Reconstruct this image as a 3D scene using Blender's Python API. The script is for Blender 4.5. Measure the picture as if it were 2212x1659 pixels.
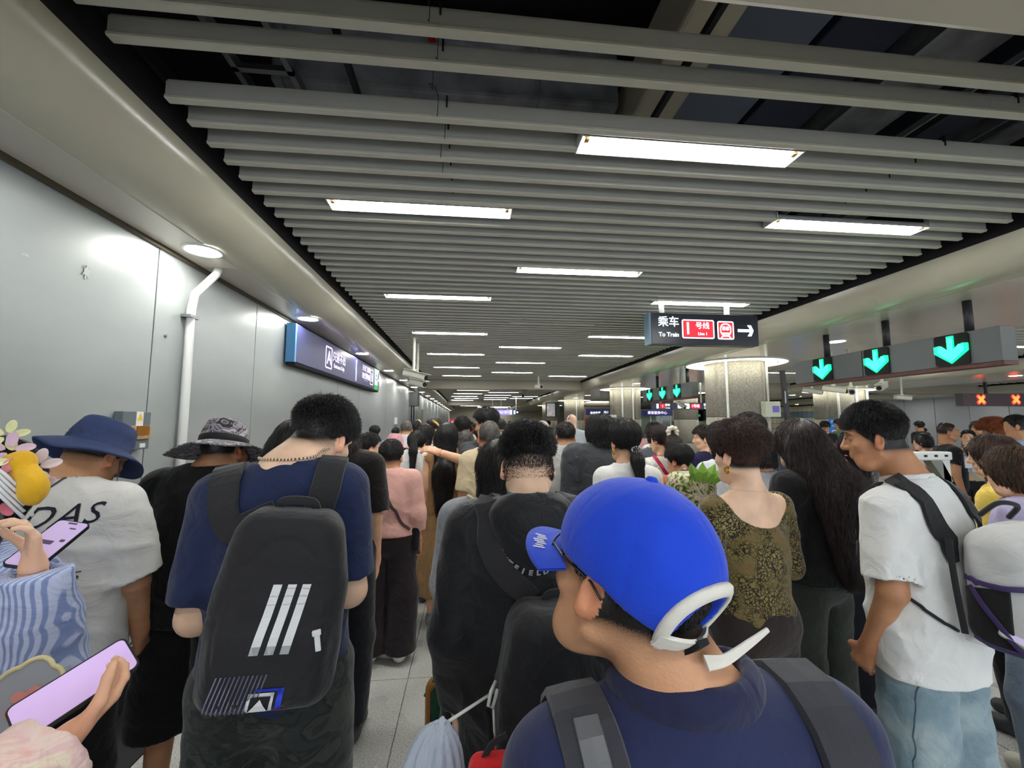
import bpy, bmesh, math, random
import numpy as np
from mathutils import Vector, Matrix
random.seed(7); RNG = np.random.default_rng(11)
for _o in list(bpy.data.objects): bpy.data.objects.remove(_o)
SC = bpy.context.scene
COL = SC.collection
PI = math.pi
# ---------------------------------------------------------------- camera, world, exposure
F = 900.0; CW, CH = 2212.0, 1659.0; CAMZ = 1.70
YAW = math.atan(0.1040); PIT = math.atan(82.5/900)
cam = bpy.data.cameras.new('camera'); cam.sensor_width = 36; cam.lens = 36*F/CW; cam.clip_start = .02; cam.clip_end = 200
camo = bpy.data.objects.new('camera', cam); COL.objects.link(camo)
camo.location = (0, 0, CAMZ); camo.rotation_euler = (PI/2+PIT, 0, -YAW)
SC.camera = camo
CR = camo.rotation_euler.to_matrix()
w = bpy.data.worlds.new('ambient_fill'); SC.world = w; w.use_nodes = True  # even ambient fill added to brighten backs and slats, not a real source
w.node_tree.nodes['Background'].inputs[0].default_value = (.86, .92, 1.0, 1)
w.node_tree.nodes['Background'].inputs[1].default_value = 1.15
SC.view_settings.view_transform = 'Standard'; SC.view_settings.look = 'None'
SC.view_settings.gamma = 1; SC.view_settings.use_curve_mapping = False
SC.view_settings.exposure = 1.25
LAMP_E = 20.0; DOWN_E = 38.0
SC.cycles.max_bounces = 5; SC.cycles.diffuse_bounces = 4; SC.cycles.glossy_bounces = 2
SC.cycles.use_denoising = True; SC.cycles.use_adaptive_sampling = True; SC.cycles.adaptive_threshold = .05
SC.cycles.sample_clamp_indirect = 6

def ray(px, py):
    return CR @ Vector(((px-CW/2)/F, -(py-CH/2)/F, -1))
def atY(px, py, Y):
    d = ray(px, py); t = Y/d.y
    return Vector((d.x*t, Y, CAMZ+d.z*t))
def atZ(px, py, z):
    d = ray(px, py); t = (z-CAMZ)/d.z
    return Vector((d.x*t, d.y*t, z))
def atX(px, py, x):
    d = ray(px, py); t = x/d.x
    return Vector((x, d.y*t, CAMZ+d.z*t))

# ---------------------------------------------------------------- materials
def srgb(h):
    if isinstance(h, str):
        h = h.lstrip('#'); h = [int(h[i:i+2], 16)/255 for i in (0, 2, 4)]
    return tuple((c/12.92 if c <= .04045 else ((c+.055)/1.055)**2.4) for c in h)
MATS = {}
def mat(name, col, rough=.6, metal=0, bump=0, bscale=60, var=0, vscale=8, emit=0, spec=.5, alpha=1, sheen=0, tex=None, stretch=None):
    if name in MATS: return MATS[name]
    m = bpy.data.materials.new(name); m.use_nodes = True; MATS[name] = m
    N = m.node_tree.nodes; L = m.node_tree.links; b = N['Principled BSDF']
    c = srgb(col) if isinstance(col, str) else col
    b.inputs['Base Color'].default_value = (*c, 1); b.inputs['Roughness'].default_value = rough
    b.inputs['Metallic'].default_value = metal; b.inputs['Specular IOR Level'].default_value = spec
    if sheen: b.inputs['Sheen Weight'].default_value = sheen
    if alpha < 1: b.inputs['Alpha'].default_value = alpha
    if emit:
        b.inputs['Emission Color'].default_value = (*c, 1); b.inputs['Emission Strength'].default_value = emit
    tc = N.new('ShaderNodeTexCoord'); mp = N.new('ShaderNodeMapping'); L.new(tc.outputs['Object'], mp.inputs[0])
    if stretch: mp.inputs['Scale'].default_value = stretch
    m['_'] = 1
    if var:
        n = N.new('ShaderNodeTexNoise'); n.inputs['Scale'].default_value = vscale; n.inputs['Detail'].default_value = 5
        L.new(mp.outputs[0], n.inputs['Vector'])
        r = N.new('ShaderNodeMapRange'); r.inputs[1].default_value = .3; r.inputs[2].default_value = .7
        r.inputs[3].default_value = 1-var; r.inputs[4].default_value = 1+var; L.new(n.outputs[0], r.inputs[0])
        x = N.new('ShaderNodeVectorMath'); x.operation = 'SCALE'; x.inputs[0].default_value = c; L.new(r.outputs[0], x.inputs['Scale'])
        L.new(x.outputs[0], b.inputs['Base Color'])
    if bump:
        n = N.new('ShaderNodeTexNoise'); n.inputs['Scale'].default_value = bscale; n.inputs['Detail'].default_value = 4
        L.new(mp.outputs[0], n.inputs['Vector'])
        u = N.new('ShaderNodeBump'); u.inputs['Strength'].default_value = bump; u.inputs['Distance'].default_value = .01
        L.new(n.outputs[0], u.inputs['Height']); L.new(u.outputs[0], b.inputs['Normal'])
    return m
def nodes(m):
    return m.node_tree.nodes, m.node_tree.links, m.node_tree.nodes['Principled BSDF']
def ramp(N, stops, interp='LINEAR'):
    r = N.new('ShaderNodeValToRGB'); r.color_ramp.interpolation = interp
    e = r.color_ramp.elements
    while len(e) < len(stops): e.new(.5)
    for i, (p, c) in enumerate(stops): e[i].position = p; e[i].color = (*(srgb(c) if isinstance(c, str) else c), 1)
    return r

# ---------------------------------------------------------------- mesh helpers
def link(name, me, m=None, parent=None, smooth=False):
    o = bpy.data.objects.new(name, me); COL.objects.link(o)
    if m is not None:
        for mm in (m if isinstance(m, (list, tuple)) else [m]): me.materials.append(mm)
    if smooth: me.shade_smooth()
    if parent is not None: o.parent = parent
    return o
def tag(o, label=None, cat=None, group=None, kind=None):
    if label: o['label'] = label
    if cat: o['category'] = cat
    if group: o['group'] = group
    if kind: o['kind'] = kind
    return o
def empty(name, loc, label=None, cat=None, group=None, rz=0):
    o = bpy.data.objects.new(name, None); COL.objects.link(o); o.location = loc; o.rotation_euler = (0, 0, rz); o.empty_display_size = .1
    return tag(o, label, cat, group)
def pyd(name, V, Fc):
    me = bpy.data.meshes.new(name); me.from_pydata([tuple(map(float, v)) for v in V], [], [tuple(map(int, f)) for f in Fc]); me.validate(); me.update()
    return me
SPLIT = {'sign_post', 'gate_light', 'lamp_holder', 'pipe_clip', 'lamp_tube', 'white_conduit', 'glazing_bar', 'red_front', 'cable', 'white_field', 'blue_print', 'red_piping', 'slat_runner'}
class MB:
    def __init__(s): s.v = []; s.f = []; s.mi = []; s.g = []
    def add(s, V, Fc, mi=0):
        n = len(s.v); s.g.append((n, len(s.f))); s.v += [tuple(v) for v in V]; s.f += [tuple(i+n for i in f) for f in Fc]; s.mi += [mi]*len(Fc); return s
    def box(s, a, b, mi=0, M=None):
        x0, y0, z0 = a; x1, y1, z1 = b
        V = [Vector(p) for p in ((x0,y0,z0),(x1,y0,z0),(x1,y1,z0),(x0,y1,z0),(x0,y0,z1),(x1,y0,z1),(x1,y1,z1),(x0,y1,z1))]
        if M is not None: V = [M @ v for v in V]
        return s.add(V, [(0,3,2,1),(4,5,6,7),(0,1,5,4),(1,2,6,5),(2,3,7,6),(3,0,4,7)], mi)
    def cbox(s, c, d, mi=0, M=None):
        return s.box([c[i]-d[i]/2 for i in range(3)], [c[i]+d[i]/2 for i in range(3)], mi, M)
    def tube(s, pts, r, n=8, mi=0, cap=True, flat=1.0, up=(0, 0, 1)):
        pts = [Vector(p) for p in pts]; R = r if isinstance(r, (list, tuple)) else [r]*len(pts)
        V = []; Fc = []; u = None
        for i, p in enumerate(pts):
            t = (pts[min(i+1, len(pts)-1)]-pts[max(i-1, 0)]).normalized()
            if u is None:
                u = Vector(up); u = u-t*u.dot(t)
                if u.length < 1e-3: u = Vector((1, 0, 0)); u = u-t*u.dot(t)
            else: u = u-t*u.dot(t)
            u.normalize(); q = t.cross(u)
            for k in range(n):
                a = 2*PI*k/n; V.append(p+(u*math.cos(a)*flat+q*math.sin(a))*R[i])
        for i in range(len(pts)-1):
            for k in range(n):
                Fc.append((i*n+k, i*n+(k+1) % n, (i+1)*n+(k+1) % n, (i+1)*n+k))
        if cap:
            Fc.append(tuple(range(n))[::-1]); Fc.append(tuple((len(pts)-1)*n+k for k in range(n)))
        return s.add(V, Fc, mi)
    def cyl(s, c, r, z0, z1, n=24, mi=0): return s.tube([(c[0], c[1], z0), (c[0], c[1], z1)], r, n, mi, up=(1, 0, 0))
    def lathe(s, prof, c=(0, 0, 0), n=32, mi=0, M=None, cap=False):
        V = []; Fc = []
        for (r, z) in prof:
            for k in range(n):
                a = 2*PI*k/n; v = Vector((c[0]+r*math.cos(a), c[1]+r*math.sin(a), c[2]+z)); V.append(M @ v if M is not None else v)
        for i in range(len(prof)-1):
            for k in range(n): Fc.append((i*n+k, i*n+(k+1) % n, (i+1)*n+(k+1) % n, (i+1)*n+k))
        return s.add(V, Fc, mi)
    def prism(s, poly, d0, d1, axis='y', mi=0, M=None):
        n = len(poly); V = []
        for d in (d0, d1):
            for (a, b) in poly:
                v = Vector((a, d, b)) if axis == 'y' else (Vector((d, a, b)) if axis == 'x' else Vector((a, b, d)))
                V.append(M @ v if M is not None else v)
        Fc = [tuple(range(n)), tuple(range(2*n-1, n-1, -1))]+[(i, (i+1) % n+0, (i+1) % n+n, i+n) for i in range(n)]
        return s.add(V, Fc, mi)
    def mesh(s, name):
        me = bpy.data.meshes.new(name); me.from_pydata(s.v, [], s.f); 
        me.polygons.foreach_set('material_index', s.mi); me.update()
        bm = bmesh.new(); bm.from_mesh(me); bmesh.ops.recalc_face_normals(bm, faces=bm.faces); bm.to_mesh(me); bm.free()
        return me
    def build(s, name, m, parent=None, smooth=False, bevel=0):
        if name in SPLIT and len(s.g) > 1:
            first = None; ends = s.g[1:]+[(len(s.v), len(s.f))]
            for (v0, f0), (v1, f1) in zip(s.g, ends):
                q = MB(); q.v = s.v[v0:v1]; q.f = [tuple(i-v0 for i in f) for f in s.f[f0:f1]]; q.mi = s.mi[f0:f1]
                o = q.build(name, m, parent, smooth, bevel); first = first or o
            return first
        o = link(name, s.mesh(name), m, parent, smooth)
        if bevel:
            bv = o.modifiers.new('bevel', 'BEVEL'); bv.width = bevel; bv.segments = 2; bv.limit_method = 'ANGLE'
        return o
def struct(name, mb, m, parent=None, **k):
    o = mb.build(name, m, parent, **k)
    if parent is None: o['kind'] = 'structure'
    return o
TEXTC = {}
def text_mesh(txt, size=1.0, bold=0.0, align='CENTER', shear=0, space=1):
    c = bpy.data.curves.new('lettering', 'FONT'); c.body = txt; c.size = size; c.align_x = align; c.align_y = 'CENTER'
    c.offset = bold; c.shear = shear; c.space_character = space; c.extrude = .001; c.resolution_u = 3
    o = bpy.data.objects.new('lettering', c); COL.objects.link(o)
    dg = bpy.context.evaluated_depsgraph_get(); me = bpy.data.meshes.new_from_object(o.evaluated_get(dg))
    bpy.data.objects.remove(o); bpy.data.curves.remove(c)
    return me
def text(txt, M, size, m, parent=None, name='lettering', sx=1, **k):
    me = text_mesh(txt, size, **k); me.transform(M @ Matrix.Diagonal((sx, 1, 1, 1)))
    return link(name, me, m, parent)
def face_cam(x, y, z):      # text plane facing -Y (towards the viewer down the corridor)
    return Matrix.Translation((x, y, z)) @ Matrix.Rotation(PI/2, 4, 'X')
def face_right(x, y, z):    # text plane facing +X, reading along +Y ... as seen from the corridor
    return Matrix.Translation((x, y, z)) @ Matrix.Rotation(PI/2, 4, 'Z') @ Matrix.Rotation(PI/2, 4, 'X')
def face_left(x, y, z):
    return Matrix.Translation((x, y, z)) @ Matrix.Rotation(-PI/2, 4, 'Z') @ Matrix.Rotation(PI/2, 4, 'X')
def rrect(w, h, r, n=5):
    P = []
    for cx, cy, a0 in ((w/2-r, h/2-r, 0), (-w/2+r, h/2-r, 90), (-w/2+r, -h/2+r, 180), (w/2-r, -h/2+r, 270)):
        for k in range(n+1):
            a = math.radians(a0+90*k/n); P.append((cx+r*math.cos(a), cy+r*math.sin(a)))
    return P
def ring_prism(mb, outer, inner, d0, d1, M, mi=0):
    n = len(outer); V = []
    for d in (d0, d1):
        for P in (outer, inner):
            for (a, b) in P: V.append(M @ Vector((a, b, d)))
    Fc = []
    for i in range(n):
        j = (i+1) % n
        Fc += [(i, j, n+j, n+i), (2*n+i, 3*n+i, 3*n+j, 2*n+j), (i, 2*n+i, 2*n+j, j), (n+i, n+j, 3*n+j, 3*n+i)]
    mb.add(V, Fc, mi)
# ================================================================ the hall
ZS = CAMZ+1.47      # underside of the ceiling slats
ZF = CAMZ+1.16      # underside of soffits and beams
XL, XR = -2.02, 22.5
YB, YE = -5.0, 44.0
def terrazzo():
    m = mat('terrazzo', '#b9b9b4', .22, spec=.5)
    N, L, b = nodes(m); tc = N.new('ShaderNodeTexCoord'); g = N.new('ShaderNodeNewGeometry')
    v = N.new('ShaderNodeTexVoronoi'); v.inputs['Scale'].default_value = 95; L.new(g.outputs['Position'], v.inputs['Vector'])
    n = N.new('ShaderNodeTexNoise'); n.inputs['Scale'].default_value = 130; n.inputs['Detail'].default_value = 3; L.new(g.outputs['Position'], n.inputs['Vector'])
    n2 = N.new('ShaderNodeTexNoise'); n2.inputs['Scale'].default_value = 1.3; n2.inputs['Detail'].default_value = 4; L.new(g.outputs['Position'], n2.inputs['Vector'])
    r = ramp(N, [(.30, '#9c9e9c'), (.5, '#cacac4'), (.72, '#e0e0da')]); L.new(n.outputs[0], r.inputs[0])
    r2 = ramp(N, [(.35, '#b3b3ae'), (.65, '#ffffff')]); L.new(n2.outputs[0], r2.inputs[0])
    x = N.new('ShaderNodeMix'); x.data_type = 'RGBA'; x.blend_type = 'MULTIPLY'; x.inputs[0].default_value = .7
    L.new(r.outputs[0], x.inputs[6]); L.new(r2.outputs[0], x.inputs[7]); L.new(x.outputs[2], b.inputs['Base Color'])
    rr = N.new('ShaderNodeMapRange'); rr.inputs[3].default_value = .16; rr.inputs[4].default_value = .4; L.new(n2.outputs[0], rr.inputs[0]); L.new(rr.outputs[0], b.inputs['Roughness'])
    return m
M_TER = terrazzo()
M_DARKSTONE = mat('dark_granite', '#1d1d1f', .35, var=.5, vscale=160)
M_JOINT = mat('floor_joint', '#8a8a86', .8)
def wall_metal():
    m = mat('grey_metal_panel', '#a0a6a6', .34, metal=.35)
    N, L, b = nodes(m); g = N.new('ShaderNodeNewGeometry'); mp = N.new('ShaderNodeMapping'); mp.inputs['Scale'].default_value = (1, .6, 1.5)
    L.new(g.outputs['Position'], mp.inputs[0])
    n = N.new('ShaderNodeTexNoise'); n.inputs['Scale'].default_value = 1.1; n.inputs['Detail'].default_value = 5; L.new(mp.outputs[0], n.inputs['Vector'])
    r = ramp(N, [(.3, '#959b9b'), (.7, '#a9afae')]); L.new(n.outputs[0], r.inputs[0])
    # wear: small scuffed patches with a pale rim
    n3 = N.new('ShaderNodeTexNoise'); n3.inputs['Scale'].default_value = 9; n3.inputs['Detail'].default_value = 8; L.new(g.outputs['Position'], n3.inputs['Vector'])
    r3 = ramp(N, [(.735, (0, 0, 0)), (.75, (.55, .55, .55))]); L.new(n3.outputs[0], r3.inputs[0])
    x = N.new('ShaderNodeMix'); x.data_type = 'RGBA'; L.new(r3.outputs[0], x.inputs[0]); L.new(r.outputs[0], x.inputs[6]); x.inputs[7].default_value = (*srgb('#c9d0cf'), 1)
    L.new(x.outputs[2], b.inputs['Base Color'])
    rr = N.new('ShaderNodeMapRange'); rr.inputs[3].default_value = .26; rr.inputs[4].default_value = .46; L.new(n.outputs[0], rr.inputs[0]); L.new(rr.outputs[0], b.inputs['Roughness'])
    return m
M_WALL = wall_metal()
M_JD = mat('panel_joint_dark', '#3c4040', .8)
M_COVE = mat('cream_gloss_paint', '#bfbca8', .24, spec=.6, var=.04, vscale=1.5)
M_SOF = mat('soffit_panel', '#cbc5b9', .2, spec=.6)
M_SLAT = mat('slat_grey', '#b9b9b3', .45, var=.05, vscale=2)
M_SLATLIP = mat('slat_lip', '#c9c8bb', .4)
M_BLACK = mat('matte_black', '#0b0c10', .8)
M_PLEN = mat('plenum_dark', '#14161d', .9, var=.5, vscale=1.2)
M_BEAM = mat('beam_panel', '#b3ac9b', .4, var=.04, vscale=2)
M_FOIL = mat('grey_insulation', '#75777c', .8, bump=.6, bscale=18, var=.5, vscale=5)
M_STEEL = mat('steel', '#9a9c9e', .35, metal=.9)
M_TUBE = mat('lit_tube', (1, 1, .98), .5, emit=LAMP_E)
M_WHITEMET = mat('white_metal', '#d8dad6', .4)
M_DOWN = mat('lit_downlight', (1, .97, .9), .5, emit=DOWN_E)
M_CREAMTILE = mat('cream_tile', '#d8d2b8', .35, var=.05, vscale=3)
M_BLUETILE = mat('blue_tile', '#7e97a8', .35)
M_GREYWALL = mat('far_grey_panel', '#b9bfc5', .4)

# ---- floor
fl = MB(); fl.box((XL-.1, YB, -.06), (XR, YE, -.012))
floor = struct('floor', fl, M_JOINT)
TS = .8; x0 = -.385-TS*2
tme = {}
def tile(xa, xb, ya, yb):
    k = (round(xb-xa, 3), round(yb-ya, 3))
    if k not in tme:
        t = MB(); g = .0025; a = (xb-xa)/2-g; b = (yb-ya)/2-g; e = .002
        t.add([(-a,-b,-e),(a,-b,-e),(a,b,-e),(-a,b,-e),(-a+e,-b+e,0),(a-e,-b+e,0),(a-e,b-e,0),(-a+e,b-e,0),(-a,-b,-.012),(a,-b,-.012),(a,b,-.012),(-a,b,-.012)],
              [(4,5,6,7),(0,1,5,4),(1,2,6,5),(2,3,7,6),(3,0,4,7),(8,9,1,0),(9,10,2,1),(10,11,3,2),(11,8,0,3)])
        tme[k] = t.mesh('floor_tile'); tme[k].materials.append(M_TER)
    o = bpy.data.objects.new('floor_tile', tme[k]); COL.objects.link(o); o.location = ((xa+xb)/2, (ya+yb)/2, 0); o.parent = floor
xs = [-1.65, -.385-TS, -.385]+[-.385+TS*i for i in range(1, 11)]
ys = [.6+TS*i for i in range(0, 16)]
for i in range(len(xs)-1):
    for j in range(len(ys)-1): tile(xs[i], xs[i+1], ys[j], ys[j+1])
b = MB()
b.box((xs[0], ys[-1]+.002, -.012), (XR, YE, 0)); b.box((xs[-1]+.002, YB, -.012), (XR, ys[-1], 0)); b.box((xs[0], YB, -.012), (xs[-1], ys[0]-.002, 0))
o = b.build('far_floor_paving', M_TER, floor)
b = MB()
for j in range(0, 24): b.box((XL, -3+j*2+.002, -.012), (-1.653, -1+j*2-.002, .0))
b.build('dark_granite_border', M_DARKSTONE, floor, bevel=0)
# ---- left wall
wl = MB(); wl.box((XL-.15, YB, 0), (XL-.012, YE, 4.3)); wall_left = struct('wall_left', wl, M_JD)
PW = 1.27; pme = None
k = -4
for k in range(-5, 33):
    ya = 2.86+PW*(k-1)
    if ya > YE-1: break
    if pme is None:
        p = MB(); p.box((-.03, .003, .15), (0, PW-.003, ZF+.02)); pme = p.mesh('wall_panel'); pme.materials.append(M_WALL)
    o = bpy.data.objects.new('wall_panel', pme); COL.objects.link(o); o.location = (XL+.004*((k*7) % 3-1)*.5, ya, 0); o.parent = wall_left
    bv = o.modifiers.new('bevel', 'BEVEL'); bv.width = .002; bv.segments = 1
bs = MB(); bs.box((XL-.01, YB, 0), (XL+.012, YE, .148)); struct('baseboard_left', bs, M_BLACK)
tr = MB(); tr.box((XL, YB, ZF-.03), (XL+.022, YE, ZF-.002)); struct('trim_1', tr, mat('dark_bronze_trim', '#5b5443', .4, metal=.5))
# junction screws / clips on the wall joint
# ---- soffits with curved nose
def soffit(name, xa, xb, left_nose, right_nose, y0, y1, ztop=.24):
    # profile in x,z : flat underside at ZF, curved noses rising at the open edges
    P = []
    def nose(xe, sgn):     # from the flat to the top edge
        n = 10; Q = []
        for i in range(n+1):
            a = (i/n)*PI/2; Q.append((xe-sgn*.30*(1-math.sin(a)), ZF+ztop*(1-math.cos(a))))
        return Q
    if left_nose: P += nose(xa, -1)[::-1]
    else: P += [(xa, ZF)]
    if right_nose: P += nose(xb, 1)
    else: P += [(xb, ZF)]
    V = []; Fc = []; n = len(P); ylist = [y0+(y1-y0)*i/12 for i in range(13)]
    for y in ylist:
        for (x, z) in P: V.append((x, y, z))
    for j in range(12):
        for i in range(n-1): Fc.append((j*n+i, j*n+i+1, (j+1)*n+i+1, (j+1)*n+i))
    # backing (thickness)
    m0 = len(V)
    for y in (y0, y1):
        for (x, z) in P: V.append((x, y, z+.015))
    for i in range(n-1): Fc.append((m0+i, m0+n+i, m0+n+i+1, m0+i+1))
    mb = MB().add(V, Fc)
    me = mb.mesh(name); me.shade_smooth()
    o = link(name, me, M_COVE); o['kind'] = 'structure'
    return o
BEAMS = [(.45, 1.0), (14.7, 15.3), (29.0, 29.6)]
sofL = soffit('trim_2', XL+.0, -1.45, False, True, YB, YE)
sofR = soffit('trim_3', 4.02, 7.05, True, True, YB, YE)
sof3 = soffit('trim_4', 12.2, 15.2, True, True, YB, YE)
sof4 = soffit('trim_5', 20.4, XR, True, False, YB, YE)
# flat panels let into the soffits (their joints show)
def flat_panels(parent, xa, xb, n0, n1, L_=2.0, off=.9):
    me = None
    for j in range(n0, n1):
        if me is None:
            p = MB(); p.box((0, .004, -.004), (xb-xa, L_-.004, .002)); me = p.mesh('soffit_panel'); me.materials.append(M_SOF)
        o = bpy.data.objects.new('soffit_panel', me); COL.objects.link(o); o.location = (xa, off+j*L_, ZF); o.parent = parent
flat_panels(sofL, XL+.025, -1.74, -2, 12, 2.3, .95)
flat_panels(sofR, 4.36, 6.7, -2, 10)
# ---- slat ceiling: dark plenum slab + slats
ceil = MB(); ceil.box((XL-.1, YB, 4.25), (XR, YE, 4.35)); ceiling = struct('ceiling', ceil, M_PLEN)
H_, W_ = .10, .040
def slat_mesh(xa, xb, name='slat'):
    # hat section: web with a wider rounded lip at the bottom and a small lip at the top
    prof = [(-.008, .1), (-.008, .092), (-.016, .086), (-.016, .02), (-.022, .014), (-.022, .003), (-.016, 0), (.016, 0), (.022, .003), (.022, .014), (.016, .02), (.016, .086), (.008, .092), (.008, .1)]
    mb = MB(); n = len(prof); V = [(x, y, z) for x in (xa, xb) for (y, z) in prof]
    for i in range(n):
        j = (i+1) % n; lip = 4 <= i <= 8
        mb.f.append((i, j, n+j, n+i)); mb.mi.append(1 if lip else 0)
    mb.f += [tuple(range(n)), tuple(range(2*n-1, n-1, -1))]; mb.mi += [0, 0]; mb.v = V
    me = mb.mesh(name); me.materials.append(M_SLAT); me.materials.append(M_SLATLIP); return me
SP = .155; XA, XB = -1.39, 3.96
# tube lamps: pixel ends in the photograph give each lamp's place on the slat plane
LPX = [(1243,1737,318,342),(712,1112,446,460),(1655,2003,484,500),(1113,1390,587,590),(828,1067,641,645),(1404,1622,655,659),(888,1057,719,722),(1075,1216,750,752),(1293,1400,728,730),
       (920,1050,765,766),(1243,1375,768,770),(1069,1180,784,784),(932,1040,794,794),(1060,1153,805,805),(950,1046,812,812),(1181,1272,813,813)]
LAMPS = []
for (a, b_, ya, yb) in LPX:
    p = atZ((a+b_)/2, (ya+yb)/2, ZS+.0); LAMPS.append((p.x, p.y))
slat_y = []
y = 1.63
ys_ = [1.63-.155*k for k in range(1, 40)]
skip = {round(1.63+SP, 3)}
y = 1.63-SP*30
while y < 14.6:
    slat_y.append(y); y += SP
def lamp_gap(yy):
    return [(x-.62, x+.62) for (x, ly) in LAMPS if abs(ly-yy) < SP*.5]
slat_cache = {}
for y in slat_y:
    if abs(y-(1.63+SP)) < .01 or any(a-.02 < y < b_+.02 for a, b_ in BEAMS) or abs(y-1.32) < .04: continue
    if y < -1.5: continue
    segs = [(XA, XB)]
    for (ga, gb) in lamp_gap(y):
        ns = []
        for (a, b_) in segs:
            if ga > a: ns.append((a, min(b_, ga)))
            if gb < b_: ns.append((max(a, gb), b_))
        segs = [s for s in ns if s[1]-s[0] > .05]
    for (a, b_) in segs:
        k = (round(a, 2), round(b_, 2))
        if k not in slat_cache: slat_cache[k] = slat_mesh(a, b_)
        o = bpy.data.objects.new('slat', slat_cache[k]); COL.objects.link(o); o.parent = ceiling
        o.location = (0, y, ZS+RNG.uniform(-.002, .003)); o.rotation_euler = (0, RNG.uniform(-.0008, .0008), RNG.uniform(-.0006, .0006))
def slat_field(name, xa, xb, y0, y1, sp=SP):
    mb = MB(); y = y0
    while y < y1:
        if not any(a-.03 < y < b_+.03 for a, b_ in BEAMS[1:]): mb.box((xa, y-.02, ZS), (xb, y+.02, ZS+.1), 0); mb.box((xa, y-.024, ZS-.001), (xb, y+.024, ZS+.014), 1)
        y += sp
    o = mb.build(name, [M_SLAT, M_SLATLIP], ceiling); o['kind'] = 'stuff'; return o
slat_field('far_slats', XA, XB, 15.4, YE)
slat_field('side_hall_slats', 7.1, 12.15, .5, YE, .2)
slat_field('side_hall_slats', 15.25, 20.35, 2, YE, .25)
slat_field('rear_slats', XA, XB, YB, -1.6)
# beams across
for i, (a, b_) in enumerate(BEAMS):
    mb = MB(); mb.box((XL+.58, a, ZF), (4.04, b_, ZS+.5)); mb.box((7.0, a, ZF), (12.25, b_, ZS+.5)); mb.box((15.15, a, ZF), (20.45, b_, ZS+.5))
    struct('trim_%d' % (6+i), mb, M_BEAM, bevel=.02)
mb = MB(); mb.box((XA-.03, YB, ZS+.10), (XA-.005, YE, ZS+.16)); mb.box((XB+.005, YB, ZS+.10), (XB+.03, YE, ZS+.16))
mb.build('slat_rail', mat('rail_dark', '#2a2c33', .5, metal=.6), ceiling)
mb = MB(); mb.box((-1.47, YB, ZF+.25), (-1.455, YE, 4.25)); mb.box((4.03, YB, ZF+.25), (4.045, YE, 4.25)); mb.box((7.0, YB, ZF+.25), (7.015, YE, 4.25))
mb.build('plenum_lining', M_BLACK, ceiling)
# carrier runners above the slats, clips and hanger wires
mb = MB()
for x in (-.55, .95, 2.45, 3.55): mb.box((x-.012, -1.5, ZS+.1), (x+.012, 14.6, ZS+.135))
mb.build('slat_runner', M_BLACK, ceiling)
mb = MB()
for y in slat_y:
    if 1 < y < 4.5 and not (abs(y-1.785) < .02):
        for x in (-.12, 2.62): mb.box((x-.004, y-.02, ZS+.06), (x+.004, y+.02, ZS+.12))
mb.build('slat_clip', M_BLACK, ceiling)
mb = MB()
for j in range(7):
    y = 1.4+j*.16; x = -.17+.02*math.sin(j*2)
    mb.tube([(x, y-.02, ZS+.11), (x+.02, y-.025, ZS+.06), (x+.012, y+.03, ZS+.0), (x-.01, y+.1, ZS+.09), (x, y+.14, ZS+.12)], .0016, 5)
tag(mb.build('loose_wire', M_BLACK, None, smooth=True), 'thin black wire looping down between the nearest ceiling slats', 'wire')
# ---- plenum contents
def thing_mb(mb, name, m, label, cat, group=None, **k): return tag(mb.build(name, m, None, **k), label, cat, group)
mb = MB(); mb.box((-1.1, 2.3, 3.62), (.9, 2.95, 4.05)); mb.box((-1.12, 2.28, 3.6), (-1.06, 2.97, 4.07)); mb.box((.4, 2.28, 3.6), (.46, 2.97, 4.07))
thing_mb(mb, 'air_duct', M_FOIL, 'worn grey insulated air duct above the ceiling slats, left of the lamps', 'duct', bevel=.02)
mb = MB(); mb.box((.95, .2, 3.5), (1.2, 6, 3.85)); thing_mb(mb, 'plenum_beam', M_BEAM, 'pale concrete beam running back above the slats near the first lamp', 'beam', bevel=.02)
mb = MB(); mb.box((1.25, .2, 3.72), (1.8, 6, 3.9)); thing_mb(mb, 'air_duct', mat('duct_slate', '#626c80', .6), 'flat slate blue duct above the slats right of the pale beam', 'duct', bevel=.01)
ORD_ = ['first', 'second', 'third', 'fourth', 'fifth']
for i in range(5):
    x = 1.9+.6*i
    mb = MB(); mb.box((x, .2, 3.78), (x+.42, 5.5, 3.95)); o = thing_mb(mb, 'air_duct', M_FOIL if i % 2 else mat('duct_navy', '#2c3348', .7), 'dark duct above the slats at upper right, %s from the pale beam' % ORD_[i], 'duct', 'dark ducts above the slats at upper right', bevel=.01)
    mb = MB(); mb.box((x+.46, .2, 3.66), (x+.49, 5.5, 3.70)); o = thing_mb(mb, 'cable_rail', M_STEEL, 'thin steel rail above the slats at upper right, %s from the pale beam' % ORD_[i], 'rail', 'thin steel rails above the slats at upper right')
mb = MB()
for x in (-1.22, -.95): mb.box((x, .3, 3.5), (x+.03, 4, 3.56))
for y in (.9, 1.5, 2.1, 2.7, 3.4): mb.box((-1.22, y, 3.5), (-.92, y+.03, 3.53))
thing_mb(mb, 'cable_tray', M_STEEL, 'grey ladder cable tray above the slats along the left cove', 'cable tray')
mb = MB(); mb.tube([(-.25, 2.2, 4.1), (-.24, 2.2, 3.85), (-.22, 2.15, 3.78)], .006, 6); mb.tube([(-.22, 2.15, 3.8), (-.2, 2.12, 3.73)], .022, 8, 1)
thing_mb(mb, 'fire_detector', [M_BLACK, mat('red_plastic', '#b02016', .5)], 'small red device hanging among wires above the slats', 'detector')

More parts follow.
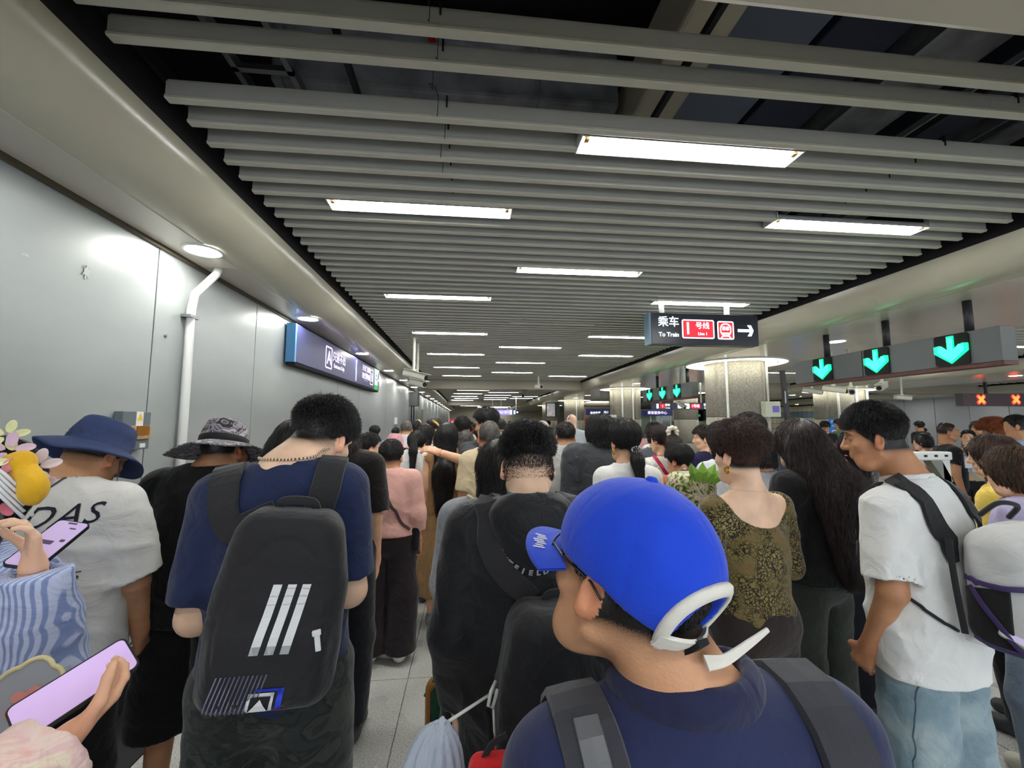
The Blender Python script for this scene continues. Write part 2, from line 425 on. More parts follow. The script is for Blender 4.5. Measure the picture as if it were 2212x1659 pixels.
# ---- tube lamps
def tube_lamp(x, y, label, group=None, tubes=2, L=1.2, z=ZS):
    t = empty('ceiling_lamp', (x, y, z), label, 'lamp', group)
    b = MB(); b.prism([(-.075, .0), (-.035, .055), (.035, .055), (.075, 0), (.07, 0), (.033, .05), (-.033, .05), (-.07, 0)], -L/2-.02, L/2+.02, 'x')
    b.box((-L/2-.024, -.075, 0), (-L/2-.018, .075, .055)); b.box((L/2+.018, -.075, 0), (L/2+.024, .075, .055))
    b.build('lamp_housing', M_WHITEMET, t)
    c = MB()
    for k in range(tubes):
        yy = (k-(tubes-1)/2)*.06
        c.tube([(-L/2+.03, yy, .018), (L/2-.03, yy, .018)], .022, 10, up=(0, 1, 0))
    c.build('lamp_tube', M_TUBE, t, smooth=True)
    d = MB()
    for s in (-1, 1): d.box((s*(L/2-.012)-.012, -.05, .0), (s*(L/2-.012)+.012, -.02, .035))
    d.build('lamp_holder', mat('lamp_holder_amber', '#a98a55', .5), t)
    return t
LAB = ['largest tube lamp in the slats, above the centre of the hall', 'tube lamp left of the largest one, one step further back', 'tube lamp at far right of the slats, near the right cove', 'tube lamp in the middle of the ceiling, third row back',
       'tube lamp left of centre, above the blue wall sign', 'tube lamp crossed by the two posts of the hanging train sign', 'tube lamp level with the train sign, to the left', 'tube lamp just right of the ceiling middle behind the train sign level', 'tube lamp partly hidden behind the left end of the train sign']
for i, (x, y) in enumerate(LAMPS):
    if i < len(LAB): tube_lamp(x, y, LAB[i])
    else: tube_lamp(x, y, ['leftmost small tube lamp one row behind the wide sign level', 'small tube lamp left of the far end of the right cove', 'small middle tube lamp, third before the first cross beam', 'small left tube lamp, second before the first cross beam', 'small middle tube lamp, last before the first cross beam', 'small left tube lamp right at the first cross beam', 'small right tube lamp right at the first cross beam'][i-9], 'distant tube lamps before the first cross beam')
Z7 = [(695,920,280),(1310,1550,281),(620,890,312),(1037,1157,300),(1215,1475,312),(635,810,338),(920,1160,326),(1170,1440,340),(665,820,357),(915,1140,350),(1160,1370,358),(655,745,376),(930,1100,368),(1127,1320,378)]
FARL = []
for (a, b_, yy) in Z7:
    p = atZ(840+(a+b_)/2/4.424, 780+yy/4.424, ZS); p.x = max(-.7, min(p.x, 3.3)); p.y = min(p.y, 28.2)
    if any(abs(p.y-q[1]) < 1.2 and abs(p.x-q[0]) < 1.6 for q in FARL): continue
    FARL.append((p.x, p.y)); tube_lamp(p.x, p.y, 'far tube lamp between the two cross beams, %s of those placed along it' % ['first','second','third','fourth','fifth','sixth','seventh','eighth','ninth','tenth','eleventh','twelfth','thirteenth','fourteenth'][len(FARL)-1], 'far tube lamps between the cross beams', 1, 1.5)
FARL2 = 0
for (a, b_, yy) in [(700,860,428),(1075,1215,438),(870,1000,440),(1045,1190,458),(870,1000,462),(700,850,458)]:
    p = atZ(840+(a+b_)/2/4.424, 780+yy/4.424, ZS); p.y = min(max(p.y, 30.2), 43)
    if any(abs(p.y-q[1]) < 2 and abs(p.x-q[0]) < 2 for q in FARL): continue
    FARL.append((p.x, p.y))
    tube_lamp(max(-.7, min(p.x, 3.3)), p.y, 'tube lamp past the second cross beam, the %s from the left' % ['first', 'third', 'second', 'fourth', 'fifth', 'last'][FARL2], 'farthest tube lamps', 1, 1.8); FARL2 += 1
for (x, y, l_) in [(0, -.6, 'nearest'), (2.6, -1.3, 'right'), (.8, -2.6, 'farthest')]: tube_lamp(x, y, l_+' tube lamp behind the viewer', 'tube lamps behind the viewer')
ORD2 = lambda n: ['eighth', 'fifth', 'ninth', 'twelfth', 'fourteenth', 'sixteenth', 'tenth', 'eleventh', 'thirteenth', 'fifteenth', 'last', 'seventeenth', 'first', 'seventh', 'second added fill, right bay', 'third added fill, right bay', 'fourth added fill, right bay', 'fifth added fill, right bay', 'sixth added fill, right bay', 'seventh added fill, right bay', 'second added fill, near bay', 'third added fill, near bay', 'fourth added fill, near bay', 'fifth added fill, near bay', 'sixth added fill, near bay'][n]
SIDE = [(9.5, 8.3, 1.6), (9.9, 5.6, 1.5), (9.3, 11.5, 1.6), (10.4, 15.5, 1.8), (8.5, 19, 1.8), (9.6, 23.5, 1.8), (8.6, 13.6, 1.6), (17.5, 13, 2), (17.5, 17.5, 2), (18, 22, 2), (17, 27, 2), (9, 29, 2), (10.5, 3, 1.5), (17.5, 8, 2), (18.6, 5.5, 2), (18.8, 10.5, 2), (18.8, 15, 2), (18.8, 19.5, 2), (16.4, 10.5, 2), (16.2, 20, 2), (11.2, 7, 1.8), (11.4, 10, 1.8), (11.2, 17, 1.8), (8.2, 6.8, 1.4), (8.0, 9.8, 1.4)]  # right-bay and near-bay entries are extra lamps added to brighten the side hall
for (x, y, L) in SIDE:
    tube_lamp(x, y, 'tube lamp over the side hall beyond the columns, the %s' % ORD2(SIDE.index((x, y, L))), 'tube lamps over the side hall', 1, L)
# ---- downlights
def downlight(x, y, label, group, r=.1, z=ZF):
    t = empty('downlight', (x, y, z-.004), label, 'lamp', group)
    b = MB(); b.lathe([(r+.025, 0), (r+.02, -.008), (r, -.006), (r-.004, .01)], n=24); b.build('downlight_rim', M_WHITEMET, t, smooth=True)
    c = MB(); n = 24; c.add([(r*math.cos(2*PI*k/n), r*math.sin(2*PI*k/n), -.003) for k in range(n)], [tuple(range(n))[::-1]]); c.build('downlight_lens', M_DOWN, t)
ORD = lambda n: str(n)+{1: 'st', 2: 'nd', 3: 'rd'}.get(n if n < 20 else n % 10, 'th')
dly = [.7, 2.93, 4.8, 7.2, 9.55, 11.7, 14.0]+[14+2.3*i for i in range(1, 13)]
for i, y in enumerate(dly):
    lab = {1: 'nearest round downlight in the left soffit, above the white wall pipe', 2: 'round downlight at the near end of the blue wall sign', 3: 'round downlight over the middle of the blue wall sign'}.get(i, ('downlight %s from the viewer in the row along the left wall' % ORD(i+1)))
    downlight(-1.8, y, lab, None if i in (1, 2, 3) else 'downlights along the left wall')
for n_, (x, y) in enumerate([(5.25, 5.4), (5.0, 12), (5.1, 17.5), (5.1, 19.5), (5.1, 25), (5.9, 2.2), (13.6, 9), (13.6, 12.5), (13.8, 16.5), (13.6, 21), (13.6, 6), (21.2, 15.5), (21.2, 18.5), (21.2, 21.5), (21.2, 25), (21.2, 29)]):
    downlight(x, y, ('round downlight in the soffit above the columns, %s from the viewer' % ORD(n_+1)) if x < 7 else ('downlight in the %s side soffit, the %s counted from the viewer' % ('middle' if x < 16 else 'far right', ['second', 'third', 'fourth', 'fifth', 'first', 'first', 'second', 'third', 'fourth', 'fifth'][n_-6])), 'downlights in the right soffits', .11)
# ---- columns
def stone_mat():
    m = mat('column_granite', '#8c8472', .42)
    N, L, b = nodes(m); g = N.new('ShaderNodeNewGeometry')
    n = N.new('ShaderNodeTexNoise'); n.inputs['Scale'].default_value = 40; n.inputs['Detail'].default_value = 6; L.new(g.outputs['Position'], n.inputs['Vector'])
    r = ramp(N, [(.3, '#878276'), (.5, '#a19c8f'), (.7, '#b4b1a5')]); L.new(n.outputs[0], r.inputs[0]); L.new(r.outputs[0], b.inputs['Base Color'])
    return m
M_STONE = stone_mat()
M_RING = mat('lit_ring', (1, .98, .82), .5, emit=1.7)
def column(x, y, r, label, box=None):
    t = empty('column', (x, y, 0), label, 'column')
    rows = [(0, .9), (.905, 1.8), (1.805, ZF)]
    for (z0, z1) in rows:
        for k in range(4):
            a0 = math.radians(90*k+20); n = 10; V = []; Fc = []
            for i in range(n+1):
                a = a0+.004+(PI/2-.008)*i/n
                for rr, zz in ((r, z0+.003), (r, z1-.003), (r-.03, z0+.003), (r-.03, z1-.003)): V.append((rr*math.cos(a), rr*math.sin(a), zz))
            for i in range(n):
                j = i*4; Fc += [(j, j+4, j+5, j+1), (j+1, j+5, j+7, j+3), (j, j+2, j+6, j+4)]
            Fc += [(0, 1, 3, 2), (n*4, n*4+2, n*4+3, n*4+1)]
            me = MB().add(V, Fc).mesh('stone_panel'); link('stone_panel', me, M_STONE, t, True)
    c = MB(); c.lathe([(r-.02, 0), (r-.02, ZF)], n=40); c.build('column_core', M_JD, t)
    g = MB(); g.lathe([(r+.02, ZF-.012), (r+.34, ZF-.012)], n=48); g.build('ring_light', M_RING, t, smooth=True)
    g = MB(); g.lathe([(r+.34, ZF-.02), (r+.37, ZF-.02), (r+.37, ZF)], n=48); g.lathe([(r+.16, ZF-.02), (r+.18, ZF-.02)], n=48); g.build('ring_rim', M_WHITEMET, t, smooth=True)
    return t
c1 = column(5.28, 7.75, .56, 'nearest round granite column with a lit ring at its top, right of the train sign')
p = MB()
for a in (-2.42, -1.08):
    p.tube([(.585*math.cos(a), .585*math.sin(a), .0 if a < -2 else 2.0), (.585*math.cos(a), .585*math.sin(a), ZF)], .022, 8)
p.build('white_conduit', M_WHITEMET, c1, smooth=True)
c2 = column(5.45, 14.1, .52, 'second round granite column, partly behind the small arrow gantry')
p = MB(); 
for a in (-2.1, -1.45): p.tube([(.545*math.cos(a), .545*math.sin(a), 1.2), (.545*math.cos(a), .545*math.sin(a), ZF)], .03, 8)
p.build('white_conduit', M_WHITEMET, c2, smooth=True)
c3 = column(5.6, 21.8, .52, 'third column along the hall, beside the hanging screen')
p = MB(); p.tube([(.545*math.cos(-1.6), .545*math.sin(-1.6), 1.2), (.545*math.cos(-1.6), .545*math.sin(-1.6), ZF)], .03, 8); p.build('white_conduit', M_WHITEMET, c3, smooth=True)
column(5.6, 28.5, .52, 'fourth column, farthest one seen along the hall')
c5 = column(13.6, 14.0, .8, 'wide granite column in the side hall behind the dark haired man in white')
p = MB()
for a in (-2.4, -1.75, -1.2): p.tube([(.83*math.cos(a), .83*math.sin(a), 1.2), (.83*math.cos(a), .83*math.sin(a), ZF)], .04, 8)
p.build('white_conduit', M_WHITEMET, c5, smooth=True)
column(8.6, 15.8, .45, 'slim granite column behind the service counter sign')
# ---- end wall and right wall
mb = MB(); mb.box((XL, YE, 0), (XR, YE+.1, 4.2)); wall_back = struct('wall_back', mb, mat('end_wall_cream', '#c3bda9', .5))
mb = MB(); mb.box((XR, YB, 0), (XR+.1, YE, 4.2)); wall_right = struct('wall_right', mb, M_JD)
pm = None; ct = None
y = 4.0
while y < 23.6:
    if pm is None: p = MB(); p.box((-.03, .012, 0), (0, 1.388, ZF)); pm = p.mesh('wall_panel'); pm.materials.append(M_GREYWALL)
    o = bpy.data.objects.new('wall_panel', pm); COL.objects.link(o); o.location = (XR, y, 0); o.parent = wall_right; y += 1.4
t = MB(); u = MB()
yy = 23.7
while yy < 38:
    for z in np.arange(0, 2.8, .4):
        (u if abs(z-2.0) < .05 else t).box((XR-.02, yy+.015, z+.012), (XR, yy+.385, z+.388))
    yy += .4
o = t.build('cream_wall_tiles', M_CREAMTILE, wall_right); o['kind'] = 'stuff'
o = u.build('blue_wall_tiles', M_BLUETILE, wall_right); o['kind'] = 'stuff'

# ================================================================ signs and fittings
M_SIGN = mat('sign_charcoal', '#33353f', .25, spec=.6)
M_SIGNSIDE = mat('sign_side_blue', '#6f8fa0', .3)
M_LITW = mat('lit_white', (.80, .95, 1), .5, emit=.62)
M_LITR = mat('lit_red', (.60, .02, .035), .5, emit=.5)
M_LITV = mat('lit_violet_white', (.8, .68, 1), .5, emit=.6)
def plate(parent, cx, cz, w, h, d, m, Mf, r=.02, name='sign_plate', inner=None):
    mb = MB()
    if inner is None: mb.prism(rrect(w, h, r), 0, d, 'z', M=Mf @ Matrix.Translation((cx, cz, 0)))
    else: ring_prism(mb, rrect(w, h, r), rrect(w-2*inner, h-2*inner, max(r-inner, .003)), 0, d, Mf @ Matrix.Translation((cx, cz, 0)))
    return mb.build(name, m, parent)
def sign_text(parent, txt, cx, cz, size, m, Mf, d=.004, **k):
    return text(txt, Mf @ Matrix.Translation((cx, cz, d)), size, m, parent, **k)
# -- hanging train sign
sy = 4.75
pl = atY(1407, 712, sy); pr = atY(1638, 712, sy); zt = atY(1520, 678, sy).z; zb = atY(1520, 745, sy).z
sw = pr.x-pl.x; sh = zt-zb; cx = (pl.x+pr.x)/2; cz = (zt+zb)/2
ts = empty('hanging_sign', (cx, sy, cz), 'charcoal hanging sign pointing right to the train on line 1', 'sign')
mb = MB(); mb.box((-sw/2, 0, -sh/2), (sw/2, .14, sh/2)); mb.build('sign_box', M_SIGN, ts, bevel=.006)
mb = MB(); mb.box((-sw/2-.03, 0, -sh/2-.005), (-sw/2, .14, sh/2)); mb.build('sign_end', M_SIGNSIDE, ts, bevel=.004)
mb = MB()
for x in (-sw/2+.17, sw/2-.36): mb.box((x-.025, .05, sh/2), (x+.025, .09, ZS+.2-cz))
mb.build('sign_post', M_WHITEMET, ts, bevel=.003)
Mf = Matrix.Rotation(PI/2, 4, 'X')
S = sw/1.0
sign_text(ts, '乘车', -.342*S, .055*S, .098*S, M_LITW, Mf, bold=.0015)
sign_text(ts, 'To Train', -.342*S, -.055*S, .052*S, M_LITW, Mf, bold=.0015)
plate(ts, -.069*S, .0, .30*S, .17*S, .003, M_LITW, Mf, .018*S, 'line_frame', .011*S)
plate(ts, -.069*S, .0, .278*S, .148*S, .002, M_LITR, Mf, .012*S, 'line_plate')
sign_text(ts, '1', -.165*S, .0, .15*S, M_LITW, Mf, .005, bold=.003)
sign_text(ts, '号线', -.03*S, .028*S, .066*S, M_LITW, Mf, .005, bold=.001)
sign_text(ts, 'Line 1', -.03*S, -.042*S, .036*S, M_LITW, Mf, .005, bold=.0012)
plate(ts, .188*S, -.005*S, .155*S, .165*S, .003, M_LITW, Mf, .018*S, 'train_frame', .011*S)
plate(ts, .188*S, -.005*S, .133*S, .143*S, .002, M_LITR, Mf, .012*S, 'train_plate')
g = MB(); T0 = Mf @ Matrix.Translation((.188*S, .0, 0))
ring_prism(g, rrect(.104*S, .115*S, .045*S), rrect(.084*S, .093*S, .036*S), .002, .005, T0)
for x in (-.017, .017): g.prism(rrect(.028*S, .036*S, .008*S), .002, .005, 'z', M=T0 @ Matrix.Translation((x*S, .012*S, 0)))
g.prism([(-.04*S, -.026*S), (.04*S, -.026*S), (.035*S, -.04*S), (-.035*S, -.04*S)], .002, .005, 'z', M=T0)
for s in (-1, 1): g.prism([(s*.02*S, -.05*S), (s*.032*S, -.05*S), (s*.05*S, -.075*S), (s*.036*S, -.075*S)], .002, .005, 'z', M=T0)
g.prism([(-.03*S, -.056*S), (.03*S, -.056*S), (.03*S, -.062*S), (-.03*S, -.062*S)], .002, .005, 'z', M=T0)
g.build('train_symbol', M_LITW, ts)
def arrow(L, wd, hw):   # right pointing, centred
    return [(-L/2, -wd/2), (L/2-wd*1.3, -wd/2), (L/2-wd*2.3, -hw), (L/2-wd*.9, -hw), (L/2, 0), (L/2-wd*.9, hw), (L/2-wd*2.3, hw), (L/2-wd*1.3, wd/2), (-L/2, wd/2)]
g = MB(); g.prism(arrow(.15*S, .026*S, .05*S), .001, .004, 'z', M=Mf @ Matrix.Translation((.378*S, -.004*S, 0))); g.build('arrow', M_LITW, ts)
# -- left wall sign
X0 = -1.90; ya, yb = 4.78, 9.05; z0, z1 = CAMZ+.66, CAMZ+1.09
ws = empty('wall_sign', (X0, (ya+yb)/2, (z0+z1)/2), 'long dark blue lit sign with exit letters A and B on the left wall', 'sign')
Lw = yb-ya; hh = (z1-z0)/2
M_SBLUE = mat('sign_navy', '#2b2e58', .4, spec=.35, emit=.12)
mb = MB(); mb.box((-.1, -Lw/2, -hh), (0, Lw/2, hh)); mb.build('sign_box', M_SBLUE, ws, bevel=.006)
mb = MB(); mb.box((-.1, -Lw/2-.04, -hh), (-.002, -Lw/2, hh)); mb.build('sign_end', mat('sign_end_blue', '#4a86b8', .3), ws)
mb = MB(); mb.box((-.1, -Lw/2, -hh-.03), (-.01, Lw/2, -hh)); mb.build('sign_tray', M_BLACK, ws)
Mr = Matrix.Rotation(PI/2, 4, 'Z') @ Matrix.Rotation(PI/2, 4, 'X')
def wy(px, py=780):   # where along the sign a pixel column falls
    return atX(px, py, X0).y-(ya+yb)/2
yA = wy(710); plate(ws, yA, 0, .26, .30, .004, M_LITV, Mr, .03, 'letter_frame', .018)
sign_text(ws, 'A', yA, -.01, .26, M_LITV, Mr, .006, bold=.003)
y2 = wy(733); sign_text(ws, '只进不出', y2, .04, .15, M_LITV, Mr, .004, bold=.001)
sign_text(ws, 'Entrance Only', y2, -.08, .085, M_LITV, Mr, .004)
yd = wy(770); plate(ws, yd, 0, .035, .36, .004, M_LITV, Mr, .015, 'divider')
sign_text(ws, '天安门城楼', wy(792), .10, .12, M_LITV, Mr, .004)
sign_text(ws, "Tian'anmen", wy(792), .03, .05, mat('sign_grey_text', '#8a8ca8', .5, emit=.3), Mr, .004)
sign_text(ws, '故宫博物院', wy(792), -.04, .12, M_LITV, Mr, .004)
sign_text(ws, 'Palace Museum', wy(792), -.11, .05, MATS['sign_grey_text'], Mr, .004)
yB = wy(804); plate(ws, yB, 0, .26, .30, .004, M_LITV, Mr, .03, 'letter_frame', .018)
sign_text(ws, 'B', yB, -.01, .24, M_LITV, Mr, .006, bold=.003)
yG = wy(813.5); plate(ws, yG, 0, .34, .43, .003, mat('lit_green_panel', '#1f9a45', .4, emit=.35), Mr, .01, 'exit_panel')
plate(ws, yG, .02, .27, .27, .002, M_LITV, Mr @ Matrix.Translation((0, 0, .003)), .01, 'exit_card')
sign_text(ws, '出', yG, .05, .2, mat('lit_green_dark', '#157a36', .5, emit=.3), Mr, .008, bold=.002)
sign_text(ws, 'EXIT', yG, -.085, .08, M_LITV, Mr, .008, bold=.002)
g = MB(); g.prism(arrow(.3, .05, .1), .001, .004, 'z', M=Mr @ Matrix.Translation((wy(821.5), 0, 0))); g.build('arrow', M_LITV, ws)
# -- arrow gantries
M_GREYBOX = mat('gantry_grey', '#575c5c', .45)
M_LG = mat('led_green', (.0, .85, .16), .5, emit=1.6)
M_LGC = mat('led_cyan', (.03, .85, .42), .5, emit=1.1)
M_LR = mat('led_red', (1, .03, .02), .5, emit=1.6)
M_LRO = mat('led_orange', (1, .16, .03), .5, emit=1.3)
def led_arrow(parent, x, y, z, s, face):
    Mf_ = face(x, y, z)
    pb = MB(); pb.prism(rrect(s*1.25, s*1.3, s*.1), 0, .012, 'z', M=Mf_); pb.build('led_panel', M_BLACK, parent)
    w_ = .16*s
    P = [(-w_/2*1.2, .5*s), (w_/2*1.2, .5*s), (w_/2*1.2, -.02*s), (.32*s, .2*s), (.48*s, .17*s), (.48*s, -.08*s), (0, -.5*s), (-.48*s, -.08*s), (-.48*s, .17*s), (-.32*s, .2*s), (-w_/2*1.2, -.02*s)]
    def tri(mb, Q, d0, d1): mb.prism(Q, d0, d1, 'z', M=Mf_)
    Q = [(a*1.3, b*1.16) for a, b in P]
    g = MB(); tri(g, Q, .012, .02); g.build('green_border', M_LG, parent)
    g = MB(); tri(g, P, .02, .026); g.build('green_arrow', M_LGC, parent)
gx = 4.65
def gantry(y0, y1, poles, arrows, label, z0=CAMZ+.54, z1=CAMZ+.85, s=.23):
    t = empty('arrow_gantry', (gx, (y0+y1)/2, z0), label, 'sign gantry'); ym = (y0+y1)/2
    b = MB(); b.box((0, y0-ym, 0), (.16, y1-ym, z1-z0)); b.build('gantry_box', M_GREYBOX, t, bevel=.004)
    b = MB(); b.box((-.004, y0-ym+1.3, .002), (.0, y0-ym+1.306, z1-z0-.002)); b.build('box_seam', M_JD, t)
    b = MB(); b.box((.01, y0-ym, -.035), (.16, y1-ym, 0)); b.build('gantry_underside', mat('gantry_brown', '#5a3028', .5), t)
    for py in poles:
        b = MB(); b.tube([(.08, py-ym, z1-z0), (.08, py-ym, ZF-z0)], .035, 10); b.build('pole', mat('pole_black', '#28292b', .5), t, smooth=True)
    for ay in arrows: led_arrow(t, -.004, ay-ym, (z1-z0)/2, s, face_left)
    return t
Yp = lambda px, X=gx: atX(px, 780, X).y
gantry(3.15, Yp(1716), [Yp(1776), Yp(1905), Yp(2085)], [Yp(1777), Yp(1895), Yp(2060)], 'nearer grey gantry with three lit green down arrows, at upper right')
gantry(Yp(1491), Yp(1387), [Yp(1476), Yp(1412)], [Yp(1461), Yp(1430), Yp(1402)], 'smaller far grey gantry with three green arrows, left of the granite column', s=.24)
# red cross gantry, facing the viewer
ry = 10.5
a_ = atY(2080, 855, ry); b_ = atY(2230, 850, ry); zt = atY(2150, 850, ry).z; zb = atY(2150, 877, ry).z
t = empty('cross_gantry', (a_.x, ry, zb), 'grey overhead box with two lit red crosses at the right edge', 'sign gantry')
b = MB(); b.box((0, 0, 0), (b_.x-a_.x+1.5, .2, zt-zb)); b.build('gantry_box', mat('gantry_mauve', '#5d5257', .5), t, bevel=.004)
b = MB(); b.tube([(.9, .1, zt-zb), (.9, .1, ZF-zb)], .04, 8); b.build('pole', MATS['pole_black'], t)
for px in (2119, 2194):
    c = atY(px, 863, ry); s = .13; Mx = face_cam(c.x-a_.x, -.004, c.z-zb)
    for mm, k_, d in ((M_LR, 1.25, .008), (M_LRO, .95, .014)):
        g = MB()
        for a in (45, -45): g.prism([(x*k_, y*k_) for x, y in rrect(s*2.1, s*.62, .02)], 0, d, 'z', M=Mx @ Matrix.Rotation(math.radians(a), 4, 'Z'))
        g.build('red_cross' if mm is M_LR else 'cross_core', mm, t)
# -- far signs
M_NAVY = mat('far_sign_navy', '#1a1f48', .3, emit=.05)
def far_sign(px0, px1, py0, py1, Y, label, items, m=M_NAVY, rods=None, kind='hanging_sign', depth=.1):
    a = atY(px0, py0, Y); c = atY(px1, py1, Y); W = c.x-a.x; Hh = a.z-c.z
    t = empty(kind, ((a.x+c.x)/2, Y, (a.z+c.z)/2), label, 'sign')
    b = MB(); b.box((-W/2, 0, -Hh/2), (W/2, depth, Hh/2)); b.build('sign_box', m, t)
    if not rods and kind == 'exit_sign': rods = (0,)
    if rods:
        b = MB()
        for fx in rods: b.box((fx*W-.02, .03, Hh/2), (fx*W+.02, .07, ZF+.3-t.location.z))
        b.build('sign_post', M_WHITEMET, t)
    for it in items:
        if it[0] == 't': sign_text(t, it[1], it[2]*W, it[3]*Hh, it[4]*Hh, it[5], Mf, .004, bold=.002)
        elif it[0] == 'p': plate(t, it[2]*W, it[3]*Hh, it[4]*W, it[5]*Hh, .004, it[1], Mf, .02*W)
    return t
far_sign(1451, 1538, 870, 884.5, 13.6, 'dark hanging sign to line 1 trains over the service counter, right one', [('p', M_LITW, -.31, 0, .09, .7), ('p', M_LITW, -.13, 0, .14, .8), ('p', M_LITR, .09, 0, .24, .72), ('t', '1号线', .09, 0, .5, M_LITW), ('t', '乘车', .37, .16, .5, M_LITW), ('t', 'To Train', .37, -.3, .25, M_LITW)], rods=(-.2, .25))
far_sign(1408, 1449, 870, 884.5, 13.6, 'dark hanging sign to line 1 trains over the service counter, left one', [('p', M_LITW, -.2, 0, .12, .7), ('p', M_LITR, .07, 0, .26, .7), ('t', '1', .07, 0, .5, M_LITW), ('t', '乘车', .34, .15, .4, M_LITW), ('t', 'To Train', .34, -.28, .2, M_LITW)], rods=(0,))
far_sign(1384, 1453, 886, 898, 17.5, 'blue banner naming the passenger service centre above its window', [('t', '乘客服务中心', .02, 0, .62, mat('lit_lilac', '#c9c4ea', .5, emit=.8))], m=mat('banner_blue', '#1b2266', .3, emit=.06))
far_sign(1266, 1299, 883, 896, 22.5, 'blue shop front banner with white lettering left of the second column', [('t', '自动售票', .1, -.2, .45, M_LITW)], m=MATS['banner_blue'])
far_sign(1301, 1318, 883, 896, 22.5, 'narrow blue banner at the edge of the second column', [('t', '充值', 0, -.1, .45, M_LITW)], m=MATS['banner_blue'])
far_sign(1058, 1070, 886, 895, 24, 'small far black sign with a white symbol, left of the violet sign', [('p', M_LITW, -.2, 0, .3, .4), ('p', mat('lit_teal', (.3, .9, .8), .5, emit=1), .3, 0, .3, .9)], rods=(0,))
far_sign(1072, 1107, 885, 896, 24, 'far violet lit sign hanging over the middle of the crowd', [('t', 'Exit 出口', 0, 0, .5, M_LITV), ('p', M_LITV, .4, 0, .12, .8)], m=mat('lit_violet', '#7a72c8', .4, emit=.8), rods=(-.2,))
far_sign(1109, 1121, 886, 895, 24, 'small far black sign at the right of the violet sign', [('p', MATS['lit_teal'], -.3, 0, .3, .9), ('p', M_LITW, .2, 0, .3, .4)], rods=(0,))
far_sign(1128, 1137, 903, 911, 16, 'small blue plate on a post above the crowd', [('p', M_LITW, 0, 0, .5, .3)], m=mat('plate_blue', '#2a3f9a', .4))
far_sign(970, 1003, 905, 925, 12, 'red banner with white lettering low behind the long haired women', [('t', '安全检查', 0, .15, .3, M_WHITEMET), ('t', 'SAFETY', 0, -.25, .25, M_WHITEMET)], m=mat('banner_red', '#c01f2a', .5), depth=.02)
far_sign(1772, 1790, 876, 882, 19.5, 'small green lit exit sign on the tiled wall', [('p', mat('lit_mint', (.3, .9, .6), .5, emit=1), 0, 0, .3, .6)], m=mat('exit_green', '#1a7a4e', .4, emit=.4), kind='exit_sign')
far_sign(1502, 1513, 895, 900, 20, 'tiny green exit sign beyond the service counter', [], m=MATS['exit_green'], kind='exit_sign')
# service booth
bp = atY(1384, 900, 17.6); bq = atY(1560, 900, 17.6)
t = empty('service_booth', (bp.x, 17.65, 0), 'service centre booth with glass front below the blue banner', 'booth')
b = MB(); b.box((0, 0, 0), (bq.x-bp.x, 2, 1.0)); b.box((0, 1.9, 1), (bq.x-bp.x, 2, 2.3)); b.build('booth_body', mat('booth_grey', '#8d8f8c', .5), t)
b = MB(); b.box((0, .02, 1.0), (1.4, .04, 1.98)); b.build('booth_glass', mat('booth_glass', '#6d8078', .1, spec=.8), t)
b = MB()
for x in (0, .48, .96, 1.4): b.box((x-.02, 0, 1), (x+.02, .05, 2.0))
b.build('glazing_bar', M_WHITEMET, t)
b = MB(); b.box((1.5, .5, 1.0), (bq.x-bp.x, .6, 1.75)); b.build('booth_screen', mat('booth_green', '#55594b', .6), t)
# booths behind columns with red fronts
a = atY(1262, 900, 23); c = atY(1320, 900, 23)
t = empty('ticket_booth', (a.x, 23.2, 0), 'ticket booth with red front panels far behind, left of the second column', 'booth')
b = MB(); b.box((0, 0, 0), (c.x-a.x, 1.5, 2.6)); b.build('booth_body', mat('booth_beige', '#a9a08d', .5), t)
b = MB(); b.box((.1, -.03, .9), (.75, 0, 1.9)); b.box((.95, -.03, .9), (1.3, 0, 1.9)); b.build('red_front', mat('front_red', '#a8272c', .5), t)
# column boxes
def wall_box(px, py, Y, w_, h_, label, m=mat('box_ivory', '#c9cdb8', .4), scr='#4b3f8a'):
    c = atY(px, py, Y); t = empty('notice_box', (c.x, Y, c.z), label, 'box')
    b = MB(); b.box((-w_/2, 0, -h_/2), (w_/2, .14, h_/2)); b.build('box_body', m, t, bevel=.01)
    b = MB(); b.box((-w_*.06, -.006, -h_*.2), (w_*.38, 0, h_*.22)); b.build('box_label', mat('label_'+scr, scr, .3, emit=.25), t)
    return t
wall_box(1671, 884, 7.05, .29, .28, 'ivory control box with a violet label on the nearest column')
wall_box(1324, 906, 13.45, .26, .30, 'ivory box with a small dark picture on the second column', scr='#2a3050')
# tall black post right of column 1
a = atY(1689, 800, 6.4); b2 = atY(1701, 905, 6.4)
t = empty('speaker_post', (a.x, 6.4, 0), 'tall black slotted post leaning beside the nearest column', 'post')
b = MB(); b.tube([(b2.x-a.x+.08, 0, 0), (b2.x-a.x, 0, b2.z), (0, 0, a.z)], .045, 4, up=(1, 1, 0)); b.build('post_body', MATS['pole_black'], t, bevel=.004)
b = MB(); b.box((-.015, -.05, a.z-.55), (.005, -.046, a.z-.35)); b.build('post_slot', M_STEEL, t)
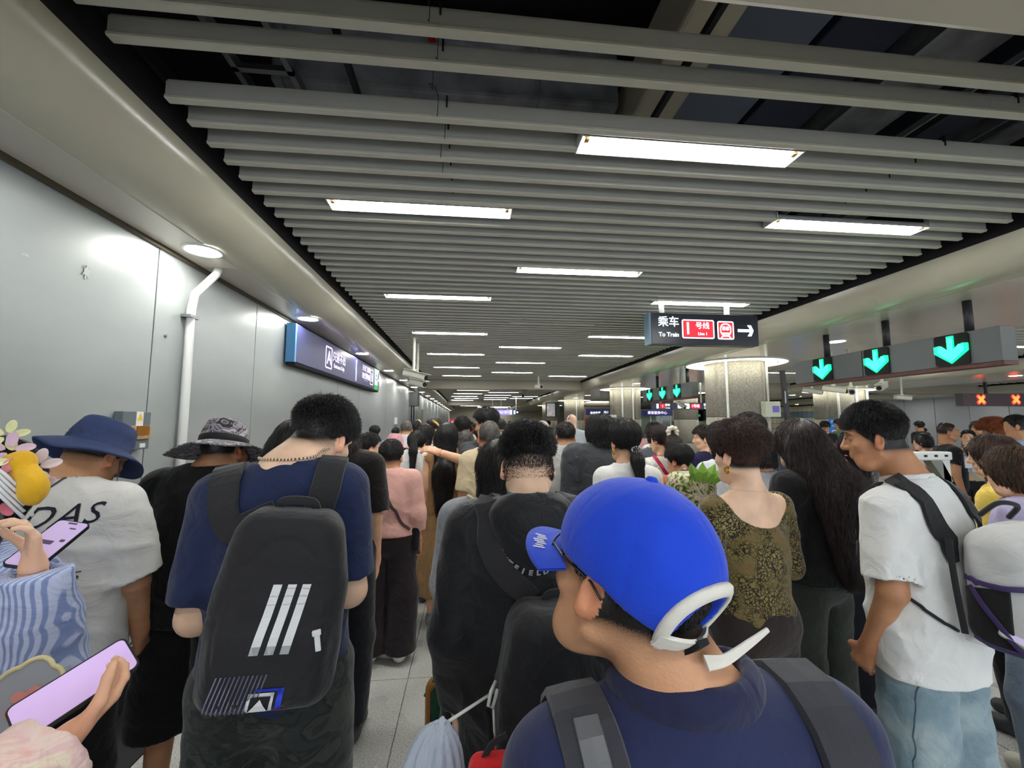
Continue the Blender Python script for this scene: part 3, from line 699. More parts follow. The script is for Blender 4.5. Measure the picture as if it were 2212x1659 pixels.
# hanging TV
c = atY(1190, 886, 18.5); t = empty('hanging_screen', (c.x, 18.5, c.z), 'black hanging television screen beside the third column', 'screen', rz=.25)
b = MB(); b.box((-.22, 0, -.32), (.22, .1, .34)); b.box((.2, -.05, -.3), (.42, .3, .36)); b.build('screen_case', MATS['pole_black'], t, bevel=.01)
def screen_mat():
    m = mat('screen_picture', '#5d6b74', .3); N, L, b = nodes(m); tc = N.new('ShaderNodeTexCoord'); v = N.new('ShaderNodeTexVoronoi'); v.inputs['Scale'].default_value = 9
    L.new(tc.outputs['Object'], v.inputs['Vector']); r = ramp(N, [(.0, '#7f8a8e'), (.4, '#55707c'), (.7, '#8e6a60'), (1, '#a9b3b5')]); L.new(v.outputs['Color'], r.inputs[0])
    L.new(r.outputs[0], b.inputs['Emission Color']); L.new(r.outputs[0], b.inputs['Base Color']); b.inputs['Emission Strength'].default_value = .6; return m
b = MB(); b.box((-.2, -.008, -.28), (.2, 0, .30)); b.build('screen_panel', screen_mat(), t)
b = MB(); b.tube([(.1, .1, .3), (.1, .1, ZF-c.z+.35)], .03, 8); b.build('screen_mount', M_WHITEMET, t)
# cameras
M_CAM = mat('camera_ivory', '#c6c8b8', .4)
def cctv(pos, yaw, pitch, label, s=1.0, group=None, up=.22, dome=False):
    t = empty('security_camera', pos, label, 'camera', group)
    b = MB(); b.tube([(0, 0, 0), (0, 0, up)], .022*s, 8); b.tube([(0, 0, up-.01), (0, 0, up)], .05*s, 10); b.tube([(0, 0, .02), (0, 0, -.05*s)], .035*s, 8); b.build('mount', M_CAM, t, smooth=False)
    R = Matrix.Rotation(yaw, 4, 'Z') @ Matrix.Rotation(-pitch, 4, 'X') 
    b = MB(); b.prism([(x*s, z*s) for x, z in rrect(.1, .1, .03)], -.16*s, .2*s, 'y', M=Matrix.Translation((0, 0, -.07*s)) @ R); b.build('camera_body', M_CAM, t, bevel=.003)
    b = MB(); b.prism([(x*s, z*s+.005) for x, z in ((-.06, .052), (.06, .052), (.06, .06), (-.06, .06))], -.16*s, .25*s, 'y', M=Matrix.Translation((0, 0, -.07*s)) @ R); b.build('sun_shield', M_CAM, t)
    b = MB(); b.tube([(Matrix.Translation((0, 0, -.07*s)) @ R) @ Vector((0, .2*s, 0)), (Matrix.Translation((0, 0, -.07*s)) @ R) @ Vector((0, .215*s, 0))], .036*s, 12); b.build('lens', M_BLACK, t)
    return t
p = atY(893, 800, 7.3); cctv((-.95, 7.3, p.z), -1.9, .25, 'upper ivory bullet camera under the slats by the left cove', 1.15, up=ZS-p.z)
p = atY(903, 818, 7.8); cctv((-.95, 7.8, p.z), -2.4, .2, 'lower dark lensed bullet camera by the left cove', 1.15, up=ZS-p.z)
for (px, py, Y, yw, lab) in [(1800, 833, 6.2, -2.6, 'bullet camera under the gantry, left of the pair'), (1838, 835, 6.0, 2.4, 'bullet camera in the middle below the second green arrow'), (1905, 826, 5.8, 2.1, 'bullet camera right of the others below the gantry')]:
    p = atY(px, py, Y); cctv((p.x, Y, p.z), yw, .2, lab, .9, up=ZF-p.z)
p = atY(1163, 830, 13); cctv((p.x, 13, p.z), 3.4, .1, 'camera cluster hanging on a white pole in front of the cross beam', 1.1, up=ZS-p.z)
p = atY(1130, 850, 17); cctv((p.x, 17, p.z), 3.0, .1, 'small camera on a pole beyond the cross beam', 1.2, up=ZS-p.z)
p = atY(1471, 870, 11.2); cctv((p.x, 11.2, p.z), 3.3, .5, 'camera in front of the line 1 signs below the small gantry', .9, up=ZF+.3-p.z)
p = atY(1752, 838, 8.6); cctv((p.x, 8.6, p.z), -2.2, .2, 'camera beside the tall black post', 1, up=ZF+.1-p.z)
p = atY(1948, 853, 9.5); cctv((p.x, 9.5, p.z), -1.8, .1, 'far camera above the man in white', 1, up=ZF+.1-p.z)
# thin hanging rod sign in slats
c = atZ(1192, 698, ZS); t = empty('ceiling_marker', (c.x, c.y, ZS-.01), 'pale strip with a tiny red triangle fixed under the slats', 'marker')
b = MB(); b.box((-.65, -.03, -.012), (.65, .03, .0)); b.build('marker_strip', M_SLATLIP, t)
b = MB(); b.prism([(-.02, -.015), (.02, -.015), (0, .02)], -.014, -.0125, 'z'); b.build('triangle', MATS['red_plastic'], t)
# white wall pipe
t = empty('wall_pipe', (XL+.035, 3.15, 1.0), 'white cable pipe running down the grey wall to the left', 'pipe')
b = MB(); b.tube([(.0, .0, -1.0+.2), (0, 0, .55), (0, .0, 1.5), (.01, .01, 1.62), (.09, .1, 1.80), (.1, .12, 1.86)], .028, 12, up=(1, 0, 0)); b.build('pipe_body', M_WHITEMET, t, smooth=True)
b = MB()
for z in (.35, 1.45): b.box((-.03, -.055, z-.01), (.032, .05, z+.01))
b.build('pipe_clip', M_STEEL, t)
# electric box on wall (behind the bucket hat)
a = atX(246, 888, XL); c = atX(302, 969, XL); yb_ = (a.y+c.y)/2; 
t = empty('electric_box', (XL, yb_, CAMZ-.08), 'grey electric box with an amber breaker window and warning sticker', 'box')
hw = abs(c.y-a.y)/2; zt_ = a.z-t.location.z; zb_ = c.z-t.location.z
b = MB(); b.box((0, -hw, zb_), (.05, hw, zt_)); b.build('box_body', mat('box_slate', '#5f6a70', .5), t, bevel=.004)
b = MB(); b.box((.05, -hw*.7, zb_+.06*1), (.066, hw*.85, zt_-.085)); b.build('breaker_frame', mat('aged_plastic', '#b08a5c', .5, var=.3, vscale=30), t, bevel=.003)
b = MB(); b.box((.066, -hw*.2, zb_+.085), (.07, hw*.7, zb_+.14)); b.build('breaker_window', mat('amber', '#8a5a14', .25), t)
b = MB(); b.box((.05, -hw*.1, zt_-.085), (.053, hw*.4, zt_)); b.build('sticker', mat('paper_white', '#e6e6e0', .6), t)
b = MB(); b.prism([(-.02+hw*.15, zt_-.05), (.02+hw*.15, zt_-.05), (hw*.15, zt_-.012)], .053, .055, 'x'); b.build('warning_triangle', mat('warn_yellow', '#e0b818', .5), t)
b = MB(); b.box((.05, hw*.3, zb_+.01), (.052, hw*.7, zb_+.035)); b.build('maker_plate', MATS['paper_white'], t)
# wall notice, far box and cabinets on left wall
for (px, py0, py1, w_, lab, nm, m) in [(855, 902, 931, .14, 'small white and blue notice stuck on the left wall', 'wall_notice', MATS['paper_white'])]:
    a = atX(px, py0, XL); c = atX(px, py1, XL)
    t = empty(nm, (XL, a.y, (a.z+c.z)/2), lab, 'notice'); h_ = (a.z-c.z)/2
    b = MB(); b.box((.001, -w_*1.6, 0), (.006, w_*1.6, h_)); b.build('upper_sheet', m, t)
    b = MB()
    for k in range(4): b.box((.001, -w_*1.6, -h_+k*h_/4+.01), (.006, w_*1.6, -h_+(k+1)*h_/4-.012))
    b.build('blue_print', mat('notice_blue', '#4d5a9a', .5), t)
for (px0, px1, py0, py1, lab, mcol, Xd) in [(903, 913, 847, 877, 'dark grey loudspeaker box high on the left wall', '#4a4c4b', .28), (911, 922, 884, 918, 'tall grey cabinet mounted on the left wall', '#83857f', .2)]:
    a = atX(px0, py0, XL+Xd); c = atX(px1, py1, XL+Xd)
    Yc = a.y; t = empty('wall_cabinet', (XL, Yc, 0), lab, 'cabinet'); zz0 = atY(px0, py1, Yc).z; zz1 = atY(px0, py0, Yc).z
    b = MB(); b.box((.0, 0, zz0), (Xd, .5, zz1)); b.build('cabinet_body', mat('cab'+mcol, mcol, .5), t, bevel=.01)
    b = MB(); b.box((.02, -.006, zz0+.05), (Xd-.02, 0, zz1-.05)); b.build('cabinet_door', mat('cabd'+mcol, mcol, .4), t)
    b = MB(); b.tube([(.06, .1, zz0), (.06, .1, 0)], .02, 6); b.tube([(.14, .1, zz0), (.14, .1, 0)], .02, 6); b.build('cable', M_BLACK, t)
# worn patch on low wall: torn film
a = atX(345, 1235, XL); 
n = 14; V = []; 
for k in range(n):
    an = 2*PI*k/n; rr = .13*(1+.35*math.sin(k*2.7)+.2*math.cos(k*5)); V.append((a.y+rr*math.cos(an)*.8+.12, a.z+rr*math.sin(an)-.05))
mb = MB(); mb.prism(V, XL+.001, XL+.004, 'x'); tag(mb.build('torn_film', mat('torn_film', '#8d9088', .5, bump=1, bscale=25, var=.35, vscale=25)), 'torn crumpled film on the low part of the grey wall', 'film')
# pale paint scuff and joint clip on the near wall
a = atX(186, 588, XL); V = []
for k in range(16):
    an = 2*PI*k/16; rr = .028*(1+.5*math.sin(k*2.3)); V.append((a.y+rr*math.cos(an)*.6, a.z+rr*math.sin(an)*1.2))
mb = MB(); mb.prism(V, XL+.0005, XL+.0015, 'x'); tag(mb.build('paint_scuff', mat('scuff_white', '#ccd2d2', .6)), 'small white scuff high on the nearest grey wall panel', 'scuff')
a = atX(357, 725, XL); mb = MB(); mb.tube([(XL, a.y, a.z), (XL+.012, a.y, a.z)], .012, 10, up=(0, 0, 1)); tag(mb.build('joint_clip', M_STEEL), 'small shiny clip on the wall joint left of the white pipe', 'clip')
# poster stands
def poster_mat():
    return mat('poster_blue', '#1f6fbf', .45, emit=.08)
for i, (px0, px1, py0, Y, lab) in enumerate([(1720, 1753, 906, 12, 'left blue poster stand with white text by the tiled wall'), (1791, 1832, 905, 12, 'right blue poster stand with a white square, by the tiled wall')]):
    a = atY(px0, py0, Y); c = atY(px1, py0, Y); W = c.x-a.x; cxp = (a.x+c.x)/2
    t = empty('poster_stand', (cxp, Y, 0), lab, 'poster')
    b = MB(); b.box((-W/2, 0, .15), (W/2, .03, a.z)); b.build('poster_board', poster_mat(), t)
    b = MB(); b.box((-W/2, -.2, 0), (W/2, .2, .02)); b.box((-.02, .03, 0), (.02, .05, 1.2)); b.build('stand_foot', M_STEEL, t)
    sign_text(t, '乘车购票指南', 0, a.z-.09, W/7, M_WHITEMET, Mf, .004, bold=.002)
    sign_text(t, '请扫码进站乘车', 0, a.z-.22, W/9, M_WHITEMET, Mf, .004)
    b = MB(); b.prism(rrect(W*.8, .07, .03), -.004, 0, 'z', M=Mf @ Matrix.Translation((0, a.z-.38, .004))); b.prism(rrect(W*.42, W*.42, .02), -.004, 0, 'z', M=Mf @ Matrix.Translation((.05, a.z-.7, .004))); b.build('white_field', M_WHITEMET, t)
# fare gate / scanner frame to the right behind the man in white
p = atY(2050, 985, 2.9)
t = empty('ticket_gate', (p.x, 2.9, 0), 'white ticket gate frame with slanted grey screen behind the man in white', 'gate')
zc = p.z
M_GW = mat('gate_white', '#b9bab4', .4)
b = MB(); b.box((-.5, 0, 0), (.42, .25, .62)); b.build('gate_body', M_GW, t, bevel=.03)
b = MB(); b.box((-.25, .02, zc-.035), (.06, .1, zc+.03)); b.box((-.03, .03, .6), (.05, .1, zc+.02)); b.build('gate_arm', M_WHITEMET, t, bevel=.01)
b = MB(); b.prism([(-.13, zc-.03), (-.03, zc-.03), (.06, zc-.2), (0, zc-.22)], .03, .09, 'y'); b.build('gate_strut', mat('gate_grey', '#77796f', .5), t)
b = MB(); b.box((.07, -.03, zc-.12), (.22, .0, zc+.11), M=Matrix.Rotation(.06, 4, 'Y')); b.build('gate_screen', mat('gate_screen', '#8a8f98', .4), t, bevel=.006)
b = MB(); b.box((.09, -.036, zc-.09), (.16, -.03, zc+.02)); b.build('gate_notice', mat('gate_screen2', '#a5aab2', .4), t)
b = MB(); 
for x in (-.18, -.09, .0): b.box((x-.012, .015, zc-.008), (x+.012, .02, zc+.008))
b.build('gate_light', M_BLACK, t)
# gates row in the middle distance
for i in range(3):
    c = atY(1440+60*i, 948, 8.4); t = empty('ticket_gate', (c.x, 8.4, 0), '%s steel ticket gate with a rail, behind the women' % ['left', 'middle', 'right'][i], 'gate', 'steel ticket gates in the middle distance')
    b = MB(); b.box((-.1, 0, 0), (.1, 1.4, .95)); b.build('gate_body', M_STEEL, t, bevel=.02)
    b = MB(); b.box((-.34, .1, 1.25), (.04, .16, 1.3)); b.tube([(-.3, .13, .2), (-.3, .13, 1.28)], .02, 8); b.build('gate_rail', M_STEEL, t)
# ================================================================ implicit surface toolkit
f32 = np.float32
def V3(*a): return np.array(a, f32)
def s_ell(P, c, r):
    q = (P-np.asarray(c, f32))/np.asarray(r, f32); k0 = np.sqrt((q*q).sum(1))+1e-6
    q2 = q/np.asarray(r, f32); k1 = np.sqrt((q2*q2).sum(1))+1e-6
    return k0*(k0-1)/k1
def s_cone(P, a, b, ra, rb, sq=None):
    # round cone along a-b; sq=(sx,sy,sz) squashes space about a
    a = np.asarray(a, f32); b = np.asarray(b, f32)
    if sq is not None:
        sq = np.asarray(sq, f32); P = P/sq; a = a/sq; b = b/sq
    d = b-a; t = np.clip(((P-a)@d)/max(float(d@d), 1e-9), 0, 1)
    q = P-a-t[:, None]*d
    r = np.sqrt((q*q).sum(1))-(ra+(rb-ra)*t)
    return r*(float(sq.min()) if sq is not None else 1)
def s_chain(P, pts, rs, k=.02):
    d = None
    for i in range(len(pts)-1):
        e = s_cone(P, pts[i], pts[i+1], rs[i], rs[i+1]); d = e if d is None else smin(d, e, k)
    return d
def s_box(P, c, h, r=.01, R=None):
    q = P-np.asarray(c, f32)
    if R is not None: q = q@np.asarray(R, f32)
    q = np.abs(q)-(np.asarray(h, f32)-r)
    return np.sqrt((np.maximum(q, 0)**2).sum(1))+np.minimum(q.max(1), 0)-r
def smin(a, b, k):
    h = np.clip(.5+.5*(b-a)/k, 0, 1); return b+(a-b)*h-k*h*(1-h)
def smax(a, b, k): return -smin(-a, -b, k)
def wave(P, f, seed=0, n=5):
    r = np.random.default_rng(seed); o = np.zeros(len(P), f32)
    for i in range(n):
        k = r.normal(size=3).astype(f32); k /= np.linalg.norm(k); k *= f*(.7+.7*r.random())
        w2 = P@(r.normal(size=3).astype(f32)*f*.45)
        o += np.sin(P@k+r.random()*6.3+1.3*np.sin(w2+r.random()*6)).astype(f32)/n
    return o
def folds(P, f, seed, dirv=(0, 0, 1), sharp=2.0):
    r = np.random.default_rng(seed); o = np.zeros(len(P), f32)
    for i in range(3):
        k = np.asarray(dirv, f32)+r.normal(size=3).astype(f32)*.45; k /= np.linalg.norm(k)
        ph = P@(k*f*(.7+.6*r.random()))+1.8*np.sin(P@(r.normal(size=3).astype(f32)*f*.35)+r.random()*6)
        o += (1-np.abs(np.sin(ph*.5)))**sharp
    return o/3
def nets(fn, lo, hi, h):
    """surface nets of fn over a box, evaluated only near the surface"""
    lo = np.asarray(lo, float); hi = np.asarray(hi, float); B = 6
    nb = np.maximum(np.ceil((hi-lo)/(h*B)).astype(int), 1); n = nb*B+1
    # coarse pass at block centres
    cx = [lo[i]+(np.arange(nb[i])+.5)*h*B for i in range(3)]
    G = np.stack(np.meshgrid(*cx, indexing='ij'), -1).reshape(-1, 3).astype(f32)
    d = fn(G).reshape(nb)
    act = np.abs(d) < h*B*1.35
    D = np.empty(n, f32)
    idx = [np.minimum(np.arange(n[i])//B, nb[i]-1) for i in range(3)]
    D[:] = d[np.ix_(*idx)]
    pa = np.zeros(n, bool)
    A = np.argwhere(act)
    for (i, j, k) in A: pa[i*B:i*B+B+1, j*B:j*B+B+1, k*B:k*B+B+1] = True
    I = np.argwhere(pa)
    if len(I) == 0: return np.zeros((0, 3)), np.zeros((0, 4), int)
    P = (lo+I*h).astype(f32)
    out = np.concatenate([fn(P[s:s+400000]) for s in range(0, len(P), 400000)])
    D[pa] = out
    D[0] = D[-1] = np.maximum(D[0], 1e-4); D[:, 0] = np.maximum(D[:, 0], 1e-4); D[:, -1] = np.maximum(D[:, -1], 1e-4); D[:, :, 0] = np.maximum(D[:, :, 0], 1e-4); D[:, :, -1] = np.maximum(D[:, :, -1], 1e-4)
    D[-1] = np.maximum(D[-1], 1e-4)
    S = D < 0
    c = [S[a:S.shape[0]-1+a, b:S.shape[1]-1+b, e:S.shape[2]-1+e] for a in (0, 1) for b in (0, 1) for e in (0, 1)]
    cnt = sum(x.astype(np.int8) for x in c); cell = (cnt > 0) & (cnt < 8)
    C = np.argwhere(cell)
    if len(C) == 0: return np.zeros((0, 3)), np.zeros((0, 4), int)
    cid = -np.ones(cell.shape, np.int32); cid[cell] = np.arange(len(C))
    acc = np.zeros((len(C), 3)); num = np.zeros(len(C))
    offs = [(a, b, e) for a in (0, 1) for b in (0, 1) for e in (0, 1)]
    vals = {o: D[C[:, 0]+o[0], C[:, 1]+o[1], C[:, 2]+o[2]] for o in offs}
    for o in offs:
        for ax in range(3):
            if o[ax] == 0:
                o2 = list(o); o2[ax] = 1; o2 = tuple(o2)
                va, vb = vals[o], vals[o2]; m = (va < 0) != (vb < 0)
                t = np.where(m, va/np.where(m, va-vb, 1), 0)
                for q in range(3):
                    acc[:, q] += np.where(m, o[q]+(t if q == ax else 0), 0)
                num += m
    Vt = lo+(C+acc/num[:, None])*h
    F_ = []
    for ax in range(3):
        a1, a2 = (ax+1) % 3, (ax+2) % 3
        s0 = np.take(S, range(0, S.shape[ax]-1), ax); s1 = np.take(S, range(1, S.shape[ax]), ax)
        E = np.argwhere(s0 != s1)
        ok = (E[:, a1] > 0) & (E[:, a2] > 0) & (E[:, a1] < n[a1]-1) & (E[:, a2] < n[a2]-1); E = E[ok]
        if len(E) == 0: continue
        def cell_at(d1, d2):
            Q = E.copy(); Q[:, a1] -= d1; Q[:, a2] -= d2; return cid[Q[:, 0], Q[:, 1], Q[:, 2]]
        q = np.stack([cell_at(1, 1), cell_at(0, 1), cell_at(0, 0), cell_at(1, 0)], 1)
        ins = S[E[:, 0], E[:, 1], E[:, 2]]
        q[~ins] = q[~ins][:, ::-1]
        F_.append(q)
    Q = np.concatenate(F_); Q = Q[(Q >= 0).all(1)]
    return Vt, Q
def mesh_vq(name, parts):
    """one mesh from several (V, Q)"""
    parts = [p for p in parts if len(p[0])]
    V = np.concatenate([p[0] for p in parts]); off = 0; Q = []
    for p in parts: Q.append(p[1]+off); off += len(p[0])
    Q = np.concatenate(Q)
    me = bpy.data.meshes.new(name); me.vertices.add(len(V)); me.vertices.foreach_set('co', V.astype(f32).ravel())
    me.loops.add(Q.size); me.loops.foreach_set('vertex_index', Q.astype(np.int32).ravel())
    me.polygons.add(len(Q)); me.polygons.foreach_set('loop_start', np.arange(0, Q.size, 4, dtype=np.int32)); me.polygons.foreach_set('loop_total', np.full(len(Q), 4, np.int32))
    me.update(calc_edges=True); me.shade_smooth(); return me
def sdf_obj(name, fn, lo, hi, h, m, parent=None):
    V, Q = nets(fn, lo, hi, h)
    if len(V) == 0: print('EMPTY', name); return None
    return link(name, mesh_vq(name, [(V, Q)]), m, parent)
def grad(fn, P, e=.003):
    g = np.stack([fn(P+V3(e, 0, 0))-fn(P-V3(e, 0, 0)), fn(P+V3(0, e, 0))-fn(P-V3(0, e, 0)), fn(P+V3(0, 0, e))-fn(P-V3(0, 0, e))], 1)
    return g/(np.linalg.norm(g, axis=1, keepdims=True)+1e-9)
def project(fn, P, off=0.0, it=12):
    P = np.asarray(P, f32).copy()
    for _ in range(it):
        d = fn(P)-off; P -= (grad(fn, P)*d[:, None]*.8).astype(f32)
    return P
def spline(pts, n):
    pts = np.asarray(pts, float)
    if len(pts) < 3: t = np.linspace(0, 1, n)[:, None]; return pts[0]*(1-t)+pts[-1]*t
    P = np.vstack([2*pts[0]-pts[1], pts, 2*pts[-1]-pts[-2]]); out = []
    seg = len(pts)-1
    for u in np.linspace(0, seg-1e-6, n):
        i = int(u); t = u-i; p0, p1, p2, p3 = P[i:i+4]
        out.append(.5*((2*p1)+(-p0+p2)*t+(2*p0-5*p1+4*p2-p3)*t*t+(-p0+3*p1-3*p2+p3)*t**3))
    return np.array(out)
def ribbon(name, pts, width, thick, m, parent=None, fn=None, off=.004, n=28, nrm=None, twist=0):
    """flat strap along pts; fn projects it onto a surface"""
    P = spline(pts, n).astype(f32)
    if fn is not None: P = project(fn, P, off); N = grad(fn, P, .008)
    else: N = np.tile(np.asarray(nrm if nrm is not None else (0, -1, 0), f32), (len(P), 1))
    T = np.gradient(P, axis=0); T /= np.linalg.norm(T, axis=1, keepdims=True)+1e-9
    S_ = np.cross(T, N); S_ /= np.linalg.norm(S_, axis=1, keepdims=True)+1e-9; N = np.cross(S_, T)
    W = np.broadcast_to(np.asarray(width, f32), (len(P),)) if np.ndim(width) == 0 else np.interp(np.linspace(0, 1, n), np.linspace(0, 1, len(width)), width)
    V = []; prof = [(-.5, 0), (-.46, 1), (0, 1.15), (.46, 1), (.5, 0), (0, -.3)]
    for i in range(len(P)):
        for (a, b) in prof: V.append(P[i]+S_[i]*a*W[i]+N[i]*b*thick)
    k = len(prof); Fc = []
    for i in range(len(P)-1):
        for j in range(k): Fc.append((i*k+j, i*k+(j+1) % k, (i+1)*k+(j+1) % k, (i+1)*k+j))
    Fc += [tuple(range(k))[::-1], tuple((len(P)-1)*k+j for j in range(k))]
    mb = MB().add(V, Fc); o = mb.build(name, m, parent, smooth=False)
    return o
def rope(name, pts, r, m, parent=None, n=24, k=6, fn=None, off=0):
    P = spline(pts, n)
    if fn is not None: P = project(fn, P, off)
    mb = MB().tube([Vector(p) for p in P], r, k); return mb.build(name, m, parent, smooth=True)
def decal(name, me, M, fn, m, parent, off=.002, dirv=(0, 1, 0), sub=1, maxd=.6):
    """flat lettering laid onto a surface: marches each vertex along dirv"""
    me.transform(M)
    bm = bmesh.new(); bm.from_mesh(me); bmesh.ops.triangulate(bm, faces=bm.faces)
    for _ in range(sub): bmesh.ops.subdivide_edges(bm, edges=[e for e in bm.edges if e.calc_length() > .012], cuts=1, use_grid_fill=False)
    bmesh.ops.triangulate(bm, faces=[f for f in bm.faces if len(f.verts) > 3])
    bm.to_mesh(me); bm.free()
    n = len(me.vertices); P = np.empty(n*3, f32); me.vertices.foreach_get('co', P); P = P.reshape(-1, 3).copy(); dv = np.asarray(dirv, f32)
    t = np.zeros(n, f32)
    for _ in range(40):
        d = fn(P+t[:, None]*dv)-off; t += np.clip(d, -.02, .05)*.8
    P = P+np.clip(t, -maxd, maxd)[:, None]*dv
    me.vertices.foreach_set('co', P.ravel()); me.update()
    return link(name, me, m, parent)

# ================================================================ materials for people
def skin_mat(name, col, stub='#15110f', scalp=True):
    m = mat(name, col, .48, spec=.35, bump=.12, bscale=220)
    N, L, b = nodes(m); a = N.new('ShaderNodeAttribute'); a.attribute_name = 'stub'
    n = N.new('ShaderNodeTexNoise'); n.inputs['Scale'].default_value = 850; n.inputs['Detail'].default_value = 2
    tc = N.new('ShaderNodeTexCoord'); L.new(tc.outputs['Object'], n.inputs['Vector'])
    ad = N.new('ShaderNodeMath'); ad.operation = 'MULTIPLY_ADD'; ad.inputs[1].default_value = .8; L.new(n.outputs[0], ad.inputs[0]); ad.inputs[2].default_value = -.40
    s = N.new('ShaderNodeMath'); s.operation = 'ADD'; L.new(ad.outputs[0], s.inputs[0]); L.new(a.outputs['Fac'], s.inputs[1])
    mu = N.new('ShaderNodeMath'); mu.operation = 'MULTIPLY_ADD'; mu.use_clamp = True; L.new(s.outputs[0], mu.inputs[0]); L.new(a.outputs['Fac'], mu.inputs[1]); mu.inputs[2].default_value = 0; mg = N.new('ShaderNodeMath'); mg.operation = 'MULTIPLY'; mg.use_clamp = True; mg.inputs[1].default_value = 2.0; L.new(mu.outputs[0], mg.inputs[0])
    n2 = N.new('ShaderNodeTexNoise'); n2.inputs['Scale'].default_value = 14; L.new(tc.outputs['Object'], n2.inputs['Vector'])
    c = srgb(col); r = ramp(N, [(.3, tuple(x*.86 for x in c)), (.7, tuple(min(x*1.1, 1) for x in c))]); L.new(n2.outputs[0], r.inputs[0])
    # redder ears / hands through a second attribute
    a2 = N.new('ShaderNodeAttribute'); a2.attribute_name = 'flush'
    x2 = N.new('ShaderNodeMix'); x2.data_type = 'RGBA'; L.new(a2.outputs['Fac'], x2.inputs[0]); L.new(r.outputs[0], x2.inputs[6]); x2.inputs[7].default_value = (c[0]*1.0, c[1]*.62, c[2]*.55, 1)
    x = N.new('ShaderNodeMix'); x.data_type = 'RGBA'; L.new(mg.outputs[0], x.inputs[0]); L.new(x2.outputs[2], x.inputs[6]); x.inputs[7].default_value = (*srgb(stub), 1)
    L.new(x.outputs[2], b.inputs['Base Color'])
    b.inputs['Subsurface Weight'].default_value = .0
    return m
SK_L = skin_mat('skin_light', '#dcae8e'); SK_M = skin_mat('skin_medium', '#c4926e'); SK_T = skin_mat('skin_tan', '#b5825f'); SK_P = skin_mat('skin_pale', '#e6c0a3'); SK_G = skin_mat('skin_grey_buzz', '#c08c66', stub='#4c443c')
def hair_mat(name, col, rough=.42):
    m = mat(name, col, rough, spec=.45)
    N, L, b = nodes(m); tc = N.new('ShaderNodeTexCoord')
    n = N.new('ShaderNodeTexNoise'); n.inputs['Scale'].default_value = 26; n.inputs['Detail'].default_value = 6; L.new(tc.outputs['Object'], n.inputs['Vector'])
    c = srgb(col); r = ramp(N, [(.3, tuple(x*.45 for x in c)), (.75, tuple(min(1, x*1.9) for x in c))]); L.new(n.outputs[0], r.inputs[0]); L.new(r.outputs[0], b.inputs['Base Color'])
    return m
H_BLK = hair_mat('hair_black', '#161314'); H_BRN = hair_mat('hair_dark_brown', '#2a1d1a'); H_AUB = hair_mat('hair_auburn', '#5a3020'); H_GRY = hair_mat('hair_grey', '#55504c'); H_RED = hair_mat('hair_wine', '#2e1519'); H_CHO = hair_mat('hair_chocolate', '#3d2a22'); H_GIN = hair_mat('hair_ginger_brown', '#8a4a2a')
def cloth(name, col, rough=.85, bump=.35, bscale=90, var=.1, vscale=9, sheen=.15, weave=True, metal=0):
    m = mat(name, col, rough, spec=.25, sheen=sheen, var=var, vscale=vscale)
    N, L, b = nodes(m); tc = N.new('ShaderNodeTexCoord')
    n = N.new('ShaderNodeTexNoise'); n.inputs['Scale'].default_value = 11; n.inputs['Detail'].default_value = 3; n.inputs['Distortion'].default_value = 1.2; L.new(tc.outputs['Object'], n.inputs['Vector'])
    w1 = N.new('ShaderNodeTexNoise'); w1.inputs['Scale'].default_value = 700; L.new(tc.outputs['Object'], w1.inputs['Vector'])
    u = N.new('ShaderNodeBump'); u.inputs['Strength'].default_value = bump; u.inputs['Distance'].default_value = .03; L.new(n.outputs[0], u.inputs['Height'])
    u2 = N.new('ShaderNodeBump'); u2.inputs['Strength'].default_value = .25; u2.inputs['Distance'].default_value = .0012; L.new(w1.outputs[0], u2.inputs['Height']); L.new(u.outputs[0], u2.inputs['Normal'])
    L.new(u2.outputs[0], b.inputs['Normal']); return m
def pattern(m, build):
    """replace base colour by a node output made in build(N, L, coord)"""
    N, L, b = nodes(m); tc = N.new('ShaderNodeTexCoord'); out = build(N, L, tc.outputs['Object']); L.new(out, b.inputs['Base Color']); return m
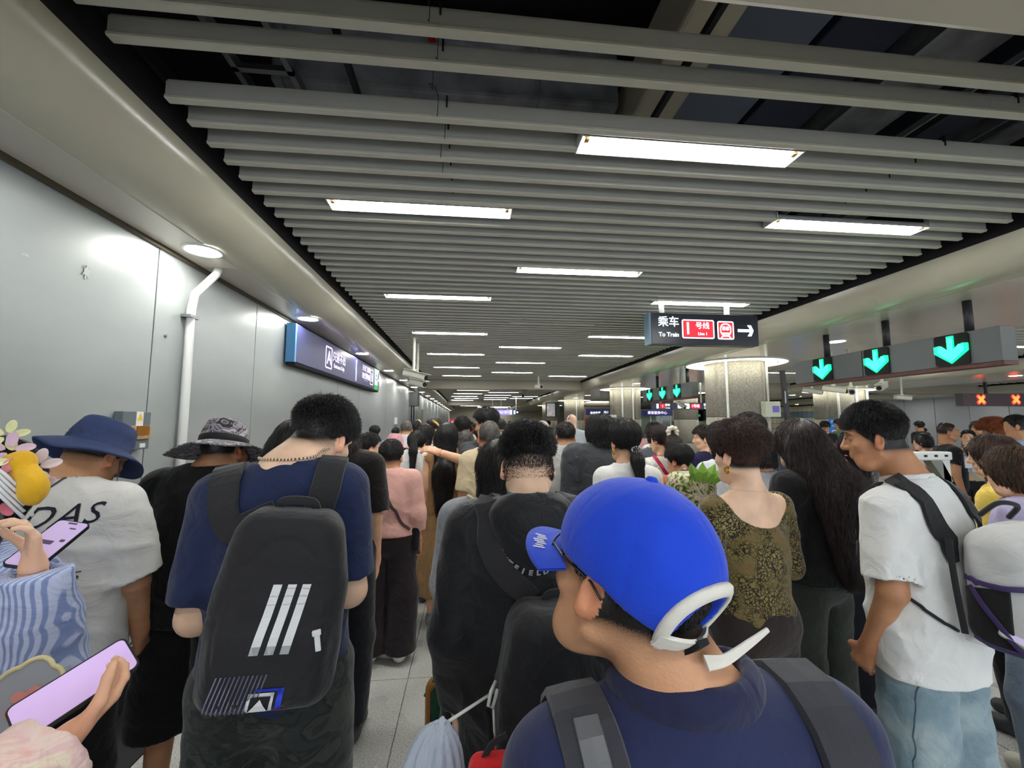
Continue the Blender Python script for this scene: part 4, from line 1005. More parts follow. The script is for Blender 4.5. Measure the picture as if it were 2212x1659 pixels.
# ================================================================ people
def rotm(yaw=0, pitch=0, roll=0):
    """columns = head axes; yaw left positive about z, pitch down positive about x, roll about y"""
    M_ = Matrix.Rotation(yaw, 3, 'Z') @ Matrix.Rotation(-pitch, 3, 'X') @ Matrix.Rotation(roll, 3, 'Y')
    return np.array(M_, f32)
class Body:
    """standing figure, facing +Y in its own frame, feet at z=0"""
    def __init__(s, H=1.70, w=1.0, head=(0, 0, 0), lean=0, female=False, arms=None, stance=.1, sh=None, headfwd=.0, hs=1.0, legs=None, neckr=None, belly=0, tilt=0, hx=0.0, hz=0.0, hsc=(1, 1, 1)):
        k = H/1.70; s.k = k; s.w = w; s.H = H; s.female = female; s.belly = belly
        s.SW = (sh if sh else (.143 if female else .166))*w*k
        s.z = lambda v: v*k
        ln = lean
        s.hip = V3(0, 0, .90*k); s.chest = V3(0, ln*.3, 1.25*k); s.neck0 = V3(0, ln*.38-.01, 1.40*k)
        s.HR = rotm(*[math.radians(a) for a in head])
        s.neck1 = V3(hx*.6, ln*.42+.0+headfwd*.5, 1.475*k)
        s.hs = hs*k**.5; s.hsc = V3(*hsc); s.neck1[2] += hz*.5
        s.hc = s.neck1+V3(hx*.4, headfwd*.5, 0)+s.HR@V3(0, .018*s.hs, .085*s.hs)   # head centre (top of skull .115 above)
        s.hc[2] += hz*.5
        s.nr = neckr or (.048 if female else .058)*w**.5
        s.shl = [V3(-s.SW, ln*.35, (1.345+tilt)*k), V3(s.SW, ln*.35, (1.345-tilt)*k)]
        s.arm = []
        arms = arms or [None, None]
        for i, sd in enumerate((-1, 1)):
            a = arms[i] or 'down'
            S = s.shl[i]
            if a == 'down': e = S+V3(sd*.03, -.02, -.265)*k; h = e+V3(sd*.0, .05, -.235)*k
            elif a == 'front': e = S+V3(sd*.055, .01, -.27)*k; h = e+V3(-sd*.12, .19, .06)*k
            elif a == 'fold': e = S+V3(sd*.06, .02, -.26)*k; h = e+V3(-sd*.2, .12, .0)*k
            elif a == 'up': e = S+V3(sd*.05, .06, -.24)*k; h = e+V3(-sd*.06, .14, .2)*k
            else: e = S+V3(sd*a[0][0], a[0][1], a[0][2])*k; h = e+V3(sd*a[1][0], a[1][1], a[1][2])*k
            s.arm.append((S, e, h))
        st = stance*k
        s.leg = legs or [(V3(-.09*k*w, 0, .88*k), V3(-.10*k*w-.01, .01, .48*k), V3(-st, -.02, .085*k)), (V3(.09*k*w, 0, .88*k), V3(.10*k*w+.01, .01, .48*k), V3(st, -.02, .085*k))]
    # --- fields, all in the figure's own frame
    def to_head(s, P): return ((P-s.hc)@s.HR)/s.hs/s.hsc
    def torso(s, P, g=0.0, gz=0.0):
        k, w = s.k, s.w; f = s.female
        d = s_ell(P, (0, s.chest[1], 1.20*k), ((.148 if f else .162)*w*k+g, (.105 if f else .116)*w*k+g, .205*k+g))
        d = smin(d, s_ell(P, (0, s.chest[1]*.5+.01+s.belly*.4, 1.04*k), ((.128 if f else .152)*w*k+g, (.09 if f else .105)*w*k+g+s.belly, .17*k+g)), .09)
        d = smin(d, s_ell(P, (0, 0, .91*k), ((.172 if f else .165)*w*k+g, (.118 if f else .112)*w*k+g, .13*k+g)), .07)
        a, b = s.shl
        d = smin(d, s_cone(P, (a[0]*.86, a[1], a[2]-.01), (b[0]*.86, b[1], b[2]-.01), (.050 if f else .058)*k+g*.8, (.050 if f else .058)*k+g*.8), .06)
        # trapezius
        for q in (a, b): d = smin(d, s_cone(P, (q[0]*.75, q[1], q[2]+.0), s.neck1*.3+s.neck0*.7-V3(0, 0, .012*k), .042*k+g*.7, .046*k+g*.6), .05)
        return d
    def upper(s, P, i, g=0.0, r0=None, r1=None, far=1.0):
        S, e, h = s.arm[i]; k = s.k*s.w**.5; f = .86 if s.female else 1
        return s_cone(P, S, S+(e-S)*far, (.055*f*k+g) if r0 is None else r0, (.043*f*k+g) if r1 is None else r1)
    def fore(s, P, i, g=0.0, r1=None, far=1.0):
        S, e, h = s.arm[i]; k = s.k*s.w**.5; f = .86 if s.female else 1
        return s_cone(P, e, e+(h-e)*far, .042*f*k+g, (.027*f*k+g) if r1 is None else r1)
    def neck(s, P, g=0): return s_cone(P, s.neck0, s.hc-s.HR@V3(0, .025, .02), s.nr*s.k+.008+g, s.nr*s.k+g)
    def head(s, P, face=True, ears=True):
        q = s.to_head(P)
        d = s_ell(q, (0, -.008, .025), (.070, .093, .090))
        d = smin(d, s_ell(q, (0, .03, -.035), (.060, .062, .082)), .03)       # face / jaw mass
        d = smin(d, s_cone(q, (-.03, .045, -.088), (.03, .045, -.088), .022, .022), .03)   # chin
        for sx in (-1, 1): d = smin(d, s_cone(q, (sx*.056, -.005, -.055), (sx*.030, .05, -.088), .016, .016), .03)
        if face:
            d = smin(d, s_cone(q, (0, .088, .018), (0, .108, -.022), .008, .013), .014)    # nose
            for sx in (-1, 1):
                d = smin(d, s_ell(q, (sx*.012, .096, -.026), (.009, .010, .008)), .008)
                d = smin(d, s_cone(q, (sx*.014, .085, .032), (sx*.045, .072, .030), .009, .008), .012)   # brow
                d = smax(d, -s_ell(q, (sx*.031, .094, .011), (.016, .013, .010)), .012)    # eye socket
                d = smin(d, s_ell(q, (sx*.031, .073, .010), (.0125, .0125, .0115)), .003)  # eyeball + lids
                d = smin(d, s_ell(q, (sx*.045, .055, -.02), (.022, .02, .018)), .02)       # cheek
            d = smin(d, s_cone(q, (-.017, .088, -.052), (.017, .088, -.052), .006, .006), .008)
            d = smin(d, s_cone(q, (-.014, .087, -.062), (.014, .087, -.062), .007, .007), .006)
            d = smax(d, -s_cone(q, (-.02, .1, -.0565), (.02, .1, -.0565), .003, .003), .004)
        if ears:
            for sx in (-1, 1):
                c = V3(sx*.076, -.012, -.008); R = np.array(Matrix.Rotation(sx*-.5, 3, 'Z') @ Matrix.Rotation(.22, 3, 'X'), f32)
                u = (q-c)@R
                e = s_ell(u, (0, 0, 0), (.009, .0185, .033)); e = smax(e, -s_ell(u, (sx*.009, .003, .003), (.008, .0105, .020)), .005)
                e = smin(e, s_ell(u, (0, .008, -.022), (.007, .009, .011)), .008)
                d = smin(d, e, .010)
        return d*s.hs
    def hand(s, P, i, curl=.6, spread=.02, palm=None):
        """palm and five fingers beyond the wrist"""
        S, e, h = s.arm[i]; dr = (h-e)/np.linalg.norm(h-e); sd = (-1, 1)[i]
        nrm = np.asarray(palm if palm is not None else (-sd, 0, 0), f32); nrm = nrm-dr*(nrm@dr); nrm /= np.linalg.norm(nrm)
        side = np.cross(dr, nrm); k = s.k*(.9 if s.female else 1)
        if palm is None and side[1] < 0: side = -side
        if palm is not None and side[2] < 0: side = -side
        wr = h
        d = s_cone(P, wr-dr*.02, wr+dr*.02, .026*k, .024*k)
        pc = wr+dr*.05*k
        for o in (-.026, -.009, .009, .026): d = smin(d, s_cone(P, wr+dr*.01+side*o*.6*k, wr+dr*.085*k+side*o*k, .014*k, .0115*k), .012)
        fs = [(.030, .066, .0088), (.010, .078, .0092), (-.010, .073, .009), (-.029, .056, .0078)]
        for (o, L_, r) in fs:
            b = wr+dr*.09*k+side*o*k; p = b; ang = 0; pts = [b]; 
            for j, fr in enumerate((.45, .32, .23)):
                ang += curl*(.55, .75, .6)[j]; v = dr*math.cos(ang)+nrm*math.sin(ang)+side*o*spread*10
                p = p+v*L_*fr*k; pts.append(p)
            dd = s_chain(P, pts, [r*k, r*.95*k, r*.88*k, r*.8*k], .004); d = smin(d, dd, .006)
        t0 = wr+dr*.03*k+side*.022*k; t1 = t0+(side*.03+dr*.028+nrm*.012)*k; t2 = t1+(dr*.03+nrm*.014*(1+curl)+side*.008)*k; t3 = t2+(dr*.022+nrm*.012-side*.006)*k
        d = smin(d, s_chain(P, [t0, t1, t2, t3], [.014*k, .0115*k, .010*k, .008*k], .006), .012)
        return d
    def legs_(s, P, g=0.0, gk=None, ga=None):
        k = s.k*s.w**.5; gk = g if gk is None else gk; ga = gk if ga is None else ga; d = None
        for (a, b, c) in s.leg:
            e = smin(s_cone(P, a, b, .083*k+g, .055*k+gk), s_cone(P, b, c, .055*k+gk, .037*k+ga), .03)
            d = e if d is None else smin(d, e, .025)
        return d
    def feet(s, P, g=0.0):
        d = None
        for (a, b, c) in s.leg:
            e = smin(s_cone(P, (c[0], c[1]-.03, .045), (c[0]+.01*np.sign(c[0]), c[1]+.13, .032), .040+g, .034+g), s_cone(P, c, (c[0], c[1]-.01, .05), .038+g, .040+g), .02)
            d = e if d is None else np.minimum(d, e)
        return smax(d, -P[:, 2]+.004, .01)
    def full(s, P, face=True, ears=True, hands=None):
        d = smin(s.torso(P), s.neck(P), .035)
        for i in (0, 1):
            d = smin(d, s.upper(P, i), .03); d = smin(d, s.fore(P, i), .015)
            hd = (hands or {}).get(i, dict(curl=.5)); lo_ = s.arm[i][2]
            d = smin(d, s.hand(P, i, **hd), .012)
        d = smin(d, s.legs_(P), .03); d = np.minimum(d, s.feet(P))
        return smin(d, s.head(P, face, ears), .022)
    def bbox(s, m=.1):
        pts = np.array([a for t in s.arm for a in t]+[a for t in s.leg for a in t]+[s.hc, s.neck0])
        lo = pts.min(0)-.16; hi = pts.max(0)+.16; lo[2] = -.02; hi[2] = s.hc[2]+.14; lo[1] = min(lo[1], -.2); hi[1] = max(hi[1], .22); return lo, hi

def reach(B, i, loc, yaw, tgt, out=.04, wl=None):
    """bend arm i so that its wrist meets a point of the hall"""
    Rz = Matrix.Rotation(math.radians(-yaw), 3, 'Z'); l = Rz @ (Vector(tgt)-Vector(loc)); S = B.arm[i][0]; w_ = V3(*l); mid = (S+w_)/2; d = float(np.linalg.norm(w_-S))
    sd = (-1, 1)[i]; up = V3(sd*out*8, -.15, -1) if np.ndim(out) == 0 else V3(*out); dv = (w_-S)/d; up = up-dv*(up@dv); up /= np.linalg.norm(up); a = .28*B.k
    B.arm[i] = (S, (mid+up*math.sqrt(max(.0006, a*a-(d/2)**2))).astype(f32), w_)
def stub_attr(me, B, strength=1.0, low=-.055, fade=.05, front=.06, top=.5):
    n = len(me.vertices); P = np.empty(n*3, f32); me.vertices.foreach_get('co', P); q = B.to_head(P.reshape(-1, 3))
    x, y, z = q.T
    hl = low+np.clip((y+.02)/.06, 0, 1)*.07+np.where(y > .03, np.clip((y-.03)/.045, 0, 1)*.075, 0)
    v = np.clip((z-hl)/fade, 0, 1)*strength
    ear = (np.abs(x) > .0755) & (z < .035) & (z > -.05); v[ear] = 0
    v = v*np.clip((P.reshape(-1, 3)[:, 2]-(B.neck1[2]-.015))/.085, 0, 1); v[np.linalg.norm(q, axis=1) > .2] = 0
    a = me.attributes.new('stub', 'FLOAT', 'POINT'); a.data.foreach_set('value', v.astype(f32))
    fl_ = np.where((np.abs(x) > .0745) & (z < .04) & (z > -.06) & (np.abs(y+.01) < .04), .55, 0)
    for i in (0, 1):
        hpos = B.arm[i][2]; dd = np.linalg.norm(P.reshape(-1, 3)-hpos, axis=1); fl_ = np.maximum(fl_, np.clip(1-dd/.14, 0, 1)*.35)
    a = me.attributes.new('flush', 'FLOAT', 'POINT'); a.data.foreach_set('value', fl_.astype(f32))

def make_body(B, parent, skin, h=.011, hh=.0045, face=True, hands=None, fine_hands=(), stub=1.0, low=-.055, fade=.05):
    lo, hi = B.bbox(); zc = B.neck1[2]-.045
    zc = lo[2]+round((zc-lo[2])/h)*h
    fn = lambda P: B.full(P, face, True, hands)
    excl = []
    parts = []
    def clip_fn(P):
        d = fn(P); return d
    # body below the neck line
    f1 = lambda P: np.maximum(B.full(P, False, False, hands), P[:, 2]-zc)
    for i in fine_hands:
        c = B.arm[i][2]+(B.arm[i][2]-B.arm[i][1])*.3
        excl.append((c, i))
    def lowf(P):
        d = f1(P)
        for c, i in excl:
            w_ = B.arm[i][2]; a_ = (w_-B.arm[i][1])/np.linalg.norm(w_-B.arm[i][1]); d = np.where(np.linalg.norm(P-w_, axis=1) < .26, np.maximum(d, (P-w_)@a_-.0), d)
        return d
    parts.append(nets(lowf, lo, hi, h))
    c = B.hc; r = .15*B.hs
    f2 = lambda P: np.maximum(smin(smin(B.torso(P), B.neck(P), .035), B.head(P, face, True), .022), zc-.006-P[:, 2])
    parts.append(nets(f2, (c[0]-r, c[1]-r-.03, zc-.02), (c[0]+r, c[1]+r+.03, c[2]+r), hh))
    for cc, i in excl:
        w_ = B.arm[i][2]; a_ = (w_-B.arm[i][1])/np.linalg.norm(w_-B.arm[i][1]); hd = (hands or {}).get(i, {})
        f3 = lambda P: np.maximum(smin(B.fore(P, i), B.hand(P, i, **hd), .012), -((P-w_)@a_)-.006)
        parts.append(nets(f3, w_+a_*.09-.14, w_+a_*.09+.14, .0038))
    me = mesh_vq('person_body', parts); stub_attr(me, B, stub, low, fade)
    return link('person_body', me, skin, parent)

# ---- strands
def strands(name, B, P0, flow, length, parent, m, fn=None, seg=5, r0=.0007, r1=.0003, jit=.25, lift=0.0, off=.002, seed=1, curl=0.0, cf=40):
    """hair strands as streamlines over a surface fn (figure frame)"""
    rg = np.random.default_rng(seed); n = len(P0); P = P0.astype(f32).copy(); path = [P.copy()]
    L_ = np.asarray(length, f32)*(.7+.6*rg.random(n).astype(f32)); jitv = rg.normal(size=(n, 3)).astype(f32)*jit
    ph = rg.random(n).astype(f32)*6.3
    for j in range(seg-1):
        d = flow(P)+jitv; d /= np.linalg.norm(d, axis=1, keepdims=True)+1e-9
        step = (L_/(seg-1))[:, None]
        P = P+d*step
        if fn is not None:
            g = grad(fn, P); dist = fn(P); tgt = off+lift*(j+1)/(seg-1)*(.4+.9*rg.random(n).astype(f32))
            P = P+g*((np.where(L_ > .012, tgt, off)-dist)*.9)[:, None]
        if curl: P = P+np.stack([np.sin(P[:, 2]*cf+ph), np.cos(P[:, 2]*cf*.9+ph), 0*ph], 1).astype(f32)*curl
        path.append(P.astype(f32).copy())
    A = np.stack(path, 1)
    hc_ = bpy.data.hair_curves.new(name); hc_.add_curves([seg]*n)
    hc_.attributes['position'].data.foreach_set('vector', A.reshape(-1).astype(f32))
    ra = hc_.attributes.get('radius') or hc_.attributes.new('radius', 'FLOAT', 'POINT')
    ra.data.foreach_set('value', np.tile(np.linspace(r0, r1, seg), n).astype(f32))
    o = bpy.data.objects.new(name, hc_); COL.objects.link(o); hc_.materials.append(m); o.parent = parent; o['kind'] = 'stuff'
    return o
def surf_points(me, n, seed=0, mask=None):
    V = np.empty(len(me.vertices)*3, f32); me.vertices.foreach_get('co', V); V = V.reshape(-1, 3)
    if mask is not None: V = V[mask(V)]
    rg = np.random.default_rng(seed)
    if len(V) == 0: return V
    return V[rg.integers(0, len(V), n)]+rg.normal(size=(n, 3)).astype(f32)*.002

# ---- hair styles (fields in head space q)
def hair_field(style, B, **k):
    t = k.get('t', .012); low = k.get('low', -.055); front = k.get('front', .055)
    def crown(q, tt, back=0): 
        d = s_ell(q, (0, -.012-back*.3, .028), (.075+tt, .094+tt+back, .092+tt*1.15)); return d
    def cut(q, lowz, fr, side=None):
        x, y, z = q.T
        # keep above the hairline: low at the nape, climbing past the ears to the forehead
        hl = lowz+np.clip((y+.035)/.05, 0, 1)*(.045)+np.clip((y-.02)/.04, 0, 1)*(fr+.02)
        return (hl-z)*.8
    if style == 'short':
        fr = k.get('fr', .06); vol = k.get('vol', .0)
        def fn(P):
            q = B.to_head(P); x, y, z = q.T
            tt = t*np.clip((z+.055-(y > .02)*.02)/.11, .08, 1.0)+vol*np.clip((z-.0)/.08, 0, 1)
            d = s_ell(q, (0, -.010, .028), (.071, .093, .092))-tt
            d = smax(d, cut(q, low, fr), .012)
            for sx in (-1, 1): d = smax(d, -s_ell(q, (sx*.082, .0, -.022), (.026, .032, .050)), .008)
            d = d+wave(q, 120, 3)*.0018+wave(q, 45, 9)*k.get('rough', .002)
            return d*B.hs
        return fn
    if style == 'bob':      # women, hair covering nape down to length L below head centre
        L_ = k.get('L', .14); wv = k.get('wv', .003); wd = k.get('wd', 1.0)
        def fn(P):
            q = B.to_head(P); x, y, z = q.T
            d = s_ell(q, (0, -.014, .026), (.071+t, .094+t, .092+t*1.1))
            bod = s_cone(q, (0, -.03, .0), (0, -.045, -L_), (.075+t)*wd, (.066+t)*wd, (1, .92, 1))
            d = smin(d, bod, .03); d = smax(d, -L_-z, .02)
            fc = s_ell(q, (0, .105, -.03), (.062, .09, .105)); d = smax(d, -fc, .012)      # face opening
            d = smax(d, -(s_cone(q, (0, .03, -.12), (0, .03, -.3), .055, .08)), .01)
            d = d+wave(q, 70, 5)*wv*.6+np.sin(np.arctan2(x, -y)*34+2*np.sin(z*30))*.0012
            return d*B.hs
        return fn
    if style == 'long':     # hangs down the back to world drop L
        L_ = k.get('L', .45); wd = k.get('wd', .11); wv = k.get('wv', .004); fw = k.get('fw', 6); bx = k.get('bx', 0.0)
        base = hair_field('bob', B, t=t, L=.12)
        a = B.hc+B.HR@V3(0, -.045, -.03); 
        yb = B.chest[1]-.125*B.w-.035
        c = V3(bx, min(a[1]-.06, yb-.0), a[2]-L_*.5); e = V3(bx*1.4, yb-.02, a[2]-L_)
        def fn(P):
            d = base(P)
            g = smin(s_cone(P, a, c, wd*.78, wd, (1, .5, 1)), s_cone(P, c, e, wd, wd*k.get('tip', .72), (1, .5, 1)), .05)
            d = smin(d, g, .04)
            an = P[:, 0]*70+1.6*np.sin(P[:, 2]*fw*2)
            return d+np.sin(an)*.0025+wave(P*V3(1, 1, .35), 38, 6)*wv+wave(P, 15, 8)*wv
        return fn
    if style == 'tail':     # pulled back with a tail from point tz
        L_ = k.get('L', .3); tz = k.get('tz', .03); tw = k.get('tw', .032)
        fnc = hair_field('short', B, t=k.get('t', .009), low=low, fr=.055, rough=.001)
        a = B.hc+(B.HR@V3(0, -.108, tz))*B.hs; yb = min(B.chest[1]-.15*B.w-.02, a[1]-.03)
        b = V3(a[0]+k.get('sx', 0)*.3, a[1]-.045, a[2]-L_*.35); c = V3(a[0]+k.get('sx', 0), yb, a[2]-L_)
        def fn(P):
            d = fnc(P); d = smin(d, s_chain(P, [a, b, c], [tw*.7, tw*1.25, tw*.6], .03), .02)
            an = np.arctan2(P[:, 0]-a[0], -(P[:, 1]-a[1]))
            return d+np.sin(P[:, 0]*160)*.0015+wave(P*V3(1, 1, .3), 70, 6)*.002
        return fn
    if style == 'bun':
        fnc = hair_field('short', B, t=.009, low=low, fr=.055, rough=.001); tz = k.get('tz', .04); r = k.get('r', .042)
        c = B.hc+(B.HR@V3(0, -.12, tz))*B.hs
        return lambda P: smin(fnc(P), s_ell(P, c, (r, r*.85, r))+wave(P, 90, 4)*.003, .012)
FLOWS = {
    'down': lambda B: (lambda P: np.tile(V3(0, -.05, -1), (len(P), 1))+(grad(lambda p: np.linalg.norm(p-B.hc, axis=1), P)*V3(.6, .6, 0)*np.clip((P[:, 2:3]-B.hc[2])/.06, 0, 1))),
}
def flow_crown(B, amt=1.0, whorl=.5, fwd=.0):
    w0 = B.hc+(B.HR@V3(0, -.05, .11))*B.hs
    def f(P):
        d = P-w0; t = np.cross(np.tile(np.asarray(B.HR@V3(0, 0, 1), f32), (len(P), 1)), d)
        d = d/(np.linalg.norm(d, axis=1, keepdims=True)+1e-6); t = t/(np.linalg.norm(t, axis=1, keepdims=True)+1e-6)
        v = d*amt+t*whorl*.4+V3(0, 0, -.6)+V3(0, fwd, 0)
        return v.astype(f32)
    return f
def make_hair(B, parent, m, style='short', h=.006, n=3000, length=.03, lift=.01, jit=.3, seg=4, r0=.0007, whorl=.5, flow=None, seed=1, curl=0, name='hair', hi_ext=None, cfreq=40, **k):
    fn = hair_field(style, B, **k)
    c = B.hc; L_ = k.get('L', .1) if style in ('long', 'tail', 'bob') else .1
    ww = max(.15, k.get('wd', .1)*1.45+abs(k.get('bx', 0))+abs(k.get('sx', 0)) if style != 'bob' else .15)
    lo = (c[0]-ww, c[1]-.27, c[2]-max(.16, L_+.14)); hi = (c[0]+ww, c[1]+.17, c[2]+.18)
    o = sdf_obj(name, fn, lo, hi, h, m, parent)
    if o and n:
        P0 = surf_points(o.data, n, seed)
        if flow is None: flow = flow_crown(B, 1, whorl) if style in ('short', 'bun') else (lambda P: (flow_crown(B, 1, .2)(P)*np.clip((P[:, 2:3]-c[2]+.02)/.08, 0, 1)+V3(0, -.05, -1)).astype(f32))
        qz = B.to_head(P0)[:, 2]; ln_ = np.where(np.ones(len(P0), bool), length, length)*(np.clip((qz+.02)/.08, .12, 1) if style == 'short' else 1)
        lf_ = lift*np.clip((qz-.0)/.07, .08, 1) if style == 'short' else lift
        strands('hair_strands', B, P0, flow, ln_, o, m, fn, seg, r0, r0*.45, jit, lf_, seed=seed, curl=curl, cf=cfreq)
    return o, fn

# ---- garments
def shirt_field(B, sleeve=.62, hem=.86, g=.018, neck=.075, neck_drop=.0, cuff=.02, baggy=.0, fold=.006, seed=1, long_sleeve=False, flare=0.0, wide_neck=None, foldf=34, puff=0, sleeves=(1, 1)):
    k = B.k
    def raw(P):
        d = B.torso(P, g)
        if baggy:
            d = smin(d, s_cone(P, (0, B.chest[1]-.0, 1.22*k), (0, 0, hem*k), .150*B.w*k+g, (.150+baggy)*B.w*k+g, (1, .66, 1)), .05)
        if flare: d = smin(d, s_cone(P, (0, 0, 1.0*k), (0, 0, hem*k), .13*k+g, .15*k+g+flare, (1, .8, 1)), .05)
        return d
    def fn(P):
        d = raw(P)
        for i in (0, 1):
            if not sleeves[i]: continue
            S, e, h = B.arm[i]
            if long_sleeve:
                a = smin(B.upper(P, i, g+.004+puff*.3), B.fore(P, i, g+puff, r1=.034*k+g*.6+puff*.5, far=long_sleeve), .03)
                dr = (h-e)/np.linalg.norm(h-e); hp = e+(h-e)*long_sleeve
                a = np.maximum(a, ((P-hp)@dr))
                a = smax(a, -s_cone(P, hp-dr*.04, hp+dr*.05, .03*k, .034*k+g*.3), .006)
            else:
                dr = (e-S)/np.linalg.norm(e-S); L_ = np.linalg.norm(e-S); hp = S+dr*L_*sleeve
                a = s_cone(P, S, S+dr*L_, .054*k*B.w**.5+g*.8, .044*k*B.w**.5+g*.7+cuff*.8)
                a = smax(a, (P-hp)@dr, .006)
                a = smax(a, -s_cone(P, hp-dr*.035, hp+dr*.06, .042*k*B.w**.5+g*.3+cuff*.5, .043*k*B.w**.5+g*.3+cuff*.75), .006)
            d = smin(d, a, .022)
        d = d-folds(P, foldf, seed, (.25, .1, 1), 2.2)*fold-wave(P, 14, seed+5)*fold*.7
        d = smax(d, hem*k-P[:, 2], .008)
        # hollow the hem a little
        d = smax(d, -np.maximum(B.torso(P, g*.25), P[:, 2]-(hem*k+.02)), .004)
        if wide_neck: d = smax(d, -s_ell(P, wide_neck[0], wide_neck[1]), .008)
        nk = s_cone(P, B.neck0-V3(0, -.02, .0+neck_drop), B.neck1+V3(0, 0, .2), neck, neck+.05, (1, .92, 1))
        return smax(d, -nk, .006)
    return fn
def collar_field(B, neck=.075, r=.007, drop=0.0, g=.02): # rib at the neckline
    def fn(P):
        nk = s_cone(P, B.neck0-V3(0, -.02, .0+drop), B.neck1+V3(0, 0, .2), neck, neck+.05, (1, .92, 1))
        return np.sqrt(nk*nk+B.torso(P, g)**2)-r
    return fn
def garment(B, parent, m, name='shirt', h=.009, **k):
    fn = shirt_field(B, **k); lo, hi = B.bbox(); lo = lo.copy(); hi = hi.copy(); lo[2] = k.get('hem', .86)*B.k-.02; hi[2] = B.neck1[2]+.05
    pts = np.array([a for t in B.arm for a in t]); lo[2] = min(lo[2], pts[:, 2].min()-.1)
    hi[2] = max(hi[2], pts[:, 2].max()+.1); lo[0] -= .05; hi[0] += .05; lo[1] -= .05; hi[1] += .05
    o = sdf_obj(name, fn, lo, hi, h, m, parent); return o, fn
def trousers(B, parent, m, name='trousers', h=.011, g=.014, gk=.02, ga=.035, top=.98, bot=.09, fold=.006, seed=3, foldf=40, skirt=None):
    k = B.k
    def fn(P):
        d = smin(s_ell(P, (0, 0, .91*k), ((.172 if B.female else .165)*B.w*k+g, (.118 if B.female else .112)*B.w*k+g, .14*k+g)), B.legs_(P, g, gk, ga), .03)
        if skirt: d = s_cone(P, (0, 0, .98*k), (0, 0, bot*k), .15*B.w*k, skirt, (1, .8, 1))
        if skirt: d = d-np.sin(np.arctan2(P[:, 1], P[:, 0])*11+P[:, 2])*.010*np.clip((.95*k-P[:, 2])/.3, 0, 1)
        d = d-folds(P, foldf, seed, (.3, .1, 1), 2.0)*fold-wave(P, 16, seed+2)*fold*.5
        d = smax(d, P[:, 2]-top*k, .006); return smax(d, bot*k-P[:, 2], .006)
    lo, hi = B.bbox(); w_ = (skirt or 0)+.05; hi = (max(.3*B.w, w_), .3, top*k+.02); lo = (-max(.3*B.w, w_), -.3, bot*k-.02)
    return sdf_obj(name, fn, lo, hi, h, m, parent), fn
def shoes(B, parent, m, h=.009, sole=None):
    lo, hi = (-.3, -.2, -.005), (.3, .32, .14)
    for i, (a, b, c) in enumerate(B.leg):
        def fn(P):
            e = smin(s_cone(P, (c[0], c[1]-.035, .05), (c[0]+.012*np.sign(c[0]), c[1]+.15, .036), .047, .040), s_cone(P, c+V3(0, 0, .0), (c[0], c[1]-.01, .05), .044, .046), .02)
            return smax(smax(e, -P[:, 2]+.002, .006), P[:, 2]-.115, .006)
        o = sdf_obj('shoe', fn, (c[0]-.09, c[1]-.13, -.005), (c[0]+.1, c[1]+.24, .14), h, m, parent)
        if sole:
            def fs(P): return smax(smax(s_cone(P, (c[0], c[1]-.035, .02), (c[0]+.012*np.sign(c[0]), c[1]+.15, .02), .052, .046), P[:, 2]-.028, .006), -P[:, 2], .004)
            sdf_obj('sole', fs, (c[0]-.09, c[1]-.13, -.005), (c[0]+.1, c[1]+.24, .05), h, sole, o)
def face_bits(B, parent, brow='#15110f', lips='#9c5148', closed=False):
    R = Matrix([[float(v) for v in r] for r in B.HR]); T = Matrix.Translation([float(v) for v in B.hc]) @ R.to_4x4() @ Matrix.Scale(float(B.hs), 4)
    for sx in (-1, 1):
        mb = MB(); mb.tube([(sx*.016, .0915, .032), (sx*.030, .0875, .0365), (sx*.046, .0735, .032)], [.0036, .0046, .002], 6, flat=.6)
        me = mb.mesh('eyebrow'); me.transform(T); link('eyebrow', me, mat('brow_'+brow, brow, .7), parent, True)
        mb = MB()
        mb.tube([(sx*.020, .0848, .009 if not closed else .006), (sx*.031, .0872, .0135 if not closed else .0055), (sx*.043, .0795, .010 if not closed else .006)], [.001, .0016, .0008], 5)
        me = mb.mesh('eyelash'); me.transform(T); link('eyelash', me, MATS['brow_'+brow], parent, True)
        if not closed:
            mb = MB(); mb.lathe([(0, .0), (.0035, -.0006), (.0055, -.0022)], n=12, M=Matrix.Translation((sx*.031, .0862, .0085)) @ Matrix.Rotation(-PI/2, 4, 'X'))
            me = mb.mesh('iris'); me.transform(T); link('iris', me, mat('iris_dark', '#1a0f0a', .2), parent, True)
    mb = MB(); mb.tube([(-.02, .089, -.0565), (0, .0962, -.0555), (.02, .089, -.0565)], [.001, .0045, .001], 8, flat=.8)
    me = mb.mesh('lips'); me.transform(T); link('lips', me, mat('lips_'+lips, lips, .5), parent, True)
def root(x, y, yaw, label, group=None, name='person'):
    return empty(name, (x, y, 0), label, 'person', group, rz=math.radians(yaw))
def glasses(B, parent, m=None):
    m = m or mat('glasses_black', '#101010', .3)
    T = Matrix.Translation([float(v) for v in B.hc]) @ Matrix([[float(v) for v in r] for r in B.HR]).to_4x4() @ Matrix.Scale(float(B.hs), 4)
    mb = MB()
    for sx in (-1, 1):
        ring = [(sx*(.033+.022*math.cos(a)), .101-.006*abs(math.cos(a)), .008+.017*math.sin(a)) for a in np.linspace(0, 2*PI, 17)]
        mb.tube(ring, .0016, 5, cap=False)
        mb.tube([(sx*.054, .094, .014), (sx*.077, .05, .014), (sx*.083, -.01, .008), (sx*.082, -.03, -.005)], .0018, 5)
    mb.tube([(-.011, .101, .012), (.011, .101, .012)], .0015, 5)
    me = mb.mesh('glasses'); me.transform(T); return link('glasses', me, m, parent, True)
